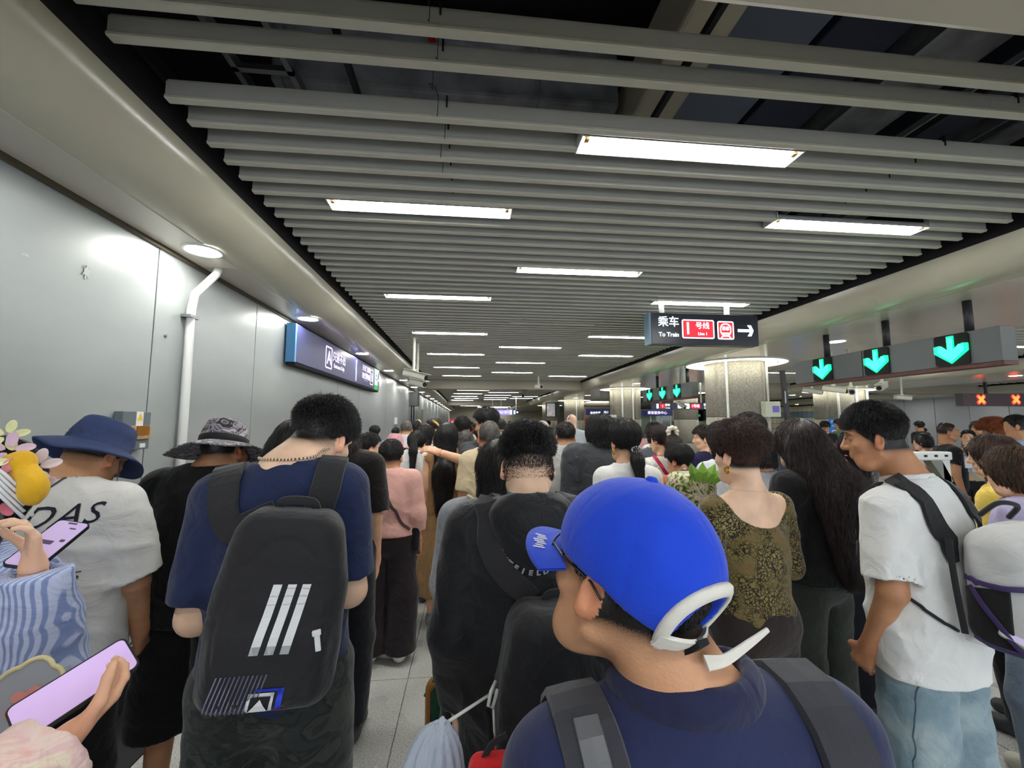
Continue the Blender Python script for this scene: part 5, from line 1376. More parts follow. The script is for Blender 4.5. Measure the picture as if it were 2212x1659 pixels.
def hat_lathe(B, parent, m, crown_h=.10, cr=.098, ct=.075, brim=.075, drop=.04, name='hat', wav=.012, tilt=0, z0=.035, seed=0, band=None, thick=.004, extra_yaw=0):
    """bucket / sun hat in head space"""
    n = 64; prof = []; rg = np.random.default_rng(seed)
    T = Matrix.Translation([float(v) for v in B.hc]) @ Matrix([[float(v) for v in r] for r in B.HR]).to_4x4() @ Matrix.Scale(float(B.hs), 4) @ Matrix.Translation((0, -.012, z0)) @ Matrix.Rotation(tilt, 4, 'X')
    out = [(0.001, crown_h), (ct*.6, crown_h), (ct*.93, crown_h-.004), (ct, crown_h-.012), (cr*.97, crown_h*.45), (cr, .0)]
    kb = 7
    for i in range(1, kb+1):
        u = i/kb; out.append((cr+brim*u, -drop*u**1.3))
    inn = [(max(r-thick, .0005), z-thick) for r, z in out[::-1]]
    P = out+inn; V = []; Fc = []; nb = len(out)
    ph = rg.random(4)*6.3
    for j, (r, z) in enumerate(P):
        u = max(0, (r-cr)/max(brim, 1e-3))
        for k in range(n):
            a = 2*PI*k/n; wv = wav*u*(math.sin(2*a+ph[0])+.6*math.sin(3*a+ph[1])+.35*math.sin(5*a+ph[2]))
            rr = r*(1+.02*u*math.sin(4*a+ph[3])); V.append(T @ Vector((rr*math.cos(a)*.94, rr*math.sin(a)*1.10, z+wv)))
    for j in range(len(P)-1):
        for k in range(n): Fc.append((j*n+k, j*n+(k+1) % n, (j+1)*n+(k+1) % n, (j+1)*n+k))
    o = link(name, MB().add(V, Fc).mesh(name), m, parent, True)
    if band:
        mb = MB(); V = []; 
        for (r, z) in [(cr*1.005, .002), (cr*1.01, .003), (cr*1.0, .032), (cr*.985, .033)]:
            for k in range(n):
                a = 2*PI*k/n; V.append(T @ Vector(((r+.002)*math.cos(a)*.94, (r+.002)*math.sin(a)*1.10, z)))
        Fc = [(j*n+k, j*n+(k+1) % n, (j+1)*n+(k+1) % n, (j+1)*n+k) for j in range(3) for k in range(n)]
        link('hat_band', MB().add(V, Fc).mesh('hat_band'), band, o, True)
    return o
# ================================================================ the people nearest the camera
def who(px, topy, Y, cx=None, extra=.0, coll=None, **kw):
    """figure whose hair top (and collar) meet the given heights at depth Y; returns Body and root x"""
    if coll:
        H = atY(px, coll, Y).z/1.435*1.70; zt = atY(px, topy, Y).z; hz = 0
        for _ in range(3):
            B = Body(H=H, hz=hz, **kw); hz += zt-(B.hc[2]+.118*B.hs+.014+extra)
        return Body(H=H, hz=max(-.16, min(.03, hz)), **kw), atY(px if cx is None else cx, 905, Y).x
    zt = atY(px, topy, Y).z; H = kw.pop('H0', 1.68)
    for _ in range(4):
        B = Body(H=H, **kw); top = B.hc[2]+.118*B.hs+.014+extra; H *= (zt/top)
    return Body(H=H, **kw), atY(px if cx is None else cx, 905, Y).x
M_NAVY_T = cloth('navy_cotton', '#1b2647'); M_WHITE_T = cloth('white_cotton', '#dcdcd8', var=.04); M_BLACK_T = cloth('black_cotton', '#0c0c0e'); M_SHOE_W = mat('shoe_white', '#d9d6c6', .5); M_SHOE_D = mat('shoe_dark', '#3a3c40', .6); M_SHOE_G = mat('shoe_grey', '#6f7478', .6)
def camo(name, cols, scale=14):
    m = cloth(name, cols[0], bump=.3)
    def bld(N, L, co):
        mp = N.new('ShaderNodeMapping'); mp.inputs['Scale'].default_value = (1, 1, 1.6); L.new(co, mp.inputs[0])
        n = N.new('ShaderNodeTexNoise'); n.inputs['Scale'].default_value = scale; n.inputs['Detail'].default_value = 3; n.inputs['Distortion'].default_value = 1.5; L.new(mp.outputs[0], n.inputs['Vector'])
        r = ramp(N, [(0, cols[0]), (.42, cols[1]), (.5, cols[2]), (.58, cols[3])], 'CONSTANT'); L.new(n.outputs[0], r.inputs[0]); return r.outputs[0]
    return pattern(m, bld)
M_CAMO = camo('camo_grey', ['#2e2c31', '#8d8890', '#5b575e', '#a9a5ac'])
M_CAMOP = camo('camo_dark', ['#262a29', '#1b1e1d', '#30332f', '#232725'], 7)
M_PACK = cloth('pack_black', '#1d1d20', .7, bump=.25, bscale=60); M_PACK2 = cloth('pack_black_two', '#191a1e', .6); M_STRAP = cloth('strap_black', '#242427', .75, bump=.1)
M_WPRINT = mat('white_print', '#d6d8da', .6)

def backpack(label, B, par_loc, par_yaw, fn, c, hw, hh, hd, m, tilt=0, roll=0, straps=True, sw=.062, strapm=None, top=.55, strap_x=.12):
    """rucksack in the wearer's frame: c centre, half width/height/depth"""
    t = empty('backpack', par_loc, label, 'backpack', rz=math.radians(par_yaw))
    R = np.array(Matrix.Rotation(roll, 3, 'Y') @ Matrix.Rotation(tilt, 3, 'X'), f32); c = V3(*c)
    def loc(P): return (P-c)@R
    def f(P):
        q = loc(P); tw = 1-.30*np.clip((q[:, 2]-hh*top*.4)/hh, 0, 1)
        p = q.copy(); p[:, 0] = p[:, 0]/tw
        d = s_box(p, (0, 0, 0), (hw, hd, hh), min(hd*.8, .055))
        d = d-wave(P, 22, 4)*.004-folds(P, 30, 6, (.2, 0, 1), 2)*.005
        pk = s_box(p, (0, -hd*.75, -hh*.48), (hw*.86, hd*.5, hh*.42), .035); d = smin(d, pk, .012)
        # zip grooves
        for zc, rr in ((.02, .85),): 
            g = np.abs(np.sqrt((p[:, 0]/(hw*.80))**2+((q[:, 2]+hh*.1)/(hh*.83))**2)-1)*hw*.8
            d = d+np.clip(1-g/.006, 0, 1)*.004*(q[:, 1] < 0)
        d = d+np.clip(1-np.abs(q[:, 2]+hh*.06)/.004, 0, 1)*.004*(q[:, 1] < 0)
        return d*.85
    r = hh*1.15+.02
    o = sdf_obj('pack_body', f, c-V3(hw*1.4, hd*2.6, r), c+V3(hw*1.4, hd*1.6, r), .007, m, t)
    Rm = R
    def W(x, y, z): return tuple(float(v) for v in (c+Rm@V3(x, y, z)))
    sm = strapm or M_STRAP
    if straps:
        for s_ in (-1, 1):
            S = B.shl[0 if s_ < 0 else 1]
            x0 = s_*strap_x
            a = W(s_*hw*.42, hd*.6, hh*.93)
            pts = [a, (x0*.9, B.chest[1]-.15, S[2]-.05), (x0, B.chest[1]-.04, S[2]+.05), (x0*1.05, B.chest[1]+.09, S[2]-.02), (x0*1.15, B.chest[1]+.14, S[2]-.14)]
            ribbon('shoulder_strap', pts, [sw*.85, sw, sw, sw, sw*.8], .009, sm, t, fn, .006, n=36)
            pts = [(x0*1.15, B.chest[1]+.14, S[2]-.14), (s_*(abs(S[0])+.0), B.chest[1]+.06, S[2]-.26), W(s_*hw*.95, hd*.5, -hh*.75)]
            rope('lower_strap', pts, .007, sm, t, fn=None)
    hp = [W(-.045, hd*.3, hh*.97), W(-.03, hd*.2, hh*1.07), W(.03, hd*.2, hh*1.07), W(.045, hd*.3, hh*.97)]
    ribbon('carry_handle', hp, .022, .006, sm, t, None, nrm=(0, -1, 0), n=16)
    return t, f, W, R

# ---------------------------------------------------------------- man in the navy bucket hat
def p_bucket():
    Y = 1.68
    B, x = who(150, 905, Y, extra=.012, head=(-14, 30, 0), w=1.06, lean=.02, headfwd=.04, sh=.162, coll=1035, arms=['down', [(.05, .03, -.27), (-.035, .10, -.21)]])
    r = root(x, Y, 2, 'person in a navy bucket hat and oversized white printed tee by the grey wall')
    make_body(B, r, SK_M, hands={1: dict(curl=1.2)})
    make_hair(B, r, H_BLK, t=.011, low=-.065, n=1800, length=.02)
    hat_lathe(B, r, mat('hat_navy', '#22345e', .8, bump=.3, bscale=250), crown_h=.105, cr=.097, ct=.083, brim=.062, drop=.045, name='bucket_hat', wav=.012, tilt=.02, z0=.03, seed=3)
    o, fn = garment(B, r, M_WHITE_T, 'tee_shirt', sleeve=.93, hem=.76, g=.026, cuff=.030, baggy=.02, fold=.015, neck=.07, h=.008)
    trousers(B, r, cloth('black_trousers', '#101012'), gk=.035, ga=.04)
    shoes(B, r, M_SHOE_D)
    Mx = Matrix.Rotation(PI/2, 4, 'X')
    def T(x, z, rot=0): return Matrix.Translation((x, -.5, z)) @ Matrix.Rotation(rot, 4, 'Y') @ Mx
    ink = mat('ink_navy', '#2a3040', .7); ink2 = mat('ink_grey', '#6f6f72', .7)
    decal('shirt_lettering', text_mesh('MIDAS', .098, .0, shear=.35, space=1.05), T(.035, 1.325*B.k, -.05), fn, ink, r)
    decal('shirt_lettering', text_mesh("      '124", .03, 0, shear=.4), T(.09, 1.265*B.k, -.05), fn, ink2, r)
    decal('shirt_lettering', text_mesh('O', .075, 0, shear=.3), T(.085, 1.17*B.k), fn, ink2, r)
    decal('shirt_lettering', text_mesh('O5', .045, 0, shear=.3), T(.125, 1.14*B.k), fn, ink2, r)
    decal('shirt_lettering', text_mesh('LOS ANGELES', .028, .0005, shear=.3), T(.04, .93*B.k, -.06), fn, ink2, r)
    rope('bag_cord', [(.06, .1, 1.44*B.k), (.02, -.12, 1.43*B.k), (-.1, -.16, 1.33*B.k), (-.19, -.12, 1.2*B.k), (-.2, .05, 1.0*B.k)], .0035, mat('cord_grey', '#4a4a4c', .6), r, n=40, fn=fn, off=.002)
    H = lambda *q: tuple(float(v) for v in (B.hc+(B.HR@V3(*q))*B.hs))
    rope('hat_cord', [H(.078, .03, -.0), H(.088, .05, -.06), H(.09, .07, -.12), H(.08, .06, -.17)], .0018, mat('cord_dark', '#3b4252', .6), r)
p_bucket()

# ---------------------------------------------------------------- man in the camouflage sun hat
def p_camo():
    Y = 2.1
    B, x = who(497, 904, Y, cx=458, extra=.03, head=(-16, 10, -8), w=1.1, sh=.172, coll=1004, lean=.0, hx=.05, arms=[[(.09, -.03, -.27), (-.08, .2, .02)], 'front'], stance=.12)
    r = root(x, Y, 0, 'person in a grey camouflage sun hat, black tee and long black shorts')
    make_body(B, r, SK_T, h=.011)
    make_hair(B, r, H_BLK, t=.006, low=-.05, n=800, length=.012)
    hat_lathe(B, r, M_CAMO, crown_h=.115, cr=.095, ct=.078, brim=.105, drop=.05, name='sun_hat', wav=.016, tilt=-.12, z0=.035, seed=8, band=mat('band_black', '#101013', .8))
    garment(B, r, M_BLACK_T, 'tee_shirt', sleeve=.92, hem=.80, g=.026, cuff=.024, baggy=.03, fold=.008, neck=.078, h=.009, seed=4)
    trousers(B, r, cloth('black_shorts', '#111113'), 'shorts', g=.02, gk=.07, ga=.09, bot=.36, seed=9)
    shoes(B, r, M_SHOE_G)
p_camo()

# ---------------------------------------------------------------- man in navy tee with the black rucksack
def p_navy():
    Y = 1.30
    B, x = who(703, 860, Y, cx=622, extra=-.004, head=(-32, 28, 4), w=.94, sh=.156, coll=992, hs=.95, hx=.05, lean=.02, headfwd=.06, tilt=-.008,
               arms=[[(.025, -.03, -.265), (-.11, .2, .03)], [(.025, -.02, -.265), (-.11, .22, .03)]])
    r = root(x, Y, 12, 'tall person with short black hair in a navy tee wearing a black rucksack')
    make_body(B, r, SK_P, h=.009, hh=.0038, low=-.082, fade=.04, hands={0: dict(curl=.9), 1: dict(curl=.9)})
    make_hair(B, r, H_BLK, h=.0045, t=.012, low=-.066, vol=.006, n=12000, length=.035, lift=.016, jit=.35, seg=5, r0=.0006, seed=5)
    o, fn = garment(B, r, M_NAVY_T, 'tee_shirt', sleeve=.86, hem=.80, g=.018, cuff=.012, baggy=.0, fold=.007, neck=.078, h=.007, seed=12)
    trousers(B, r, M_CAMOP, 'cargo_trousers', g=.02, gk=.045, ga=.05, fold=.010)
    shoes(B, r, M_SHOE_D)
    # beaded necklace with alternating light and dark segments
    P = project(lambda p: smin(B.torso(p), B.neck(p), .035), spline([(.075+B.neck1[0]*.8, .04, 1.46*B.k), (.07+B.neck1[0]*.7, -.035, 1.452*B.k), (B.neck1[0]*.7, -.075, 1.445*B.k), (-.06+B.neck1[0]*.6, -.05, 1.44*B.k), (-.085+B.neck1[0]*.6, .01, 1.435*B.k)], 61), .0045)
    a = MB(); b = MB()
    for i in range(0, 60):
        (a if i % 2 else b).tube([Vector(P[i]), Vector(P[i+1])], .0042 if i % 2 else .0034, 7)
    o2 = a.build('necklace', mat('bead_cream', '#d8c8b0', .4), r, smooth=True); b.build('dark_beads', mat('bead_brown', '#7a4c34', .5), o2, smooth=True)['kind'] = 'stuff'
    t, f, W, R = backpack('black rucksack with three slanted white stripes on the back of the navy tee', B, r.location, 12, fn, (.045, -.215, 1.145*B.k), .142, .218, .078, M_PACK, roll=.10, tilt=-.05, strap_x=.125, sw=.078)
    Mx = Matrix.Rotation(PI/2, 4, 'X'); RM = Matrix([[float(v) for v in q] for q in R]).to_4x4()
    def T(u, v): return Matrix.Translation(W(0, -.25, 0)) @ RM @ Matrix.Translation((u, 0, v)) @ Mx
    def poly(name, P, m, u=0, v=0, sub=2):
        me = MB().prism(P, 0, .0012, 'z').mesh(name); return decal(name, me, T(u, v), f, m, t, off=.0025, sub=sub)
    for i in range(3):
        x0 = -.033+i*.030
        poly('white_stripe', [(x0-.012, -.072), (x0+.006, -.072), (x0+.030, .065), (x0+.012, .065)], M_WPRINT, .01, -.01, 3)
    for i in range(12):
        y0 = -.0; poly('print_line', [(-.062+i*.0085-.02, -.052), (-.059+i*.0085-.02, -.052), (-.035+i*.0085-.02, .045), (-.038+i*.0085-.02, .045)], mat('print_grey', '#6f6f8a', .6), -.03, -.165)
    poly('print_frame', [(-.026, -.022), (.024, -.022), (.028, .022), (-.022, .022)], M_WPRINT, .0, -.178)
    me = MB().prism([(-.020, -.016), (.018, -.016), (.022, .016), (-.016, .016)], 0, .002, 'z').mesh('print_field'); decal('print_field', me, T(0, -.178), f, M_BLACK, t, off=.0045)
    me = MB().prism([(-.019, -.015), (.017, -.015), (.002, .012)], 0, .002, 'z').mesh('print_peak'); decal('print_peak', me, T(0, -.178), f, M_WPRINT, t, off=.006)
    poly('print_blue', [(.030, -.022), (.042, -.018), (.046, .030), (-.01, .030), (-.012, .025), (.034, .024)], mat('print_blue', '#1f3fd0', .6), .0, -.178)
    poly('print_red', [(-.03, -.036), (.05, -.030), (.056, -.024), (.03, -.026), (-.02, -.028)], mat('print_red', '#8a1c22', .6), .0, -.178)
    c = V3(*W(.098, -.112, -.035)); c = project(f, c[None], .004)[0]
    b = MB(); b.box((-.006, -.004, -.035), (.006, 0, .006)); b.box((-.009, -.008, .0), (.009, 0, .012)); o = b.build('zip_pull', M_WPRINT, t, bevel=.002); o.location = [float(v) for v in c]; o.rotation_euler = (0, -.12, 0)
p_navy()

# ---------------------------------------------------------------- young man in the black jacket
def p_jacket():
    Y = 1.30
    B, x = who(1154, 917, Y, cx=1140, extra=.002, head=(2, 14, -1), w=.98, sh=.162, coll=1078, hx=.01, lean=.0, headfwd=.02, neckr=.056, arms=[[(.05, -.02, -.27), (.0, .07, -.22)], [(.05, -.02, -.27), (-.06, .18, -.1)]])
    r = root(x, Y, 0, 'young person with a faded crop in a black hooded jacket wearing a black backpack')
    make_body(B, r, SK_P, h=.009, hh=.0038, low=-.085, fade=.15, stub=.85)
    make_hair(B, r, H_BLK, h=.0045, t=.006, low=.034, vol=.012, n=8000, length=.022, lift=.014, jit=.35, seg=4, r0=.0006, whorl=1.0, seed=15)
    P0 = surf_points([o for o in r.children if o.name.startswith('person_body')][0].data, 9000, 4, lambda V: (B.to_head(V)[:, 2] > -.045) & (B.to_head(V)[:, 2] < .05) & (B.to_head(V)[:, 1] < .03) & (np.abs(B.to_head(V)[:, 0]) < .079))
    strands('clipped_hair', B, P0, lambda P: np.tile(V3(0, -.1, -1), (len(P), 1)), .006, r, H_BLK, B.head, 3, .0005, .0002, .3, .004)
    m = cloth('jacket_black', '#15161b', .6, bump=.4)
    o, fn = garment(B, r, m, 'jacket', long_sleeve=.98, hem=.74, g=.030, baggy=.03, fold=.011, neck=.078, h=.008, seed=22, foldf=26, puff=.008)
    # hood lying on the back, open towards the neck
    a = B.neck0
    def hood(P):
        q = P-V3(0, -.085, 1.40*B.k); d = s_ell(q, (0, 0, 0), (.125, .085, .085)); d = smin(d, s_ell(q, (0, -.025, -.075), (.085, .055, .095)), .05)
        d = smax(d, -s_ell(q, (0, .04, .055), (.085, .075, .085)), .012); d = smax(d, -(s_cone(P, B.neck0, B.hc, .066, .066)), .01)
        return d-folds(P, 50, 3, (1, 0, .6), 2)*.006
    oh = sdf_obj('hood', hood, (-.17, -.24, 1.2*B.k), (.17, .06, 1.5*B.k), .006, m, r)
    g = lambda P: np.sqrt(s_cone(P, B.neck0+V3(0, 0, .0), B.neck1+V3(0, 0, .05), .062, .062)**2+(P[:, 2]-1.455*B.k)**2)-.006
    sdf_obj('inner_collar', g, (-.1, -.1, 1.42*B.k), (.1, .1, 1.5*B.k), .004, mat('teal_collar', '#1f6a62', .7), r)
    Mx = Matrix.Rotation(PI/2, 4, 'X')
    for i, ch in enumerate('OUTFIELD+'):
        an = -1.15+i*.20; px_ = .105*math.sin(an); pz = -.085*math.cos(an)-.045
        decal('hood_lettering', text_mesh(ch, .021, .0012), Matrix.Translation((px_, -.4, 1.40*B.k+pz)) @ Matrix.Rotation(-an*.9, 4, 'Y') @ Mx, hood, M_WPRINT, oh, sub=0)
    trousers(B, r, cloth('charcoal_trousers', '#1a1a1d'), gk=.04, ga=.045)
    shoes(B, r, M_SHOE_D)
    t, f, W, R = backpack('large plain black backpack on the black hooded jacket', B, r.location, 0, fn, (.05, -.26, 1.0*B.k), .165, .235, .10, M_PACK2, roll=.02, tilt=-.08, strap_x=.125, sw=.07)
    H = (.0, 0, 0)
    s = W(-.168, -.02, .075)
    cl = empty('carabiner', r.location, 'white plastic clip on the side of the plain black backpack', 'clip')
    b = MB(); b.tube([s, (s[0]-.012, s[1]-.02, s[2]-.01), (s[0]-.018, s[1]-.025, s[2]-.035), (s[0]-.008, s[1]-.02, s[2]-.045), (s[0]+.004, s[1]-.01, s[2]-.01)], .0045, 8); b.build('clip_loop', M_WHITEMET, cl, smooth=True)
    b = MB(); b.tube([(s[0]-.006, s[1]-.02, s[2]-.045), (s[0]-.004, s[1]-.025, s[2]-.09), (s[0]-.002, s[1]-.025, s[2]-.1)], .003, 6); b.build('clip_cord', M_WHITEMET, cl, smooth=True)
    b = MB(); b.tube([(s[0]-.002, s[1]-.025, s[2]-.1), (s[0]+.002, s[1]-.03, s[2]-.14), (s[0]+.008, s[1]-.03, s[2]-.175)], [.004, .0065, .002], 8); b.build('red_tag', mat('tag_red', '#d03a24', .5), cl, smooth=True)
    # pale drawstring pouch hanging from the clip
    z2 = atY(925, 1659, .86); y_p = .93
    top = atY(955, 1562, y_p)
    p0 = Vector((s[0]+x, s[1]+Y, s[2]-.02)); 
    pu = empty('drawstring_pouch', (top.x, y_p, top.z), 'pale grey blue drawstring pouch hanging on a white cord', 'pouch')
    def pf(P):
        an = np.arctan2(P[:, 1], P[:, 0]); q = P.copy()
        d = smin(s_ell(P, (-.018, 0, -.115), (.068, .055, .085)), s_ell(P, (-.01, 0, -.05), (.045, .036, .05)), .03)
        d = smin(d, s_cone(P, (0, 0, 0), (0, 0, -.03), .010, .022), .015)
        return d+np.sin(an*13+P[:, 2]*20)*.0028*np.clip((P[:, 2]+.17)/.1, 0, 1)-wave(P, 40, 3)*.003
    sdf_obj('pouch_body', pf, (-.11, -.08, -.22), (.08, .08, .03), .0045, mat('pouch_cloth', '#aab4c4', .8, bump=.3, bscale=120), pu)
    b = MB(); e = p0-Vector(pu.location); b.tube([(0, 0, -.005), tuple(e)], .0035, 7); b.build('white_cord', M_WHITEMET, pu, smooth=True)
p_jacket()

# ---------------------------------------------------------------- person in grey tee behind the jacket
def p_grey():
    Y = 1.78
    B, x = who(1088, 948, Y, cx=1062, extra=.0, head=(-10, 6, 0), w=1.0, female=True, sh=.15, coll=1068, hx=.03, arms=[[(.04, .0, -.27), (.0, .08, -.21)], 'front'])
    r = root(x, Y, 0, 'woman with a black bob in a grey top, half hidden by the black jacket')
    make_body(B, r, SK_T, h=.011, hands={0: dict(curl=1.3)}, fine_hands=(0,))
    make_hair(B, r, H_BLK, 'bob', h=.006, n=2500, length=.07, L=.135, seg=5)
    o, fn = garment(B, r, cloth('heather_grey', '#9b9da2', var=.15, vscale=60), 'top', long_sleeve=.55, hem=.86, g=.02, neck=.08, fold=.006)
    rope('cream_strap', [(-.10, -.02, 1.44*B.k), (-.06, -.10, 1.44*B.k), (.04, -.11, 1.43*B.k)], .006, mat('strap_cream', '#d9cf9c', .5), r, fn=fn, off=.004)
    trousers(B, r, cloth('dark_trousers', '#15161a'), gk=.04, ga=.04); shoes(B, r, M_SHOE_D)
    wr = B.arm[0][2]; dr = wr-B.arm[0][1]; dr = dr/np.linalg.norm(dr)
    mb = MB(); M3 = Matrix.Translation([float(v) for v in (wr-dr*.015)]) @ Vector(dr.tolist()).to_track_quat('Z', 'Y').to_matrix().to_4x4()
    mb.lathe([(.036+.005*math.cos(a), .006*math.sin(a)) for a in np.linspace(0, 2*PI, 11)], n=28, M=M3); mb.build('jade_bangle', mat('jade', '#1f8a4a', .15, spec=.8), r, smooth=True)
    hp = Vector(r.location)+Vector([float(v) for v in (wr+dr*.12)])
    t = empty('green_bag', tuple(hp), 'dark green and ochre bag carried by its handles beside the black jacket', 'bag')
    def bf(P):
        d = s_box(P, (-.005, .0, -.235), (.060, .045, .125), .045); return d-folds(P, 45, 4, (.5, 0, 1), 2)*.006
    sdf_obj('bag_body', bf, (-.12, -.09, -.4), (.1, .09, -.08), .006, cloth('bag_green', '#14402f'), t)
    def of(P):
        d = np.abs(s_box(P, (-.012, .0, -.24), (.066, .047, .13), .05))-.006; d = np.maximum(d, -(s_box(P, (.05, 0, -.16), (.07, .2, .16), .02))); return np.maximum(d, np.abs(P[:, 1])-.035)
    sdf_obj('ochre_edge', of, (-.12, -.09, -.42), (.1, .09, -.08), .005, cloth('bag_ochre', '#8a5a1e'), t)
    ribbon('handle', [(.0, 0, .0), (-.02, -.01, -.05), (-.03, -.02, -.12)], .025, .004, cloth('bag_handle', '#20392a'), t, n=12)
    ribbon('handle', [(.01, 0, .0), (.028, -.01, -.06), (.03, -.03, -.14), (.012, -.05, -.25), (-.03, -.05, -.31)], .022, .004, cloth('bag_handle_green', '#23633c'), t, n=16)
    def lf(P): return s_cone(P, (-.03, -.02, -.11), (-.085, -.01, -.175), .020, .006, (1, .5, 1))
    sdf_obj('flap', lf, (-.13, -.06, -.22), (.02, .04, -.06), .005, cloth('bag_olive', '#2c4a2c'), t)
p_grey()

# ---------------------------------------------------------------- man in the blue cap, closest of all
def p_cap():
    Y = .54
    B, x = who(1385, 1010, Y, cx=1462, extra=.020, hs=.98, head=(30, -10, 8), w=1.03, sh=.172, coll=1465, hx=-.08, lean=.02, headfwd=.02, neckr=.060, tilt=-.01)
    r = root(x, Y-.02, 0, 'person in a bright blue cap and navy top, nearest to the viewer')
    make_body(B, r, SK_M, h=.008, hh=.0032, low=-.072, fade=.05)
    make_hair(B, r, H_BLK, h=.004, t=.008, low=-.082, n=0)
    hm = [q for q in r.children if q.name.startswith('hair')][0]; P0 = surf_points(hm.data, 7000, 4, lambda V: B.to_head(V)[:, 2] < .03)
    strands('hair_strands', B, P0, lambda P: np.tile(V3(0, -.1, -1), (len(P), 1)), .012, hm, H_BLK, hair_field('short', B, t=.008, low=-.082), 3, .0004, .0002, .3, .002)
    face_bits(B, r); glasses(B, r, mat('glasses_dark', '#17181a', .3))
    m = cloth('navy_jersey', '#20274a', bump=.15)
    o, fn = garment(B, r, m, 'top', sleeve=.95, hem=.86, g=.020, cuff=.018, fold=.005, neck=.070, h=.006, seed=31)
    sdf_obj('collar_rib', collar_field(B, .076, .0125), (-.13, -.14, 1.3*B.k), (.13, .14, 1.52*B.k), .004, cloth('navy_rib', '#1c2140'), r)
    trousers(B, r, cloth('cap_man_trousers', '#24252a')); shoes(B, r, M_SHOE_D)
    # cap
    cb = cloth('cap_blue', '#0d3ec4', .75, bump=.12, var=.03)
    T = Matrix.Translation([float(v) for v in B.hc]) @ Matrix([[float(v) for v in q] for q in B.HR]).to_4x4() @ Matrix.Scale(float(B.hs), 4)
    OC = V3(0, -.118, -.008); pbody = [q for q in r.children if q.name.startswith('person_body')][0]
    def crown(P, inner=0):
        q = B.to_head(P); return s_ell(q, (0, -.010, .038), (.093-inner, .116-inner, .103-inner))*B.hs
    def capf(P):
        q = B.to_head(P); d = crown(P)
        rim = .005+.020*np.clip((q[:, 1]+.1)/.2, 0, 1)+.0-(.030)*np.clip((-q[:, 1]-.03)/.08, 0, 1)
        d = smax(d, (rim-q[:, 2]), .003)
        d = smax(d, -s_ell(q, OC, (.040, .06, .050)), .004)
        for a in (0, PI/3, -PI/3):
            sd = np.abs(q[:, 0]*math.cos(a)-(q[:, 1]+.01)*math.sin(a)); d = d+np.clip(1-sd/.0022, 0, 1)*.0012
        return d-wave(q, 28, 2)*.003-folds(q, 40, 6, (.3, 1, .4), 3)*.003
    oc = sdf_obj('blue_cap', capf, B.hc-V3(.16, .17, .08), B.hc+V3(.16, .17, .17), .0034, cb, r)
    mb = MB(); mb.lathe([(0, .147), (.006, .146), (.009, .142), (.009, .139)], c=(0, -.010, 0), n=16, M=T); mb.build('cap_button', cb, oc, smooth=True)
    # visor
    V = []; Fc = []; na, nr_ = 25, 9
    for lay in (0, -.003):
        for i in range(na):
            a = math.radians(-66+132*i/(na-1))
            for j in range(nr_):
                u = j/(nr_-1); ext = .082*math.cos(a*.95)**.8
                xx = math.sin(a)*(.088+ext*.18*u); yy = -.010+math.cos(a)*.110+ext*u; zz = .022-.018*u-(xx/.09)**2*.022+lay
                V.append(T @ Vector((xx, yy, zz)))
    for lay in (0, 1):
        b0 = lay*na*nr_
        for i in range(na-1):
            for j in range(nr_-1):
                k = b0+i*nr_+j; q = (k, k+1, k+nr_+1, k+nr_); Fc.append(q if lay else q[::-1])
    for i in range(na-1):
        k = i*nr_+nr_-1; Fc.append((k, k+nr_, k+nr_+na*nr_, k+na*nr_))
    link('visor', MB().add(V, Fc).mesh('visor'), cb, oc, True)
    def vis(ad, u, up=.0012):
        a = math.radians(ad); ext = .082*math.cos(a*.95)**.8; xx = math.sin(a)*(.088+ext*.18*u); yy = -.010+math.cos(a)*.110+ext*u
        return T @ Vector((xx, yy, .022-.018*u-(xx/.09)**2*.022+up))
    mb = MB()
    for i in range(8):
        a0 = -44+i*2.6; j0 = .46+.05*math.sin(i*2.1); j1 = .74+.06*math.cos(i*1.7)
        mb.add([vis(a0, j0), vis(a0+1.5, j0), vis(a0+2.2, j1), vis(a0+.7, j1)], [(0, 1, 2, 3)])
    mb.build('visor_embroidery', M_WPRINT, oc)
    # white edging round the rear opening
    wt = cloth('trim_white', '#d8d5cb', .8, bump=.1, var=.02)
    path = []
    for a in np.linspace(-35, 215, 40):
        a = math.radians(a); path.append(OC+V3(.042*math.cos(a), .03, .052*math.sin(a)))
    Pw = np.array([B.hc+(B.HR@p)*B.hs for p in path], f32); Pw = project(lambda P: crown(P), Pw, .001)
    N = grad(crown, Pw, .01); mbp = MB(); Tn = np.gradient(Pw, axis=0); Tn /= np.linalg.norm(Tn, axis=1, keepdims=True); Sd = np.cross(Tn, N)
    VV = []; FF = []; prof = [(-.0085, 0), (-.006, .0045), (0, .0055), (.006, .0045), (.0085, 0), (0, -.003)]
    for i in range(len(Pw)):
        for (a, b) in prof: VV.append(Pw[i]+Sd[i]*a+N[i]*b)
    k = len(prof)
    for i in range(len(Pw)-1):
        for j in range(k): FF.append((i*k+j, i*k+(j+1) % k, (i+1)*k+(j+1) % k, (i+1)*k+j))
    link('opening_trim', MB().add(VV, FF).mesh('opening_trim'), wt, oc, True)
    H = lambda *q: B.hc+(B.HR@V3(*q))*B.hs
    cr2 = lambda P: crown(P)
    ribbon('cap_strap', [H(-.060, -.10, -.034), H(-.035, -.115, -.038), H(-.006, -.124, -.042)], .024, .004, wt, oc, cr2, .002, n=14)
    ribbon('cap_strap', [H(.012, -.124, -.044), H(.035, -.115, -.042), H(.058, -.10, -.036)], .024, .004, wt, oc, cr2, .002, n=14)
    ribbon('strap_buckle', [H(-.010, -.125, -.042), H(.003, -.128, -.043), H(.016, -.125, -.044)], .027, .006, M_BLACK, oc, cr2, .005, n=8)
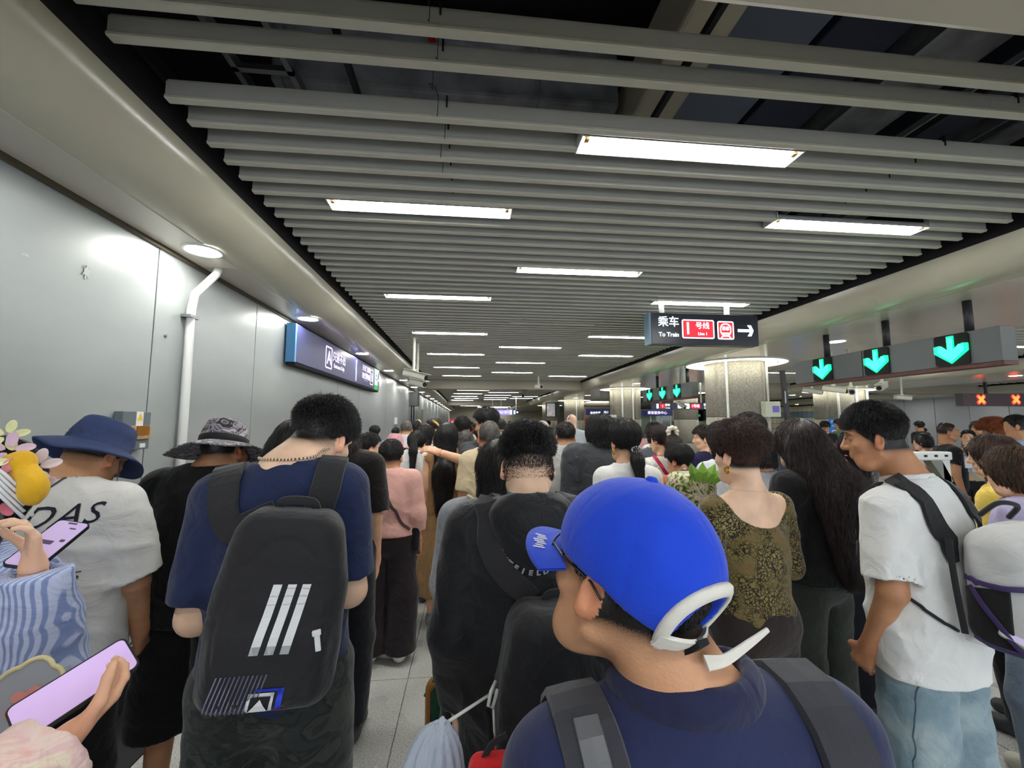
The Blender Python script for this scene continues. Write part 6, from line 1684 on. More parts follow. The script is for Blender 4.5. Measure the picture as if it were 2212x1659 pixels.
    ribbon('strap_tail', [H(.006, -.122, -.040), H(.028, -.132, -.034), H(.058, -.142, -.014), H(.082, -.150, .004)], [.016, .012, .009, .005], .0025, wt, oc, None, nrm=tuple((B.HR@V3(.35, -.7, .6)).tolist()), n=18)
    # shoulder straps of his own bag
    t = empty('shoulder_bag_straps', (x, Y-.02, 0), 'wide charcoal straps over the shoulders of the navy top', 'strap')
    sm = cloth('strap_charcoal', '#33343a', .8, bump=.1)
    S = B.shl
    for s_ in (-1, 1):
        xx = s_*.135
        ribbon('shoulder_strap', [(xx*1.0, B.chest[1]-.17, S[0][2]-.16), (xx, B.chest[1]-.12, S[0][2]-.04), (xx*1.02, B.chest[1]-.03, S[0][2]+.05), (xx*1.05, B.chest[1]+.09, S[0][2]-.02), (xx, B.chest[1]+.15, S[0][2]-.14)], .068, .008, sm, t, fn, .005, n=34)
    ribbon('strap_webbing', [(-.135, B.chest[1]-.165, S[0][2]-.12), (-.135, B.chest[1]-.10, S[0][2]-.01), (-.137, B.chest[1]-.02, S[0][2]+.055)], .030, .003, mat('webbing_grey', '#56585c', .5), t, fn, .014, n=16)
p_cap()

# ---------------------------------------------------------------- woman in the olive top
def p_olive():
    Y = 1.66
    B, x = who(1592, 904, Y, cx=1606, extra=.024, head=(4, 4, 0), w=1.04, female=True, sh=.158, coll=1052, hx=-.01, arms=['fold', [(.05, .0, -.25), (-.13, .13, -.04)]])
    r = root(x, Y, 12, 'woman with short chestnut hair in an olive leopard print off-shoulder top')
    make_body(B, r, SK_P, h=.009, hh=.004, low=-.078, fade=.03)
    make_hair(B, r, hair_mat('hair_chestnut', '#38231d'), h=.0055, t=.020, low=-.092, vol=.010, rough=.006, n=9000, length=.045, lift=.016, jit=.55, seg=5, r0=.0006, whorl=1.2, seed=11)
    m = cloth('olive_leopard', '#6f6236', .8, bump=.3)
    def bld(N, L, co):
        v = N.new('ShaderNodeTexVoronoi'); v.feature = 'DISTANCE_TO_EDGE'; v.inputs['Scale'].default_value = 75; v.inputs['Randomness'].default_value = 1
        nz = N.new('ShaderNodeTexNoise'); nz.inputs['Scale'].default_value = 30; L.new(co, nz.inputs['Vector'])
        ad = N.new('ShaderNodeMixRGB'); ad.blend_type = 'ADD'; ad.inputs[0].default_value = .05; L.new(co, ad.inputs[1]); L.new(nz.outputs[1], ad.inputs[2]); L.new(ad.outputs[0], v.inputs['Vector'])
        n = N.new('ShaderNodeTexNoise'); n.inputs['Scale'].default_value = 9; L.new(co, n.inputs['Vector'])
        r1 = ramp(N, [(.0, (1, 1, 1)), (.10, (1, 1, 1)), (.16, (0, 0, 0))]); L.new(v.outputs[0], r1.inputs[0])
        r2 = ramp(N, [(.36, (0, 0, 0)), (.5, (1, 1, 1))]); L.new(n.outputs[0], r2.inputs[0])
        mu = N.new('ShaderNodeMixRGB'); mu.blend_type = 'MULTIPLY'; mu.inputs[0].default_value = 1; L.new(r1.outputs[0], mu.inputs[1]); L.new(r2.outputs[0], mu.inputs[2])
        r3 = ramp(N, [(.3, '#6e5a3a'), (.5, '#756a3c'), (.7, '#8c8150')]); L.new(n.outputs[0], r3.inputs[0])
        x_ = N.new('ShaderNodeMixRGB'); L.new(mu.outputs[0], x_.inputs[0]); L.new(r3.outputs[0], x_.inputs[1]); x_.inputs[2].default_value = (*srgb('#2a1f17'), 1); return x_.outputs[0]
    pattern(m, bld)
    k = B.k
    o, fn = garment(B, r, m, 'blouse', long_sleeve=.7, hem=.93, g=.008, neck=.085, fold=.007, h=.0065, seed=41, foldf=55, wide_neck=((-.0, -.05, 1.44*k), (.165, .2, .155*k)))
    trousers(B, r, cloth('dark_brown_trousers', '#29211f'), gk=.02, ga=.03); shoes(B, r, M_SHOE_D)
    for sx in (-1, 1):
        mb = MB(); c = B.hc+(B.HR@V3(sx*.082, -.010, -.052))*B.hs
        ring = [(c[0]+.004*sx, c[1]+.011*math.cos(a), c[2]+.013*math.sin(a)-.006) for a in np.linspace(0, 2*PI, 15)]
        mb.tube(ring, .0035, 7, cap=False); mb.build('gold_earring', mat('gold', '#d6a530', .2, metal=1), r, smooth=True)
p_olive()

# ---------------------------------------------------------------- woman with long wavy hair in black
def p_wavy():
    Y = 2.08
    B, x = who(1706, 905, Y, cx=1742, extra=.008, head=(-4, 6, 0), w=1.06, female=True, sh=.158, hx=-.05, arms=['fold', 'down'])
    r = root(x, Y, 18, 'woman with long wavy dark hair in a black jacket and green grey jeans')
    make_body(B, r, SK_L, h=.011, face=True, hands={0: dict(curl=.9)})
    make_hair(B, r, hair_mat('hair_espresso', '#2c2120'), 'long', h=.0075, t=.014, L=.50, wd=.138, tip=.95, wv=.009, bx=.012, n=11000, length=.16, lift=.012, jit=.22, seg=9, r0=.0008, curl=.0035, cfreq=50, seed=21)
    garment(B, r, cloth('black_jacket_cloth', '#101114', bump=.5), 'jacket', long_sleeve=.95, hem=.89, g=.034, baggy=.025, fold=.013, neck=.09, h=.009, seed=44, foldf=24)
    trousers(B, r, cloth('green_grey_denim', '#31352f', .85, bump=.4, var=.25), 'jeans', g=.014, gk=.03, ga=.055, fold=.010, seed=5, h=.009); shoes(B, r, M_SHOE_G)
    t = empty('hair_claw', tuple(float(v) for v in (V3(x, Y, 0)+B.hc+V3(.0, -.13, .045))), 'small black claw clip in the long wavy hair', 'hair clip')
p_wavy()
for o in list(bpy.data.objects):
    if o.name == 'hair_claw':
        mb = MB()
        for i in range(5): mb.tube([(-.02+i*.01, 0, .012), (-.02+i*.01, -.014, .004), (-.02+i*.01, -.004, -.014)], .0022, 5)
        mb.tube([(-.024, -.004, .012), (.024, -.004, .012)], .004, 6); mb.build('claw', mat('claw_black', '#17181c', .2), o, smooth=True)

# ---------------------------------------------------------------- man in white tee, profile, with white rucksack
def p_white():
    Y = 1.42
    B, x = who(1912, 869, Y, cx=1965, extra=.002, head=(34, 8, 0), w=.94, sh=.162, coll=1040, hsc=(.95, .88, 1), hx=-.05, lean=.03, headfwd=.05, arms=[[(.06, -.03, -.26), (-.03, .10, -.22)], 'down'], neckr=.058)
    r = root(x, Y, 14, 'person in profile with short black hair, white tee and pale blue jeans')
    make_body(B, r, SK_T, h=.008, hh=.003, low=-.074, fade=.045, stub=1.0, hands={0: dict(curl=1.1)})
    make_hair(B, r, H_BLK, h=.0042, t=.009, low=-.05, vol=.010, fr=.045, n=14000, length=.026, lift=.013, jit=.35, seg=4, r0=.0006, seed=25, whorl=.6)
    face_bits(B, r, closed=False, lips='#8a4a3c')
    o, fn = garment(B, r, cloth('white_jersey', '#dfe0de', var=.02), 'tee_shirt', sleeve=.88, hem=.80, g=.026, cuff=.026, baggy=.035, fold=.014, neck=.074, h=.007, seed=52)
    sdf_obj('collar_rib', collar_field(B, .073, .007, g=.026), (-.13, -.14, 1.3*B.k), (.13, .14, 1.52*B.k), .004, MATS['white_jersey'], r)
    m = cloth('washed_denim', '#7f97a6', .85, bump=.4)
    def bld(N, L, co):
        n = N.new('ShaderNodeTexNoise'); n.inputs['Scale'].default_value = 5; n.inputs['Detail'].default_value = 7; L.new(co, n.inputs['Vector'])
        rr = ramp(N, [(.3, '#56717f'), (.5, '#7e949e'), (.7, '#a9b8bb')]); L.new(n.outputs[0], rr.inputs[0]); return rr.outputs[0]
    pattern(m, bld)
    oj, fj = trousers(B, r, m, 'jeans', g=.022, gk=.05, ga=.065, fold=.013, seed=8, h=.008, top=.96)
    dk = mat('denim_seam', '#4d6270', .8); k = B.k
    for pts in ([(-.05, -.16, .90*k), (-.055, -.16, .80*k), (-.02, -.17, .77*k), (.02-.0, -.16, .79*k)], [(-.16, -.06, .93*k), (-.17, -.03, .7*k), (-.17, -.02, .5*k)], [(.09, -.16, .9*k), (.1, -.16, .8*k)]):
        rope('denim_seam', pts, .0022, dk, oj, n=30, k=5, fn=fj, off=.0)
    shoes(B, r, M_SHOE_W)
    # rucksack
    wm = cloth('pack_white', '#c4c5c4', .8, bump=.25, var=.05)
    t = empty('backpack', (x, Y, 0), 'white roll-top rucksack with a black side pocket and purple straps', 'backpack', rz=math.radians(14))
    c = V3(.02, -.230, 1.155*k)
    def pf(P):
        q = P-c; d = s_box(q, (0, 0, -.010), (.138, .082, .180), .06); d = smin(d, s_ell(q, (0, -.035, .11), (.135, .10, .085)), .03)
        g = np.abs(q[:, 2]-.035-.55*q[:, 1]*-1); d = d+np.clip(1-g/.005, 0, 1)*.004
        return d-wave(P, 24, 5)*.005-folds(P, 35, 2, (.3, .4, 1), 2)*.006
    ob = sdf_obj('pack_body', pf, c-V3(.19, .19, .26), c+V3(.19, .14, .24), .0065, wm, t)
    def side(P):
        q = P-c; return np.maximum(np.maximum(pf(P)-.006, q[:, 2]+.0+.25*q[:, 1]), np.maximum(np.abs(q[:, 1]-.018)-.055, np.maximum(q[:, 0]+.06, -q[:, 2]-.20)))
    sdf_obj('side_pocket', side, c-V3(.19, .19, .26), c+V3(.0, .14, .1), .005, cloth('mesh_black', '#1a1a1c', .8), t)
    pm = mat('webbing_purple', '#3a2a5c', .6)
    C = lambda a, b, d: tuple(float(v) for v in (c+V3(a, b, d)))
    ribbon('purple_strap', [C(-.16, .075, .018), C(-.17, 0, .01), C(-.15, -.08, .02), C(-.10, -.12, .02)], .016, .004, pm, t, pf, .012, n=24)
    ribbon('purple_strap', [C(-.16, .055, .0), C(-.17, 0, -.08), C(-.16, -.06, -.17)], .014, .004, pm, t, pf, .013, n=20)
    ribbon('purple_strap', [C(-.16, .06, -.17), C(-.165, 0, -.19), C(-.16, -.07, -.185)], .014, .004, pm, t, pf, .012, n=20)
    rope('purple_cord', [C(-.15, -.085, .02), C(-.155, -.09, -.06), C(-.150, -.085, -.14), C(-.155, -.09, -.22), C(-.16, -.10, -.26), C(-.15, -.11, -.27), C(-.15, -.095, -.23)], .0035, pm, t, n=40)
    Mx = Matrix.Rotation(-PI/2, 4, 'Z') @ Matrix.Rotation(PI/2, 4, 'X')
    bk = Matrix.Translation(C(-.085, -.4, -.09)) @ Matrix.Rotation(PI/2, 4, 'X') @ Matrix.Rotation(PI/2-.1, 4, 'Z')
    decal('pack_lettering', text_mesh('TRAVELTREKKERIZ', .026, .001), bk, pf, mat('ink_black', '#151515', .6), t, sub=1)
    zp = [C(-.10, -.155, .115), C(-.04, -.16, .135), C(.03, -.16, .14)]
    ribbon('front_zip', zp, .016, .003, M_BLACK, t, pf, .003, n=14)
    rope('zip_cord', [C(-.09, -.17, .11), C(-.075, -.175, .08), C(-.075, -.175, .05)], .003, mat('cord_mint', '#b9c9c4', .6), t, fn=pf, off=.004)
    for s_ in (-1, 1):
        xx = s_*.115; S = B.shl[0]
        ribbon('shoulder_strap', [(xx*.82, B.chest[1]-.16, S[2]-.15), (xx*.92, B.chest[1]-.13, S[2]-.06), (xx, B.chest[1]-.03, S[2]+.05), (xx*1.05, B.chest[1]+.10, S[2]-.02), (xx*1.1, B.chest[1]+.15, S[2]-.13)], [.035, .06, .062, .06, .05], .008, M_STRAP, t, fn, .006, n=34)
    rope('lower_strap', [(-.21, .10, 1.22*k), (-.24, .0, 1.12*k), C(-.15, .06, -.17)], .006, M_STRAP, t, fn=fn, off=.006, n=30)
    ribbon('side_edge_strap', [(-.125, B.chest[1]-.15, B.shl[0][2]-.09), C(-.15, .09, .12), C(-.155, .08, -.02), C(-.15, .07, -.16)], .017, .004, M_STRAP, t, None, nrm=(-1, -.4, 0), n=20)
    rope('carry_handle', [C(-.03, .06, .20), C(-.01, .02, .245), C(.05, .0, .235), C(.07, .03, .19)], .008, M_STRAP, t)
p_white()
# ================================================================ the rest of the crowd
_CM = {}
def cl(col, rough=.85):
    k = 'cloth_'+col.lstrip('#')
    return cloth(k, col, rough)
def person(label, px, topy, Y, yaw=0, head=(0, 5, 0), coll=None, female=False, w=1.0, skin=None, hair=('short', {}), hm=None, hn=None, top=None, tcol='#dddddd', trous='#1b1c22', tk=None, arms=None, face=False, cx=None, extra=0, sh=None, shoe=None, hands=None, fine=(), rch=(), stub=.9, hand_extra=None, group=None, **bk):
    skin = skin or SK_L; hm = hm or H_BLK
    if coll is None: 
        zt = atY(px, topy, Y).z-extra
        B, x = who(px, topy, Y, cx=cx, extra=extra, head=head, female=female, w=w, arms=arms, sh=sh, **bk)
    else: B, x = who(px, topy, Y, cx=cx, extra=extra, coll=coll, head=head, female=female, w=w, arms=arms, sh=sh, **bk)
    for (i_, pt_, ou_) in rch: reach(B, i_, (x, Y, 0), yaw, atY(*pt_), ou_)
    r = root(x, Y, yaw, label, group)
    q = min(1.0, max(0.0, (Y-2)/6)); hb = .012+.010*q; hh = .0055+.006*q
    lowz = hair[1].get('low', -.055)
    make_body(B, r, skin, h=hb, hh=hh, face=face, hands=hands, fine_hands=fine, stub=stub, low=lowz-.025)
    kw = dict(h=.0065+.006*q, n=int((hn if hn is not None else 2600)*(1-.75*q)), length=.03, r0=.0009+.001*q, seed=int(px) % 97)
    kw.update(hair[1]); st = hair[0]
    oh = fh = None
    if st: oh, fh = make_hair(B, r, hm, st, **kw)
    tk = dict(tk or {}); tk.setdefault('h', .0095+.009*q); tk.setdefault('g', .018 if not female else .014); tk.setdefault('seed', int(px) % 89)
    nm = tk.pop('name', 'tee_shirt'); mt = top or cl(tcol)
    o, fn = garment(B, r, mt, nm, **tk)
    tr = dict(h=.013+.01*q, gk=.03, ga=.035)
    if isinstance(trous, tuple): tr.update(trous[1]); trous = trous[0]
    trousers(B, r, trous if not isinstance(trous, str) else cl(trous), **tr)
    if Y < 6: shoes(B, r, shoe or M_SHOE_D, h=.012)
    return B, r, fn, oh
def wpt(r, p):
    M_ = Matrix.Translation(r.location) @ Matrix.Rotation(r.rotation_euler.z, 4, 'Z'); return M_ @ Vector([float(v) for v in p])
def sling(B, r, fn, label, pts, width, m, cat='bag strap', bag=None, bagm=None, th=.004):
    t = empty('sling_bag', r.location, label, 'bag', rz=r.rotation_euler.z)
    ribbon('sling_strap', pts, width, th, m, t, fn, .006, n=36)
    if bag:
        c, hsz = bag; sdf_obj('bag_body', lambda P: s_box(P, c, hsz, .025), np.array(c)-np.array(hsz)-.02, np.array(c)+np.array(hsz)+.02, .009, bagm or m, t)
    return t

# pink jumper
B, r, fn, oh = person('older woman in a pale pink jumper and dark wide trousers with a thin brown strap', 852, 951, 3.25, 0, head=(0, 8, 0), coll=1012, cx=846, female=True, w=1.08, skin=SK_M, hair=('short', dict(t=.016, low=-.088, rough=.004)), hn=5000,
    top=cloth('pink_jumper', '#d3a297', bump=.3), tk=dict(name='jumper', long_sleeve=.55, hem=.93, g=.024, fold=.009, neck=.07, puff=.012, h=.0085), trous=('#251d20', dict(gk=.055, ga=.075, bot=.07, h=.010, fold=.010)), shoe=M_SHOE_W, arms=['down', [(.04, -.02, -.26), (.03, .04, -.22)]], hands={1: dict(curl=1.0)}, fine=(1,), sh=.158, stance=.11)
k = B.k
sling(B, r, fn, 'thin brown strap of a dark bag worn across the pale pink jumper', [(-.07, .05, 1.43*k), (-.07, -.06, 1.41*k), (.0, -.16, 1.25*k), (.10, -.16, 1.08*k), (.16, -.08, .98*k)], .022, cl('#4c3a3a'), bag=((.20, .02, .90*k), (.03, .09, .09)), bagm=cl('#14141a'))
# woman in tan dress, man with his arm round her
tanm = cloth('tan_suede', '#94724a', bump=.4)
B, r, fn, oh = person('woman with very long dark hair in a long tan pinafore dress', 960, 912, 3.75, 0, head=(-25, 4, 0), coll=966, cx=965, female=True, w=1.0, skin=SK_L, hair=('long', dict(L=.52, wd=.068, t=.010, tip=.8, h=.0085, n=4500, length=.2, r0=.0011, jit=.12, seg=7, bx=-.01)), top=tanm,
    tk=dict(name='dress_bodice', sleeve=.08, hem=.86, g=.012, neck=.09, fold=.006), trous=(tanm, dict(skirt=.27, bot=.26, top=1.0)), shoe=M_SHOE_G)
B, r, fn, oh = person('tall man in glasses and dark slate tee with his arm round the woman in tan', 1036, 884, 3.72, 0, head=(55, 12, 0), coll=950, cx=1058, face=True, skin=SK_L, hair=('short', dict(t=.016, vol=.012, low=-.03, n=3500, length=.04, lift=.012, r0=.001)), tcol='#2c3138', w=1.1,
    tk=dict(sleeve=.8, hem=.82, g=.022, fold=.007), rch=[(0, (950, 978, 3.46), (.35, -1, -.35))], hands={0: dict(curl=.7, palm=(0, .6, -1))}, fine=(0,), trous='#22242a')
glasses(B, r); face_bits(B, r)
# cream tee with brown strap
B, r, fn, oh = person('man with cropped greying hair in a cream tee with a wide brown strap', 1049, 907, 3.15, 0, head=(0, 4, 0), coll=967, cx=1058, skin=SK_T, hair=('short', dict(t=.005, low=-.055, n=3500, length=.008, h=.006)), hm=H_GRY, top=cloth('cream_cotton', '#cdbb98'), w=.92,
    tk=dict(sleeve=.78, hem=.80, g=.020, cuff=.010, fold=.008, h=.0085), stub=.9, trous='#2c2a28', sh=.165)
k = B.k
s_ = sling(B, r, fn, 'wide brown strap with a metal buckle across the cream tee', [(-.06, .06, 1.42*k), (-.07, -.06, 1.42*k), (-.035, -.15, 1.28*k), (.01, -.17, 1.08*k), (.06, -.16, .93*k)], .038, cl('#47282a'), bag=((.17, .02, .84*k), (.03, .09, .08)), bagm=cl('#3a2224'))
P = project(fn, np.array([[-.01, -.17, 1.17*k]]), .014)[0]
mb = MB(); mb.box((P[0]-.026, P[1]-.004, P[2]-.014), (P[0]+.026, P[1]+.004, P[2]-.008)); mb.box((P[0]-.026, P[1]-.004, P[2]+.008), (P[0]+.026, P[1]+.004, P[2]+.014)); mb.build('strap_buckle', M_STEEL, s_)
# people left of and behind the navy tee
person('woman with straight long black hair just behind the man in navy', 622, 906, 1.95, 0, coll=985, cx=640, female=True, skin=SK_L, hair=('long', dict(L=.38, wd=.105, t=.014, tip=.9, n=6000, length=.16, jit=.08, seg=7, wv=.002)), tcol='#141417', tk=dict(sleeve=.8))
person('person in a dark brown black top whose head is behind the man in navy', 738, 925, 2.5, 0, coll=968, cx=742, female=True, skin=SK_L, hair=('bob', dict(L=.12, n=2500)), hm=H_BRN, top=cl('#191312'), tk=dict(sleeve=.9, g=.022), sh=.155)
B, r, fn, oh = person('young man in glasses and white tee near the grey wall, looking right', 787, 938, 4.1, 0, head=(-55, 8, 0), coll=982, cx=793, face=True, skin=SK_L, hair=('short', dict(t=.014, vol=.01, low=-.04, n=3000)), tcol='#d7dad9', tk=dict(sleeve=.85, hem=.8, g=.022)); glasses(B, r, mat('glasses_rose', '#b98a86', .3))
B, r, fn, oh = person('person in a pink bucket hat and black tee with white writing', 843, 934, 4.6, 0, coll=972, cx=852, female=True, extra=.03, skin=SK_L, hair=('bob', dict(L=.1, n=800, t=.008)), tcol='#121214', tk=dict(sleeve=.85, hem=.8, g=.02), head=(-10, 14, 0))
hat_lathe(B, r, cloth('pink_felt', '#d49aa0', bump=.3), crown_h=.12, cr=.10, ct=.075, brim=.09, drop=.055, name='pink_hat', wav=.012, z0=.02, seed=2)
for i, tx in enumerate(['SMAL', 'O .F', '9°SA']): decal('shirt_lettering', text_mesh(tx, .055, .001), Matrix.Translation((-.04, -.5, (1.33-.075*i)*B.k)) @ Matrix.Rotation(PI/2, 4, 'X'), fn, M_WPRINT, r, sub=0)
person('man with grey buzz cut in a white tee by the left wall', 878, 907, 5.9, 0, coll=937, skin=SK_M, hair=('short', dict(t=.004, n=800, length=.008)), hm=H_GRY, tcol='#dfe2e2', tk=dict(sleeve=.8, g=.022))
person('black haired person just beyond the grey buzz cut man', 898, 909, 6.6, 0, skin=SK_L, hair=('short', dict(t=.015)), tcol='#c9b58c')
person('bald person far along the left wall', 903, 904, 8.5, 0, skin=SK_M, hair=(None, {'low': .3}), stub=.2, tcol='#8a8f96')
B, r, fn, oh = person('girl with a long black ponytail in a loose white tee', 902, 929, 4.25, 0, head=(-8, 4, 0), coll=971, cx=900, female=True, skin=SK_L, hair=('tail', dict(L=.33, tz=.045, tw=.022, n=3500, length=.1, jit=.12)), tcol='#dfe1e0', tk=dict(sleeve=.9, hem=.82, g=.024, baggy=.02, fold=.009))
sling(B, r, fn, 'patterned narrow strap over the loose white tee of the ponytail girl', [(-.05, -.07, 1.41*B.k), (.02, -.16, 1.2*B.k), (.1, -.15, 1.0*B.k)], .025, cl('#7a6a4c'))
B, r, fn, oh = person('long haired woman in white with a red strap, turning right', 914, 916, 5.3, 0, head=(-60, 5, 0), coll=958, cx=918, female=True, face=True, skin=SK_L, hair=('long', dict(L=.35, wd=.08, n=2500, length=.12)), tcol='#dcdcdc', tk=dict(sleeve=.8))
ribbon('red_strap', [(.02, -.10, 1.40*B.k), (.03, -.15, 1.2*B.k), (.02, -.15, 1.05*B.k)], .022, .003, cl('#b5303a'), r, fn, .006)
B, r, fn, oh = person('woman with a yellow hairband and bun in a pale grey top', 938, 902, 6.2, 0, coll=938, female=True, skin=SK_L, hair=('bun', dict(n=800, r=.04, tz=.06)), hm=H_BRN, tcol='#9fa2aa', head=(-35, 4, 0))
ribbon('hair_band', [tuple(B.hc+(B.HR@V3(-.085, -.03, .02))), tuple(B.hc+(B.HR@V3(-.05, -.085, .07))), tuple(B.hc+(B.HR@V3(.05, -.085, .07))), tuple(B.hc+(B.HR@V3(.085, -.03, .02)))], .035, .006, cl('#c9b06a'), r, lambda P: B.head(P, False, False), .016, n=20)
person('person with black curly hair in a pale pink top', 999, 903, 5.4, 0, coll=947, female=True, skin=SK_L, hair=('short', dict(t=.026, low=-.08, rough=.006, n=2500, length=.05, lift=.02, curl=.003, jit=.6)), tcol='#d6a8a8')
person('grey haired short woman in pink beside the cropped man', 1006, 930, 4.7, 0, coll=975, female=True, skin=SK_M, hair=('bob', dict(L=.09, n=2000)), hm=H_GRY, tcol='#dba6aa')
person('woman with wine red shoulder length hair in a white top', 1104, 909, 6.9, 0, coll=950, female=True, skin=SK_L, hair=('bob', dict(L=.18, t=.014, n=1800, length=.08, wd=1.05)), hm=H_RED, tcol='#d9dde0')
person('person with a white headband far behind the cropped man', 1083, 904, 8.2, 0, female=True, skin=SK_L, hair=('bob', dict(L=.08, n=500)), tcol='#dfe0e2')
# centre
B, r, fn, oh = person('man in an off-white baseball cap in the middle distance', 1172, 905, 6.6, 0, head=(50, 0, 0), extra=.03, skin=SK_M, hair=('short', dict(t=.006, n=400)), tcol='#8c8f94')
T = Matrix.Translation([float(v) for v in B.hc]) @ Matrix([[float(v) for v in q] for q in B.HR]).to_4x4()
capw = cl('#c9c4b4'); oc = sdf_obj('white_cap', lambda P: smax(s_ell(B.to_head(P), (0, -.01, .03), (.092, .115, .108)), .008-B.to_head(P)[:, 2], .004), B.hc-V3(.15, .15, .06), B.hc+V3(.15, .15, .16), .009, capw, r)
V = []; Fc = []
for lay in (0, -.004):
    for i in range(13):
        a = math.radians(-60+10*i)
        for u in (0, .5, 1): V.append(T @ Vector((math.sin(a)*(.088+.01*u), math.cos(a)*.11-.01+.08*math.cos(a)*u, .018-.02*u+lay-.02*math.sin(a)**2)))
for L0 in (0, 39):
    for i in range(12):
        for j in range(2): k = L0+i*3+j; Fc.append((k, k+1, k+4, k+3))
link('visor', MB().add(V, Fc).mesh('visor'), capw, oc, True)
person('balding man in a pale grey tee right of the faded crop', 1224, 911, 3.6, 0, head=(-6, 6, 0), coll=962, cx=1222, skin=SK_M, hair=('short', dict(t=.008, low=-.075, n=3500, length=.014)), tcol='#b3b5b2', w=1.12, tk=dict(sleeve=.85, g=.026, hem=.8), stub=.9)
B, r, fn, oh = person('bald man with glasses pushed up on his head', 1236, 893, 7.2, 0, skin=SK_P, hair=(None, {'low': .3}), stub=.1, tcol='#a9b0b4', head=(30, 0, 0)); 
mb = MB(); mb.tube([tuple(B.hc+(B.HR@V3(-.08, -.01, .03))*1), tuple(B.hc+(B.HR@V3(-.05, -.02, .10))), tuple(B.hc+(B.HR@V3(0, .02, .118))), tuple(B.hc+(B.HR@V3(.05, -.02, .10)))], .006, 6); mb.build('glasses', M_BLACK, r, smooth=True)
B, r, fn, oh = person('person with shaggy layered black hair in a charcoal collared jacket', 1291, 897, 2.95, 0, head=(8, 6, 0), coll=958, cx=1300, skin=SK_L, hair=('bob', dict(t=.018, L=.085, wv=.008, n=9000, length=.075, lift=.016, jit=.45, seg=6, h=.0055)), top=cloth('charcoal_jacket', '#34373b', .7, bump=.5), tk=dict(name='jacket', long_sleeve=.95, g=.036, hem=.8, fold=.012, foldf=24, neck=.08, h=.0085), w=1.1)
sdf_obj('jacket_collar', lambda P: smax(np.abs(s_cone(P, B.neck0, B.neck1, .082, .072))-.008, P[:, 2]-1.475*B.k, .006), (-.14, -.16, 1.36*B.k), (.14, .16, 1.5*B.k), .006, MATS['charcoal_jacket'], r)
B, r, fn, oh = person('woman with black hair tied low with beads, white collar and gold earring', 1359, 907, 2.5, 0, head=(10, 6, 0), coll=1000, cx=1352, female=True, skin=SK_L, hair=('tail', dict(L=.17, tz=-.06, tw=.020, t=.018, low=-.085, n=9000, length=.06, jit=.1, seg=6, h=.0055)), tcol='#dcdcd8', tk=dict(name='blouse', long_sleeve=.9, neck=.068, g=.018), w=1.0)
tp = B.hc+(B.HR@V3(0, -.115, -.055))*B.hs
mb = MB()
for i in range(12):
    a = i*PI/6; mb.lathe([(0.0005, .006), (.005, .003), (.006, 0), (.005, -.003), (.0005, -.006)], c=(tp[0]+.028*math.cos(a), tp[1]-.018, tp[2]+.016*math.sin(a)), n=8)
mb.build('bead_hair_tie', mat('bead_silver', '#a7a2a0', .2, metal=.6), r, smooth=True)['kind'] = 'stuff'
c = B.hc+(B.HR@V3(-.084, -.01, -.06))*B.hs; mb = MB(); mb.tube([(c[0], c[1]+.012*math.cos(a), c[2]-.01+.016*math.sin(a)) for a in np.linspace(0, 2*PI, 13)], .003, 6, cap=False); mb.build('gold_earring', MATS['gold'], r, smooth=True)
embm = cloth('lace_white', '#d6d6cf', bump=.7, var=.18, vscale=45)
B, r, fn, oh = person('woman with a ponytail in a big cream scrunchie and embroidered white top', 1420, 916, 3.45, 0, head=(22, 4, 0), coll=985, cx=1432, female=True, skin=SK_L, hair=('tail', dict(L=.23, tz=.035, tw=.045, n=6000, length=.1, jit=.12, seg=6)), hm=H_BRN, top=embm, tk=dict(name='blouse', long_sleeve=.9, g=.02, puff=.01))
c = B.hc+(B.HR@V3(0, -.125, .055))*B.hs
sdf_obj('scrunchie', lambda P: np.sqrt((np.sqrt(((P[:, [0, 2]]-c[[0, 2]].astype(f32))**2).sum(1))-.036)**2+(P[:, 1]-c[1])**2)-.020-.004*np.sin(np.arctan2(P[:, 2]-c[2], P[:, 0]-c[0])*9), c-V3(.08, .06, .08), c+V3(.08, .06, .08), .006, cl('#d8d2bd'), r)
sling(B, r, fn, 'crimson strap across the embroidered white top', [(-.08, .03, 1.42*B.k), (-.09, -.06, 1.40*B.k), (.0, -.15, 1.22*B.k), (.09, -.15, 1.08*B.k)], .03, cl('#b32a4c'))
person('dark haired woman just beyond the cream scrunchie', 1413, 903, 4.6, 0, coll=965, female=True, skin=SK_L, hair=('bob', dict(L=.1, n=1500)), tcol='#55585f')
B, r, fn, oh = person('short older woman with greying black hair in a coral shirt', 1480, 961, 3.1, 0, head=(28, 8, 0), coll=1022, cx=1470, female=True, skin=SK_M, hair=('short', dict(t=.022, low=-.075, n=5000, length=.04, lift=.01, jit=.5)), tcol='#c2604a', w=1.05, tk=dict(sleeve=.9, neck=.07))
B, r, fn, oh = person('person with short brown hair in navy, face turned left', 1517, 921, 4.1, 0, head=(60, 5, 0), coll=975, cx=1525, face=True, skin=SK_L, hair=('short', dict(t=.016, vol=.01, low=-.05, n=2500)), hm=H_BRN, tcol='#1d1a3c', tk=dict(sleeve=.8))
B, r, fn, oh = person('person with long straight black hair, wearing a steel wristwatch, arm raised', 1552, 910, 2.9, 0, head=(10, 4, 0), coll=990, cx=1560, female=True, skin=SK_L, hair=('bob', dict(L=.16, t=.014, n=5000, length=.09, seg=6)), tcol='#dadde2', arms=[[(.05, .10, -.2), (.03, .06, .20)], 'down'], hands={0: dict(curl=.9)}, fine=(0,), tk=dict(sleeve=.5))
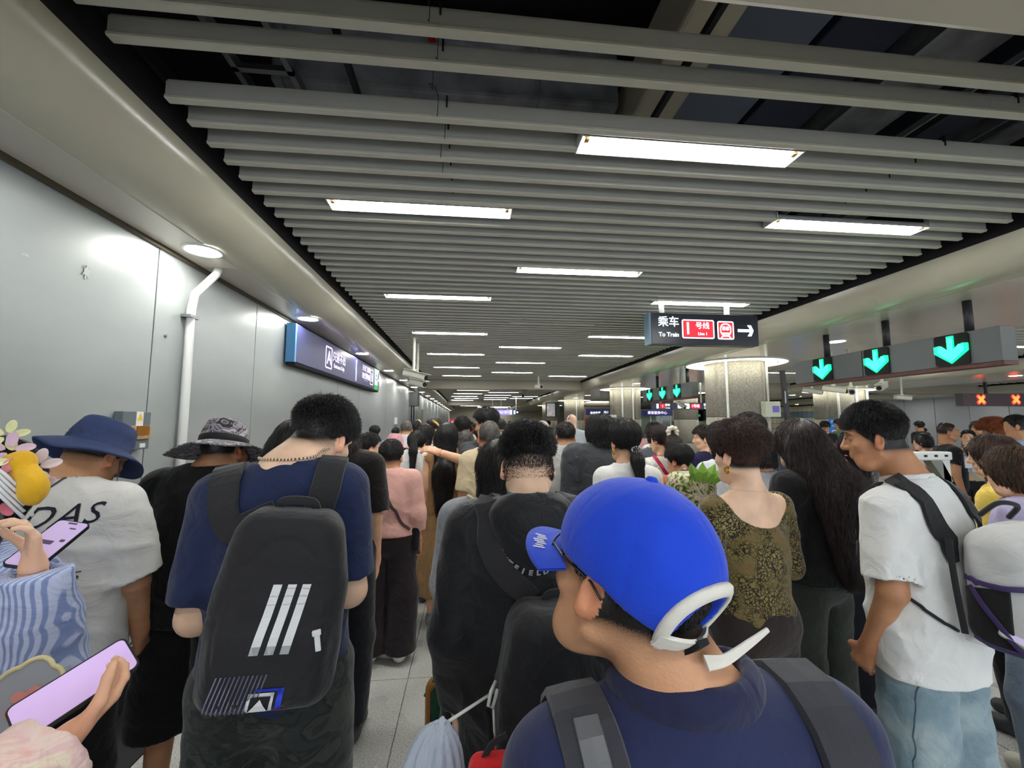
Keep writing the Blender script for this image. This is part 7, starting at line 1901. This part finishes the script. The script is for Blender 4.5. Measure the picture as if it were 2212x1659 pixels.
wr = B.arm[0][2]; dr = wr-B.arm[0][1]; dr /= np.linalg.norm(dr); M3 = Matrix.Translation([float(v) for v in (wr-dr*.01)]) @ Vector(dr.tolist()).to_track_quat('Z', 'Y').to_matrix().to_4x4()
mb = MB(); mb.lathe([(.029, -.008), (.031, -.006), (.031, .006), (.029, .008)], n=20, M=M3); mb.lathe([(.0005, .006), (.016, .006), (.018, .003), (.018, 0)], n=18, M=M3 @ Matrix.Translation((0, -.031, 0)) @ Matrix.Rotation(PI/2, 4, 'X')); mb.build('wristwatch', M_STEEL, r, smooth=True)
person('tall person with black hair directly behind the chestnut haired woman', 1622, 897, 2.9, 0, coll=965, skin=SK_L, hair=('short', dict(t=.018, vol=.012, n=4000, length=.04)), tcol='#3a4250')
person('person in a red and white sports top beyond the olive blouse', 1655, 930, 2.7, 0, coll=1015, cx=1640, female=True, skin=SK_L, hair=('bob', dict(L=.12, n=2500)), tcol='#b9bcc4', arms=['down', 'down'])
# fabric bag with leaf print between cap and olive top
bp_ = atY(1492, 1050, 2.3)
t = empty('floral_bag', (bp_.x, 2.3, bp_.z-.0), 'cream bag with green leaf print and a bright green bow, left of the olive top', 'bag')
lm = cloth('leaf_print', '#c9c2ac')
def bld(N, L, co):
    n = N.new('ShaderNodeTexNoise'); n.inputs['Scale'].default_value = 16; n.inputs['Distortion'].default_value = 2.5; L.new(co, n.inputs['Vector'])
    r_ = ramp(N, [(0, '#4c5c34'), (.40, '#8f9e58'), (.47, '#d6cfb8'), (.58, '#c8a890'), (.66, '#6e7e48')], 'CONSTANT'); L.new(n.outputs[0], r_.inputs[0]); return r_.outputs[0]
pattern(lm, bld)
sdf_obj('bag_body', lambda P: s_box(P, (0, 0, -.06), (.13, .08, .14), .06)-folds(P, 40, 3, (1, 0, .3), 2)*.008, (-.18, -.14, -.24), (.18, .14, .12), .008, lm, t)
for i, (dx, an) in enumerate([(.03, -.1), (.055, .35), (.085, .75), (.0, -.45)]):
    mb = MB(); R_ = Matrix.Translation((dx, -.07, .03)) @ Matrix.Rotation(an, 4, 'Y')
    mb.add([R_ @ Vector(v) for v in ((-.014, 0, -.02), (.014, -.006, -.02), (.03, -.02, .06), (.012, -.01, .115), (-.018, .0, .07), (.0, -.02, .05))], [(0, 5, 4), (0, 1, 5), (1, 2, 5), (5, 2, 3), (5, 3, 4)])
    o = mb.build('green_leaf', mat('bow_green', '#7fae3c', .5), t); sm_ = o.modifiers.new('thick', 'SOLIDIFY'); sm_.thickness = .004
# striped shirt woman with long black hair
stm = cloth('striped_jersey', '#cfd2d0')
def bld(N, L, co):
    wv_ = N.new('ShaderNodeTexWave'); wv_.wave_type = 'BANDS'; wv_.bands_direction = 'Z'; wv_.inputs['Scale'].default_value = 22; wv_.inputs['Distortion'].default_value = .8; L.new(co, wv_.inputs['Vector'])
    r_ = ramp(N, [(.0, '#1d2028'), (.45, '#1d2028'), (.5, '#d4d6d4')], 'LINEAR'); L.new(wv_.outputs[0], r_.inputs[0]); return r_.outputs[0]
pattern(stm, bld)
B, r, fn, oh = person('woman with long black hair in a black and white striped top, hand by her face', 1852, 925, 2.35, 0, head=(20, 8, 0), coll=1012, cx=1862, female=True, skin=SK_L, hair=('long', dict(L=.42, wd=.095, n=7000, length=.16, jit=.1, seg=7, curl=.002)), top=stm, tk=dict(name='striped_top', long_sleeve=.95, g=.022, hem=.88), trous='#12131c', arms=[[(.07, .10, -.23), (-.01, .05, .25)], 'down'], hands={0: dict(curl=1.3, palm=(.3, 1, 0))}, fine=(0,))
hb = wpt(r, (.10, -.24, 1.02)); t = empty('dark_shoulder_bag', tuple(hb), 'dark red and black bag behind the striped top', 'bag')
sdf_obj('bag_body', lambda P: s_box(P, (0, 0, 0), (.14, .06, .11), .04), (-.17, -.09, -.14), (.17, .09, .14), .01, cl('#1b1516'), t)
mb = MB()
for z in (-.05, .01, .07): mb.box((-.13, -.066, z-.006), (.13, -.058, z+.006))
mb.build('red_piping', cl('#8a1f24'), t)
# maroon cap
B, r, fn, oh = person('person in a large maroon flat cap with pink collar', 1778, 948, 3.9, 0, head=(0, 0, 0), extra=.05, coll=1022, female=True, skin=SK_L, hair=('short', dict(t=.01, n=600)), tcol='#c9a0a6')
sdf_obj('maroon_cap', lambda P: smax(s_ell(P, B.hc+V3(.0, -.02, .07), (.155, .15, .10))-folds(P, 45, 3, (1, 0, .5), 2)*.01, B.hc[2]-.01-P[:, 2], .02), B.hc-V3(.2, .2, .05), B.hc+V3(.2, .2, .2), .008, cloth('maroon_wool', '#6e1420'), r)
# staff and people facing the camera on the right
B, r, fn, oh = person('man in a black polo looking down in front of the blue posters', 1780, 911, 9.0, 145, head=(0, 28, 0), skin=SK_M, face=True, hair=('short', dict(t=.02, vol=.01, n=1500, r0=.002)), tcol='#18201c', arms=['front', 'front'])
face_bits(B, r)
person('person half hidden left of the man in the black polo', 1760, 917, 10.5, 150, face=True, skin=SK_M, hair=('short', dict(t=.018, n=600)), tcol='#3a3f38')
B, r, fn, oh = person('woman with black hair and pale face looking left, behind the striped top', 1850, 889, 3.6, 105, head=(15, 10, 0), coll=985, female=True, face=True, skin=SK_P, hair=('bob', dict(L=.10, n=3500, t=.014)), tcol='#2a2c30'); face_bits(B, r, closed=True)
B, r, fn, oh = person('stocky man with cropped hair in a black tee, in profile facing right', 2040, 909, 4.8, -122, head=(-6, 3, 0), coll=960, face=True, skin=SK_T, hair=('short', dict(t=.004, n=1200, length=.006, low=-.03)), hm=H_BRN, tcol='#17181b', w=1.15, stub=.8); face_bits(B, r)
B, r, fn, oh = person('woman with tied black hair in beige, facing the camera', 2088, 918, 5.6, 112, head=(10, 4, 0), coll=968, female=True, face=True, skin=SK_L, hair=('short', dict(t=.010, n=1200, low=-.03)), tcol='#b5a58a'); face_bits(B, r)
person('dark haired person beyond the woman in beige', 2108, 909, 6.8, 120, face=True, female=True, skin=SK_M, hair=('bob', dict(L=.08, n=500)), tcol='#6a5c66')
B, r, fn, oh = person('person with curly ginger brown hair at the right', 2150, 911, 4.6, 30, female=True, skin=SK_L, hair=('short', dict(t=.045, vol=.02, rough=.01, low=-.06, n=5000, length=.06, lift=.02, jit=.7, curl=.006)), hm=H_GIN, tcol='#8a7f80')
person('person in a light blue shirt at the right edge', 2208, 893, 4.0, 30, coll=952, cx=2202, skin=SK_M, hair=('short', dict(t=.006, n=1500)), tcol='#8fa3c6', w=1.1, tk=dict(name='shirt', long_sleeve=.9, g=.03))
person('person in a cream top behind the ticket gate', 1992, 935, 5.2, 30, female=True, skin=SK_L, hair=('bob', dict(L=.08, n=600)), tcol='#d2c0ac')
# women at the right edge
B, r, fn, oh = person('woman with long dark brown hair and white glasses arm, right of the man in white', 2117, 928, 2.15, 20, head=(35, 8, 0), coll=1042, cx=2150, female=True, face=True, skin=SK_L, hair=('long', dict(L=.30, wd=.10, n=8000, length=.16, jit=.1, seg=7)), hm=H_CHO, tcol='#e0c35a', w=1.0, tk=dict(sleeve=.8, g=.02))
lav = cloth('lavender_cloth', '#a79fc0', bump=.4)
B, r, fn, oh = person('woman with short light brown hair in a lavender hooded shirt at the right edge', 2172, 966, 1.78, 30, head=(12, 6, 0), coll=1072, cx=2196, female=True, skin=SK_L, hair=('bob', dict(L=.075, t=.020, n=9000, length=.08, jit=.15, seg=6, h=.0055)), hm=hair_mat('hair_light_brown', '#4a3424'), top=lav, tk=dict(name='hooded_shirt', long_sleeve=.95, g=.030, puff=.012, fold=.011, neck=.08), trous=(cloth('pale_denim', '#6d7c90', var=.2), dict(gk=.05, ga=.07)), shoe=M_SHOE_W, w=1.08)
sdf_obj('hood', lambda P: smax(s_ell(P, (0, -.10, 1.39*B.k), (.125, .07, .07))-folds(P, 50, 3, (1, 0, .8), 2)*.008, -s_cone(P, B.neck0, B.neck1, .075, .075), .01), (-.17, -.22, 1.25*B.k), (.17, .03, 1.5*B.k), .007, lav, r)

# ---------------------------------------------------------------- girl with flowers in her hair, far left
def p_flower():
    Y = 1.25
    B, x = who(2, 955, Y, cx=-45, coll=1175, head=(6, 12, 0), female=True, w=1.0, sh=.15, arms=['front', 'front'])
    wt_ = atY(72, 1228, 1.10); reach(B, 1, (x, Y, 0), -10, wt_, .06)
    r = root(x, Y, -10, 'girl with flowers in her black hair and a blue striped blouse, left edge')
    make_body(B, r, SK_P, h=.010, hh=.0045, face=True, hands={1: dict(curl=.8, palm=(-.2, -.5, .8))}, fine_hands=(1,))
    make_hair(B, r, H_BLK, 'bob', h=.0055, t=.022, L=.15, n=7000, length=.07, seg=6, wd=1.05)
    blue = cloth('blue_seersucker', '#93a5d2', bump=.5)
    def bld(N, L, co):
        wv_ = N.new('ShaderNodeTexWave'); wv_.wave_type = 'BANDS'; wv_.bands_direction = 'X'; wv_.inputs['Scale'].default_value = 34; wv_.inputs['Distortion'].default_value = .35; L.new(co, wv_.inputs['Vector'])
        r_ = ramp(N, [(.3, '#8496c8'), (.6, '#c3cdea')]); L.new(wv_.outputs[0], r_.inputs[0]); return r_.outputs[0]
    pattern(blue, bld)
    o, fn = garment(B, r, blue, 'blouse', long_sleeve=.97, hem=.80, g=.030, puff=.030, fold=.014, neck=.08, h=.007, foldf=40, seed=61)
    trousers(B, r, cl('#8fa0c8'), skirt=.24, bot=.3); shoes(B, r, M_SHOE_W)
    # long coil of hair falling forward, and the flowers
    H = lambda *q: tuple(float(v) for v in (B.hc+(B.HR@V3(*q))*B.hs))
    def lock(P): return s_chain(P, [V3(*H(.06, -.06, -.02)), V3(*H(.10, -.07, -.10)), V3(*H(.11, -.06, -.20)), V3(*H(.06, -.05, -.30))], [.03, .034, .028, .012], .02)-np.sin(P[:, 2]*90+P[:, 0]*60)*.003
    ol = sdf_obj('hair_coil', lock, np.array(H(0, -.05, -.15))-.26, np.array(H(0, -.05, -.15))+.26, .007, H_BLK, r)
    rg = random.Random(5)
    def flower(c, s, col, n=5, nrm=(.3, -1, .2)):
        nv = Vector(nrm).normalized(); Q = nv.to_track_quat('Z', 'Y').to_matrix().to_4x4(); mb = MB()
        for i in range(n):
            a = 2*PI*i/n+rg.random()*.3; R_ = Matrix.Translation(c) @ Q @ Matrix.Rotation(a, 4, 'Z')
            V = [(0, 0, 0), (s*.45, -s*.32, s*.18), (s*.95, -s*.22, s*.35), (s*1.1, 0, s*.30), (s*.95, s*.22, s*.35), (s*.45, s*.32, s*.18), (s*.6, 0, s*.05)]
            mb.add([R_ @ Vector(v) for v in V], [(0, 1, 6), (1, 2, 6), (2, 3, 6), (3, 4, 6), (4, 5, 6), (5, 0, 6)])
        o = mb.build('hair_flower', mat('petal_'+col, col, .6), r, smooth=True); s2 = o.modifiers.new('thick', 'SOLIDIFY'); s2.thickness = .002; o2 = o.modifiers.new('round', 'SUBSURF'); o2.levels = 1; o2.render_levels = 1
    F_ = [((.05, -.10, .10), .040, '#d9bcd0'), ((.095, -.06, .06), .045, '#e3d6e0'), ((.10, -.07, .01), .042, '#d8c2d8'), ((.06, -.12, .03), .040, '#d98a98'), ((.07, -.12, -.03), .038, '#c96a7c'), ((.02, -.13, .06), .038, '#e4e0b0'), ((.04, -.13, -.07), .034, '#cfd49a'), ((.00, -.13, .0), .036, '#e0a8b8'), ((.03, -.08, .14), .036, '#dfe0a8')]
    for q, s_, c_ in F_: flower(H(q[0]*.87-q[1]*.5, q[0]*.5+q[1]*.87, q[2]), s_*1.15, c_, nrm=(.75, -.6, .15))
    # yellow cloth bow and white tassels, gilt comb
    def bow(P): return smin(s_ell((P-V3(*H(.115, -.05, .075))), (0, 0, 0), (.035, .03, .022)), s_cone(P, H(.13, -.05, .065), H(.175, -.05, .0), .024, .034, (1, .7, 1)), .015)-folds(P, 60, 4, (1, 0, .4), 2)*.012
    sdf_obj('yellow_bow', bow, np.array(H(.14, -.05, .04))-.12, np.array(H(.14, -.05, .04))+.12, .005, cloth('bow_yellow', '#d9aa22'), r)
    for i in range(5):
        rope('white_tassel', [H(.10, -.08, .05-.01*i), H(.14, -.09, .03-.012*i), H(.155+.005*i, -.05, -.01-.016*i)], .004, M_WPRINT, r, n=8)
    mb = MB()
    for i in range(7): a = V3(*H(.03+.004*i, -.14, -.10-.008*i)); mb.tube([tuple(a), (a[0]+.045, a[1]+.004, a[2]+.012), (a[0]+.07, a[1]+.02, a[2]+.002)], .003, 6)
    mb.build('gilt_comb', mat('old_gold', '#8a6a30', .35, metal=.8), r, smooth=True)
    # phone in her right hand
    h_ = B.arm[1][2]; ph = wpt(r, h_); hold_phone(atY(106, 1172, 1.16), (.25, -.45, .85), -.45, 'lilac phone with rounded corners held by the girl with hair flowers', '#b6a4cc', text_=True)
def hold_phone(c, nrm, roll, label, col, L=.150, W=.072, text_=False, case='#2a2a30'):
    nv = Vector(nrm).normalized(); M_ = Matrix.Translation(c) @ nv.to_track_quat('Z', 'Y').to_matrix().to_4x4() @ Matrix.Rotation(roll, 4, 'Z')
    t = empty('phone', tuple(c), label, 'phone'); Ml = Matrix.Translation(-Vector(c)) @ M_
    mb = MB(); mb.prism(rrect(W, L, .011), -.008, 0, 'z', M=Ml); mb.build('phone_body', mat('phone_case_'+case, case, .25), t)
    mb = MB(); mb.prism(rrect(W-.006, L-.006, .009), 0, .0006, 'z', M=Ml); mb.build('phone_screen', mat('phone_screen_'+col, col, .25, emit=.16), t)
    if text_:
        mb = MB()
        for (a, b, w_, h_) in [(0, .066, .02, .005), (.012, .05, .014, .004), (-.008, .0, .03, .012), (-.012, -.018, .022, .008), (.02, .01, .01, .008)]: mb.prism([(a+x, b+y) for x, y in rrect(w_, h_, .002)], .0006, .0011, 'z', M=Ml)
        mb.build('screen_marks', mat('mark_plum', '#5a4468', .5), t)
    return t, M_
p_flower()
# ---------------------------------------------------------------- woman with the pink sleeve holding a large phone, bottom left
def p_pink():
    x0, y0 = -.92, .38; yaw = -18
    tgt = atY(120, 1618, .76)
    B = Body(H=1.60, head=(-8, 18, 0), female=True, w=1.0, sh=.15, arms=['front', [(.03, .03, -.24), (.18, .16, .1)]])
    reach(B, 1, (x0, y0, 0), yaw, tgt, .03)
    r = root(x0, y0, yaw, 'woman in a pink floral sleeve holding a large lilac phone, bottom left')
    make_body(B, r, SK_L, h=.010, hh=.006, hands={1: dict(curl=.75, palm=(-.55, -.1, .8))}, fine_hands=(1,))
    make_hair(B, r, H_BLK, 'bob', h=.008, t=.014, L=.16, n=1500, length=.07)
    pf = cloth('pink_floral', '#d2a8a4', bump=.5)
    def bld(N, L, co):
        n = N.new('ShaderNodeTexNoise'); n.inputs['Scale'].default_value = 13; n.inputs['Detail'].default_value = 5; n.inputs['Distortion'].default_value = 1.2; L.new(co, n.inputs['Vector'])
        r_ = ramp(N, [(.25, '#c07a6c'), (.38, '#d8a49c'), (.46, '#dcc6bc'), (.54, '#d6b0b0'), (.62, '#e0d2b8'), (.7, '#aab0bc'), (.8, '#d89a92')]); L.new(n.outputs[0], r_.inputs[0]); return r_.outputs[0]
    pattern(pf, bld)
    o, fn = garment(B, r, pf, 'floral_robe', long_sleeve=.96, hem=.5, g=.022, puff=.045, fold=.012, neck=.08, h=.008, seed=71, baggy=.04)
    shoes(B, r, M_SHOE_W)
    S_, e_, w_ = B.arm[1]; dv = (w_-e_)/np.linalg.norm(w_-e_); lowp = w_-dv*.03+V3(.03, 0, -.16)
    def ws_(P):
        d = smin(s_cone(P, e_, w_-dv*.02, .075, .07), s_cone(P, e_+V3(0, 0, -.10), lowp, .055, .05), .06)
        d = np.maximum(d, (P-(w_-dv*.005))@(dv*.9+V3(.1, 0, .1))); return d-folds(P, 34, 9, (1, .3, .2), 2)*.016
    mid_ = (e_+w_)/2; sdf_obj('wide_sleeve', ws_, mid_-.34, mid_+.26, .008, pf, r)
    c = atY(165, 1482, .84)
    hold_phone(Vector((c.x, .84, c.z)), (.16, -.62, .80), -.90, 'large lilac phone glowing in the hand with the pink floral sleeve', '#c9aee0', L=.155, W=.074)
    # round fan with a scalloped cream rim
    c = atY(48, 1508, .94); t = empty('round_fan', (c.x, .94, c.z), 'scalloped round fan with a cream rim and pink flower behind the large phone', 'fan')
    pts = []; n = 60; M_ = Matrix.Rotation(math.radians(62), 4, 'X')
    for i in range(n): a = 2*PI*i/n; rr = .058*(1+.12*abs(math.sin(a*3))); pts.append(M_ @ Vector((rr*math.cos(a), rr*math.sin(a), 0)))
    mb = MB(); mb.tube(pts+[pts[0]], .0045, 7, cap=False); mb.build('fan_rim', mat('rim_cream', '#d5cb9a', .5), t, smooth=True)
    mb = MB(); mb.add([p*.98 for p in pts]+[p*.98+Vector((0, 0, .001)) for p in pts], [tuple(range(n)), tuple(range(2*n-1, n-1, -1))]); mb.build('fan_silk', mat('silk_grey', '#8f939c', .5), t)
    mb = MB()
    for k in range(5):
        a = 2*PI*k/5; mb.add([M_ @ Vector((.012+.02*math.cos(a)+.014*math.cos(b_), -.01+.02*math.sin(a)+.010*math.sin(b_), .0035)) for b_ in np.linspace(0, 2*PI, 9)[:-1]], [tuple(range(8))])
    mb.build('painted_flower', mat('flower_salmon', '#c9807a', .6), t)
    mb = MB(); mb.tube([M_ @ Vector((0, -.06, 0)), M_ @ Vector((0, -.2, 0))], .005, 7); mb.build('fan_handle', mat('bamboo', '#b59a62', .5), t)
p_pink()
bp_ = atY(1300, 1490, 1.75)
t = empty('floral_bag', (bp_.x, 1.75, bp_.z), 'cream bag with green print glimpsed between the black backpack and the blue cap man', 'bag')
sdf_obj('bag_body', lambda P: s_box(P, (0, 0, 0), (.11, .06, .14), .05)-folds(P, 40, 3, (1, 0, .3), 2)*.008, (-.15, -.1, -.18), (.15, .1, .18), .008, lm, t)
mb = MB(); mb.tube([(-.04, -.03, .12), (-.03, -.03, .22), (.03, -.03, .22), (.04, -.03, .12)], .006, 6); mb.build('bag_handle', cl('#7fae3c'), t, smooth=True)
bp_ = atY(1062, 1690, .86)
t = empty('red_pouch', (bp_.x, .86, bp_.z), 'bright red pouch at the bottom edge below the plain black backpack', 'pouch')
sdf_obj('pouch_body', lambda P: s_box(P, (0, 0, 0), (.045, .03, .045), .022)-wave(P, 40, 2)*.003, (-.07, -.05, -.07), (.07, .05, .07), .005, cloth('pouch_red', '#b81418'), t)
ribbon('pouch_strap', [(-.02, 0, .035), (.0, .01, .06), (.03, .02, .07)], .012, .003, cl('#2a2a2d'), t, n=12)
# right edge phone
c = atY(2246, 1392, 1.1); hold_phone(Vector((c.x, 1.1, c.z)), (-.3, -.6, .8), .9, 'phone in a mint case at the far right edge', '#b8a8cc', case='#b9cbb4')

# ---------------------------------------------------------------- distant crowd: a few patterns copied with their parts
PROT = []
def proto(female, style, kw, w=1.0, head=(0, 4, 0)):
    B = Body(H=1.68, female=female, w=w, head=head); r = root(0, -30, 0, 'x')
    make_body(B, r, SK_M, h=.024, hh=.012, face=False, low=kw.get('low', -.055)-.01)
    make_hair(B, r, H_BLK, style, h=.012, n=700, r0=.0022, length=.04, **kw)
    garment(B, r, cl('#dddddd'), 'tee_shirt', sleeve=.85, hem=.82, g=.02, h=.02)
    trousers(B, r, cl('#1b1c22'), h=.026, gk=.03, ga=.035)
    top = B.hc[2]+.118+.014; PROT.append((r, top, female, style)); return r
proto(False, 'short', dict(t=.014, vol=.01)); proto(True, 'long', dict(L=.35, wd=.085)); proto(True, 'tail', dict(L=.22, tz=.04)); proto(False, 'short', dict(t=.006)); proto(True, 'bob', dict(L=.12, t=.016)); proto(True, 'bun', dict(t=.01), head=(-20, 4, 0)); proto(False, 'short', dict(t=.02, vol=.015), head=(40, 4, 0))
def copy_tree(o, parent=None):
    c = o.copy(); COL.objects.link(c)
    if parent: c.parent = parent; c.matrix_parent_inverse = o.matrix_parent_inverse
    for ch in o.children: copy_tree(ch, c)
    return c
HN = {'short': 'short hair', 'long': 'long hair', 'tail': 'a ponytail', 'bob': 'a bob', 'bun': 'a bun'}
SHN = [('white', '#d8dadb'), ('black', '#18191c'), ('grey', '#8a8d92'), ('navy', '#232c4c'), ('pink', '#cf9da0'), ('beige', '#bfae90'), ('light blue', '#93a8c9'), ('red', '#9c2a30'), ('green', '#4a6a50')]
HRN = [('black', H_BLK), ('black', H_BLK), ('dark brown', H_BRN), ('black', H_BLK), ('grey', H_GRY)]
def setm(o, nm, m):
    for ch in o.children:
        if ch.name.startswith(nm):
            if ch.type == 'MESH' or ch.type == 'CURVES':
                ch.material_slots[0].link = 'OBJECT'; ch.material_slots[0].material = m
            for g in ch.children:
                if g.material_slots: g.material_slots[0].link = 'OBJECT'; g.material_slots[0].material = m
LABS = set(); rg = random.Random(3); seen = set(); used = set()
spots = []
def zone(px): return 'far along the left wall' if px < 960 else ('far crowd left of centre' if px < 1060 else ('far crowd at the centre' if px < 1200 else ('crowd by the second column' if px < 1420 else 'near the side hall gates')))
for Y in [7.6, 8.9, 10.2, 11.6, 13.0, 14.6, 16.4, 18.5, 21, 24, 28, 33]:
    nrow = 9 if Y < 12 else 10
    for i in range(nrow):
        X = -1.55+i*(6.2/nrow)+rg.uniform(-.2, .2)
        if X > 4.2: continue
        spots.append((X, Y+rg.uniform(-.45, .45)))
for (X, Y) in [(5.9, 5.3), (8.3, 7.5), (9.2, 9.5), (7.9, 11), (10.5, 12), (12, 10), (14.5, 12), (11.5, 7.6), (16.5, 13), (12.8, 7.4), (9.5, 6.2)]: spots.append((X, Y))
TAKEN = [(o.location.x, o.location.y) for o in bpy.data.objects if o.get('category') in ('person', 'poster', 'column', 'gate', 'booth') and o.location.y > -20]
good = []
for (X, Y) in spots:
    if all((X-a)**2+(Y-b)**2 > (.50 if not (abs(b-14) < .2 or abs(b-7.75) < .1 or abs(b-14.1) < .2) else .95)**2 for a, b in TAKEN): good.append((X, Y)); TAKEN.append((X, Y))
spots = good
for i, (X, Y) in enumerate(spots):
    j = i if i < len(PROT) else rg.randrange(len(PROT)); src, top, fem, st = PROT[j]
    o = src if i < len(PROT) else copy_tree(src)
    sn, sc = SHN[rg.randrange(len(SHN))]; hn_, hm_ = HRN[rg.randrange(len(HRN))]
    hgt = rg.gauss(1.60 if fem else 1.70, .05); s = hgt/top
    o.location = (X, Y, 0); o.scale = (s, s, s); o.rotation_euler = (0, 0, rg.uniform(-.35, .35))
    setm(o, 'tee_shirt', cl(sc)); setm(o, 'hair', hm_); setm(o, 'trousers', cl(rg.choice(['#1b1c22', '#2f3542', '#5a6478', '#3a3230'])))
    # pixel column of the head
    v = CR.transposed() @ Vector((X, Y, 0)); px = CW/2+F*v.x/-v.z
    lab = '%s with %s %s and %s top, %s' % ('woman' if fem else 'man', hn_, HN[st].replace('a ', '') if not HN[st].startswith('a ') else HN[st][2:], sn, zone(px))
    for ad in (', further', ', farther', ', farthest'):
        if lab in LABS: lab = lab.split(', further')[0].split(', farther')[0]+ad
    LABS.add(lab); o['label'] = lab; o['category'] = 'person'; o['group'] = 'people in the far crowd'; o.name = 'person'
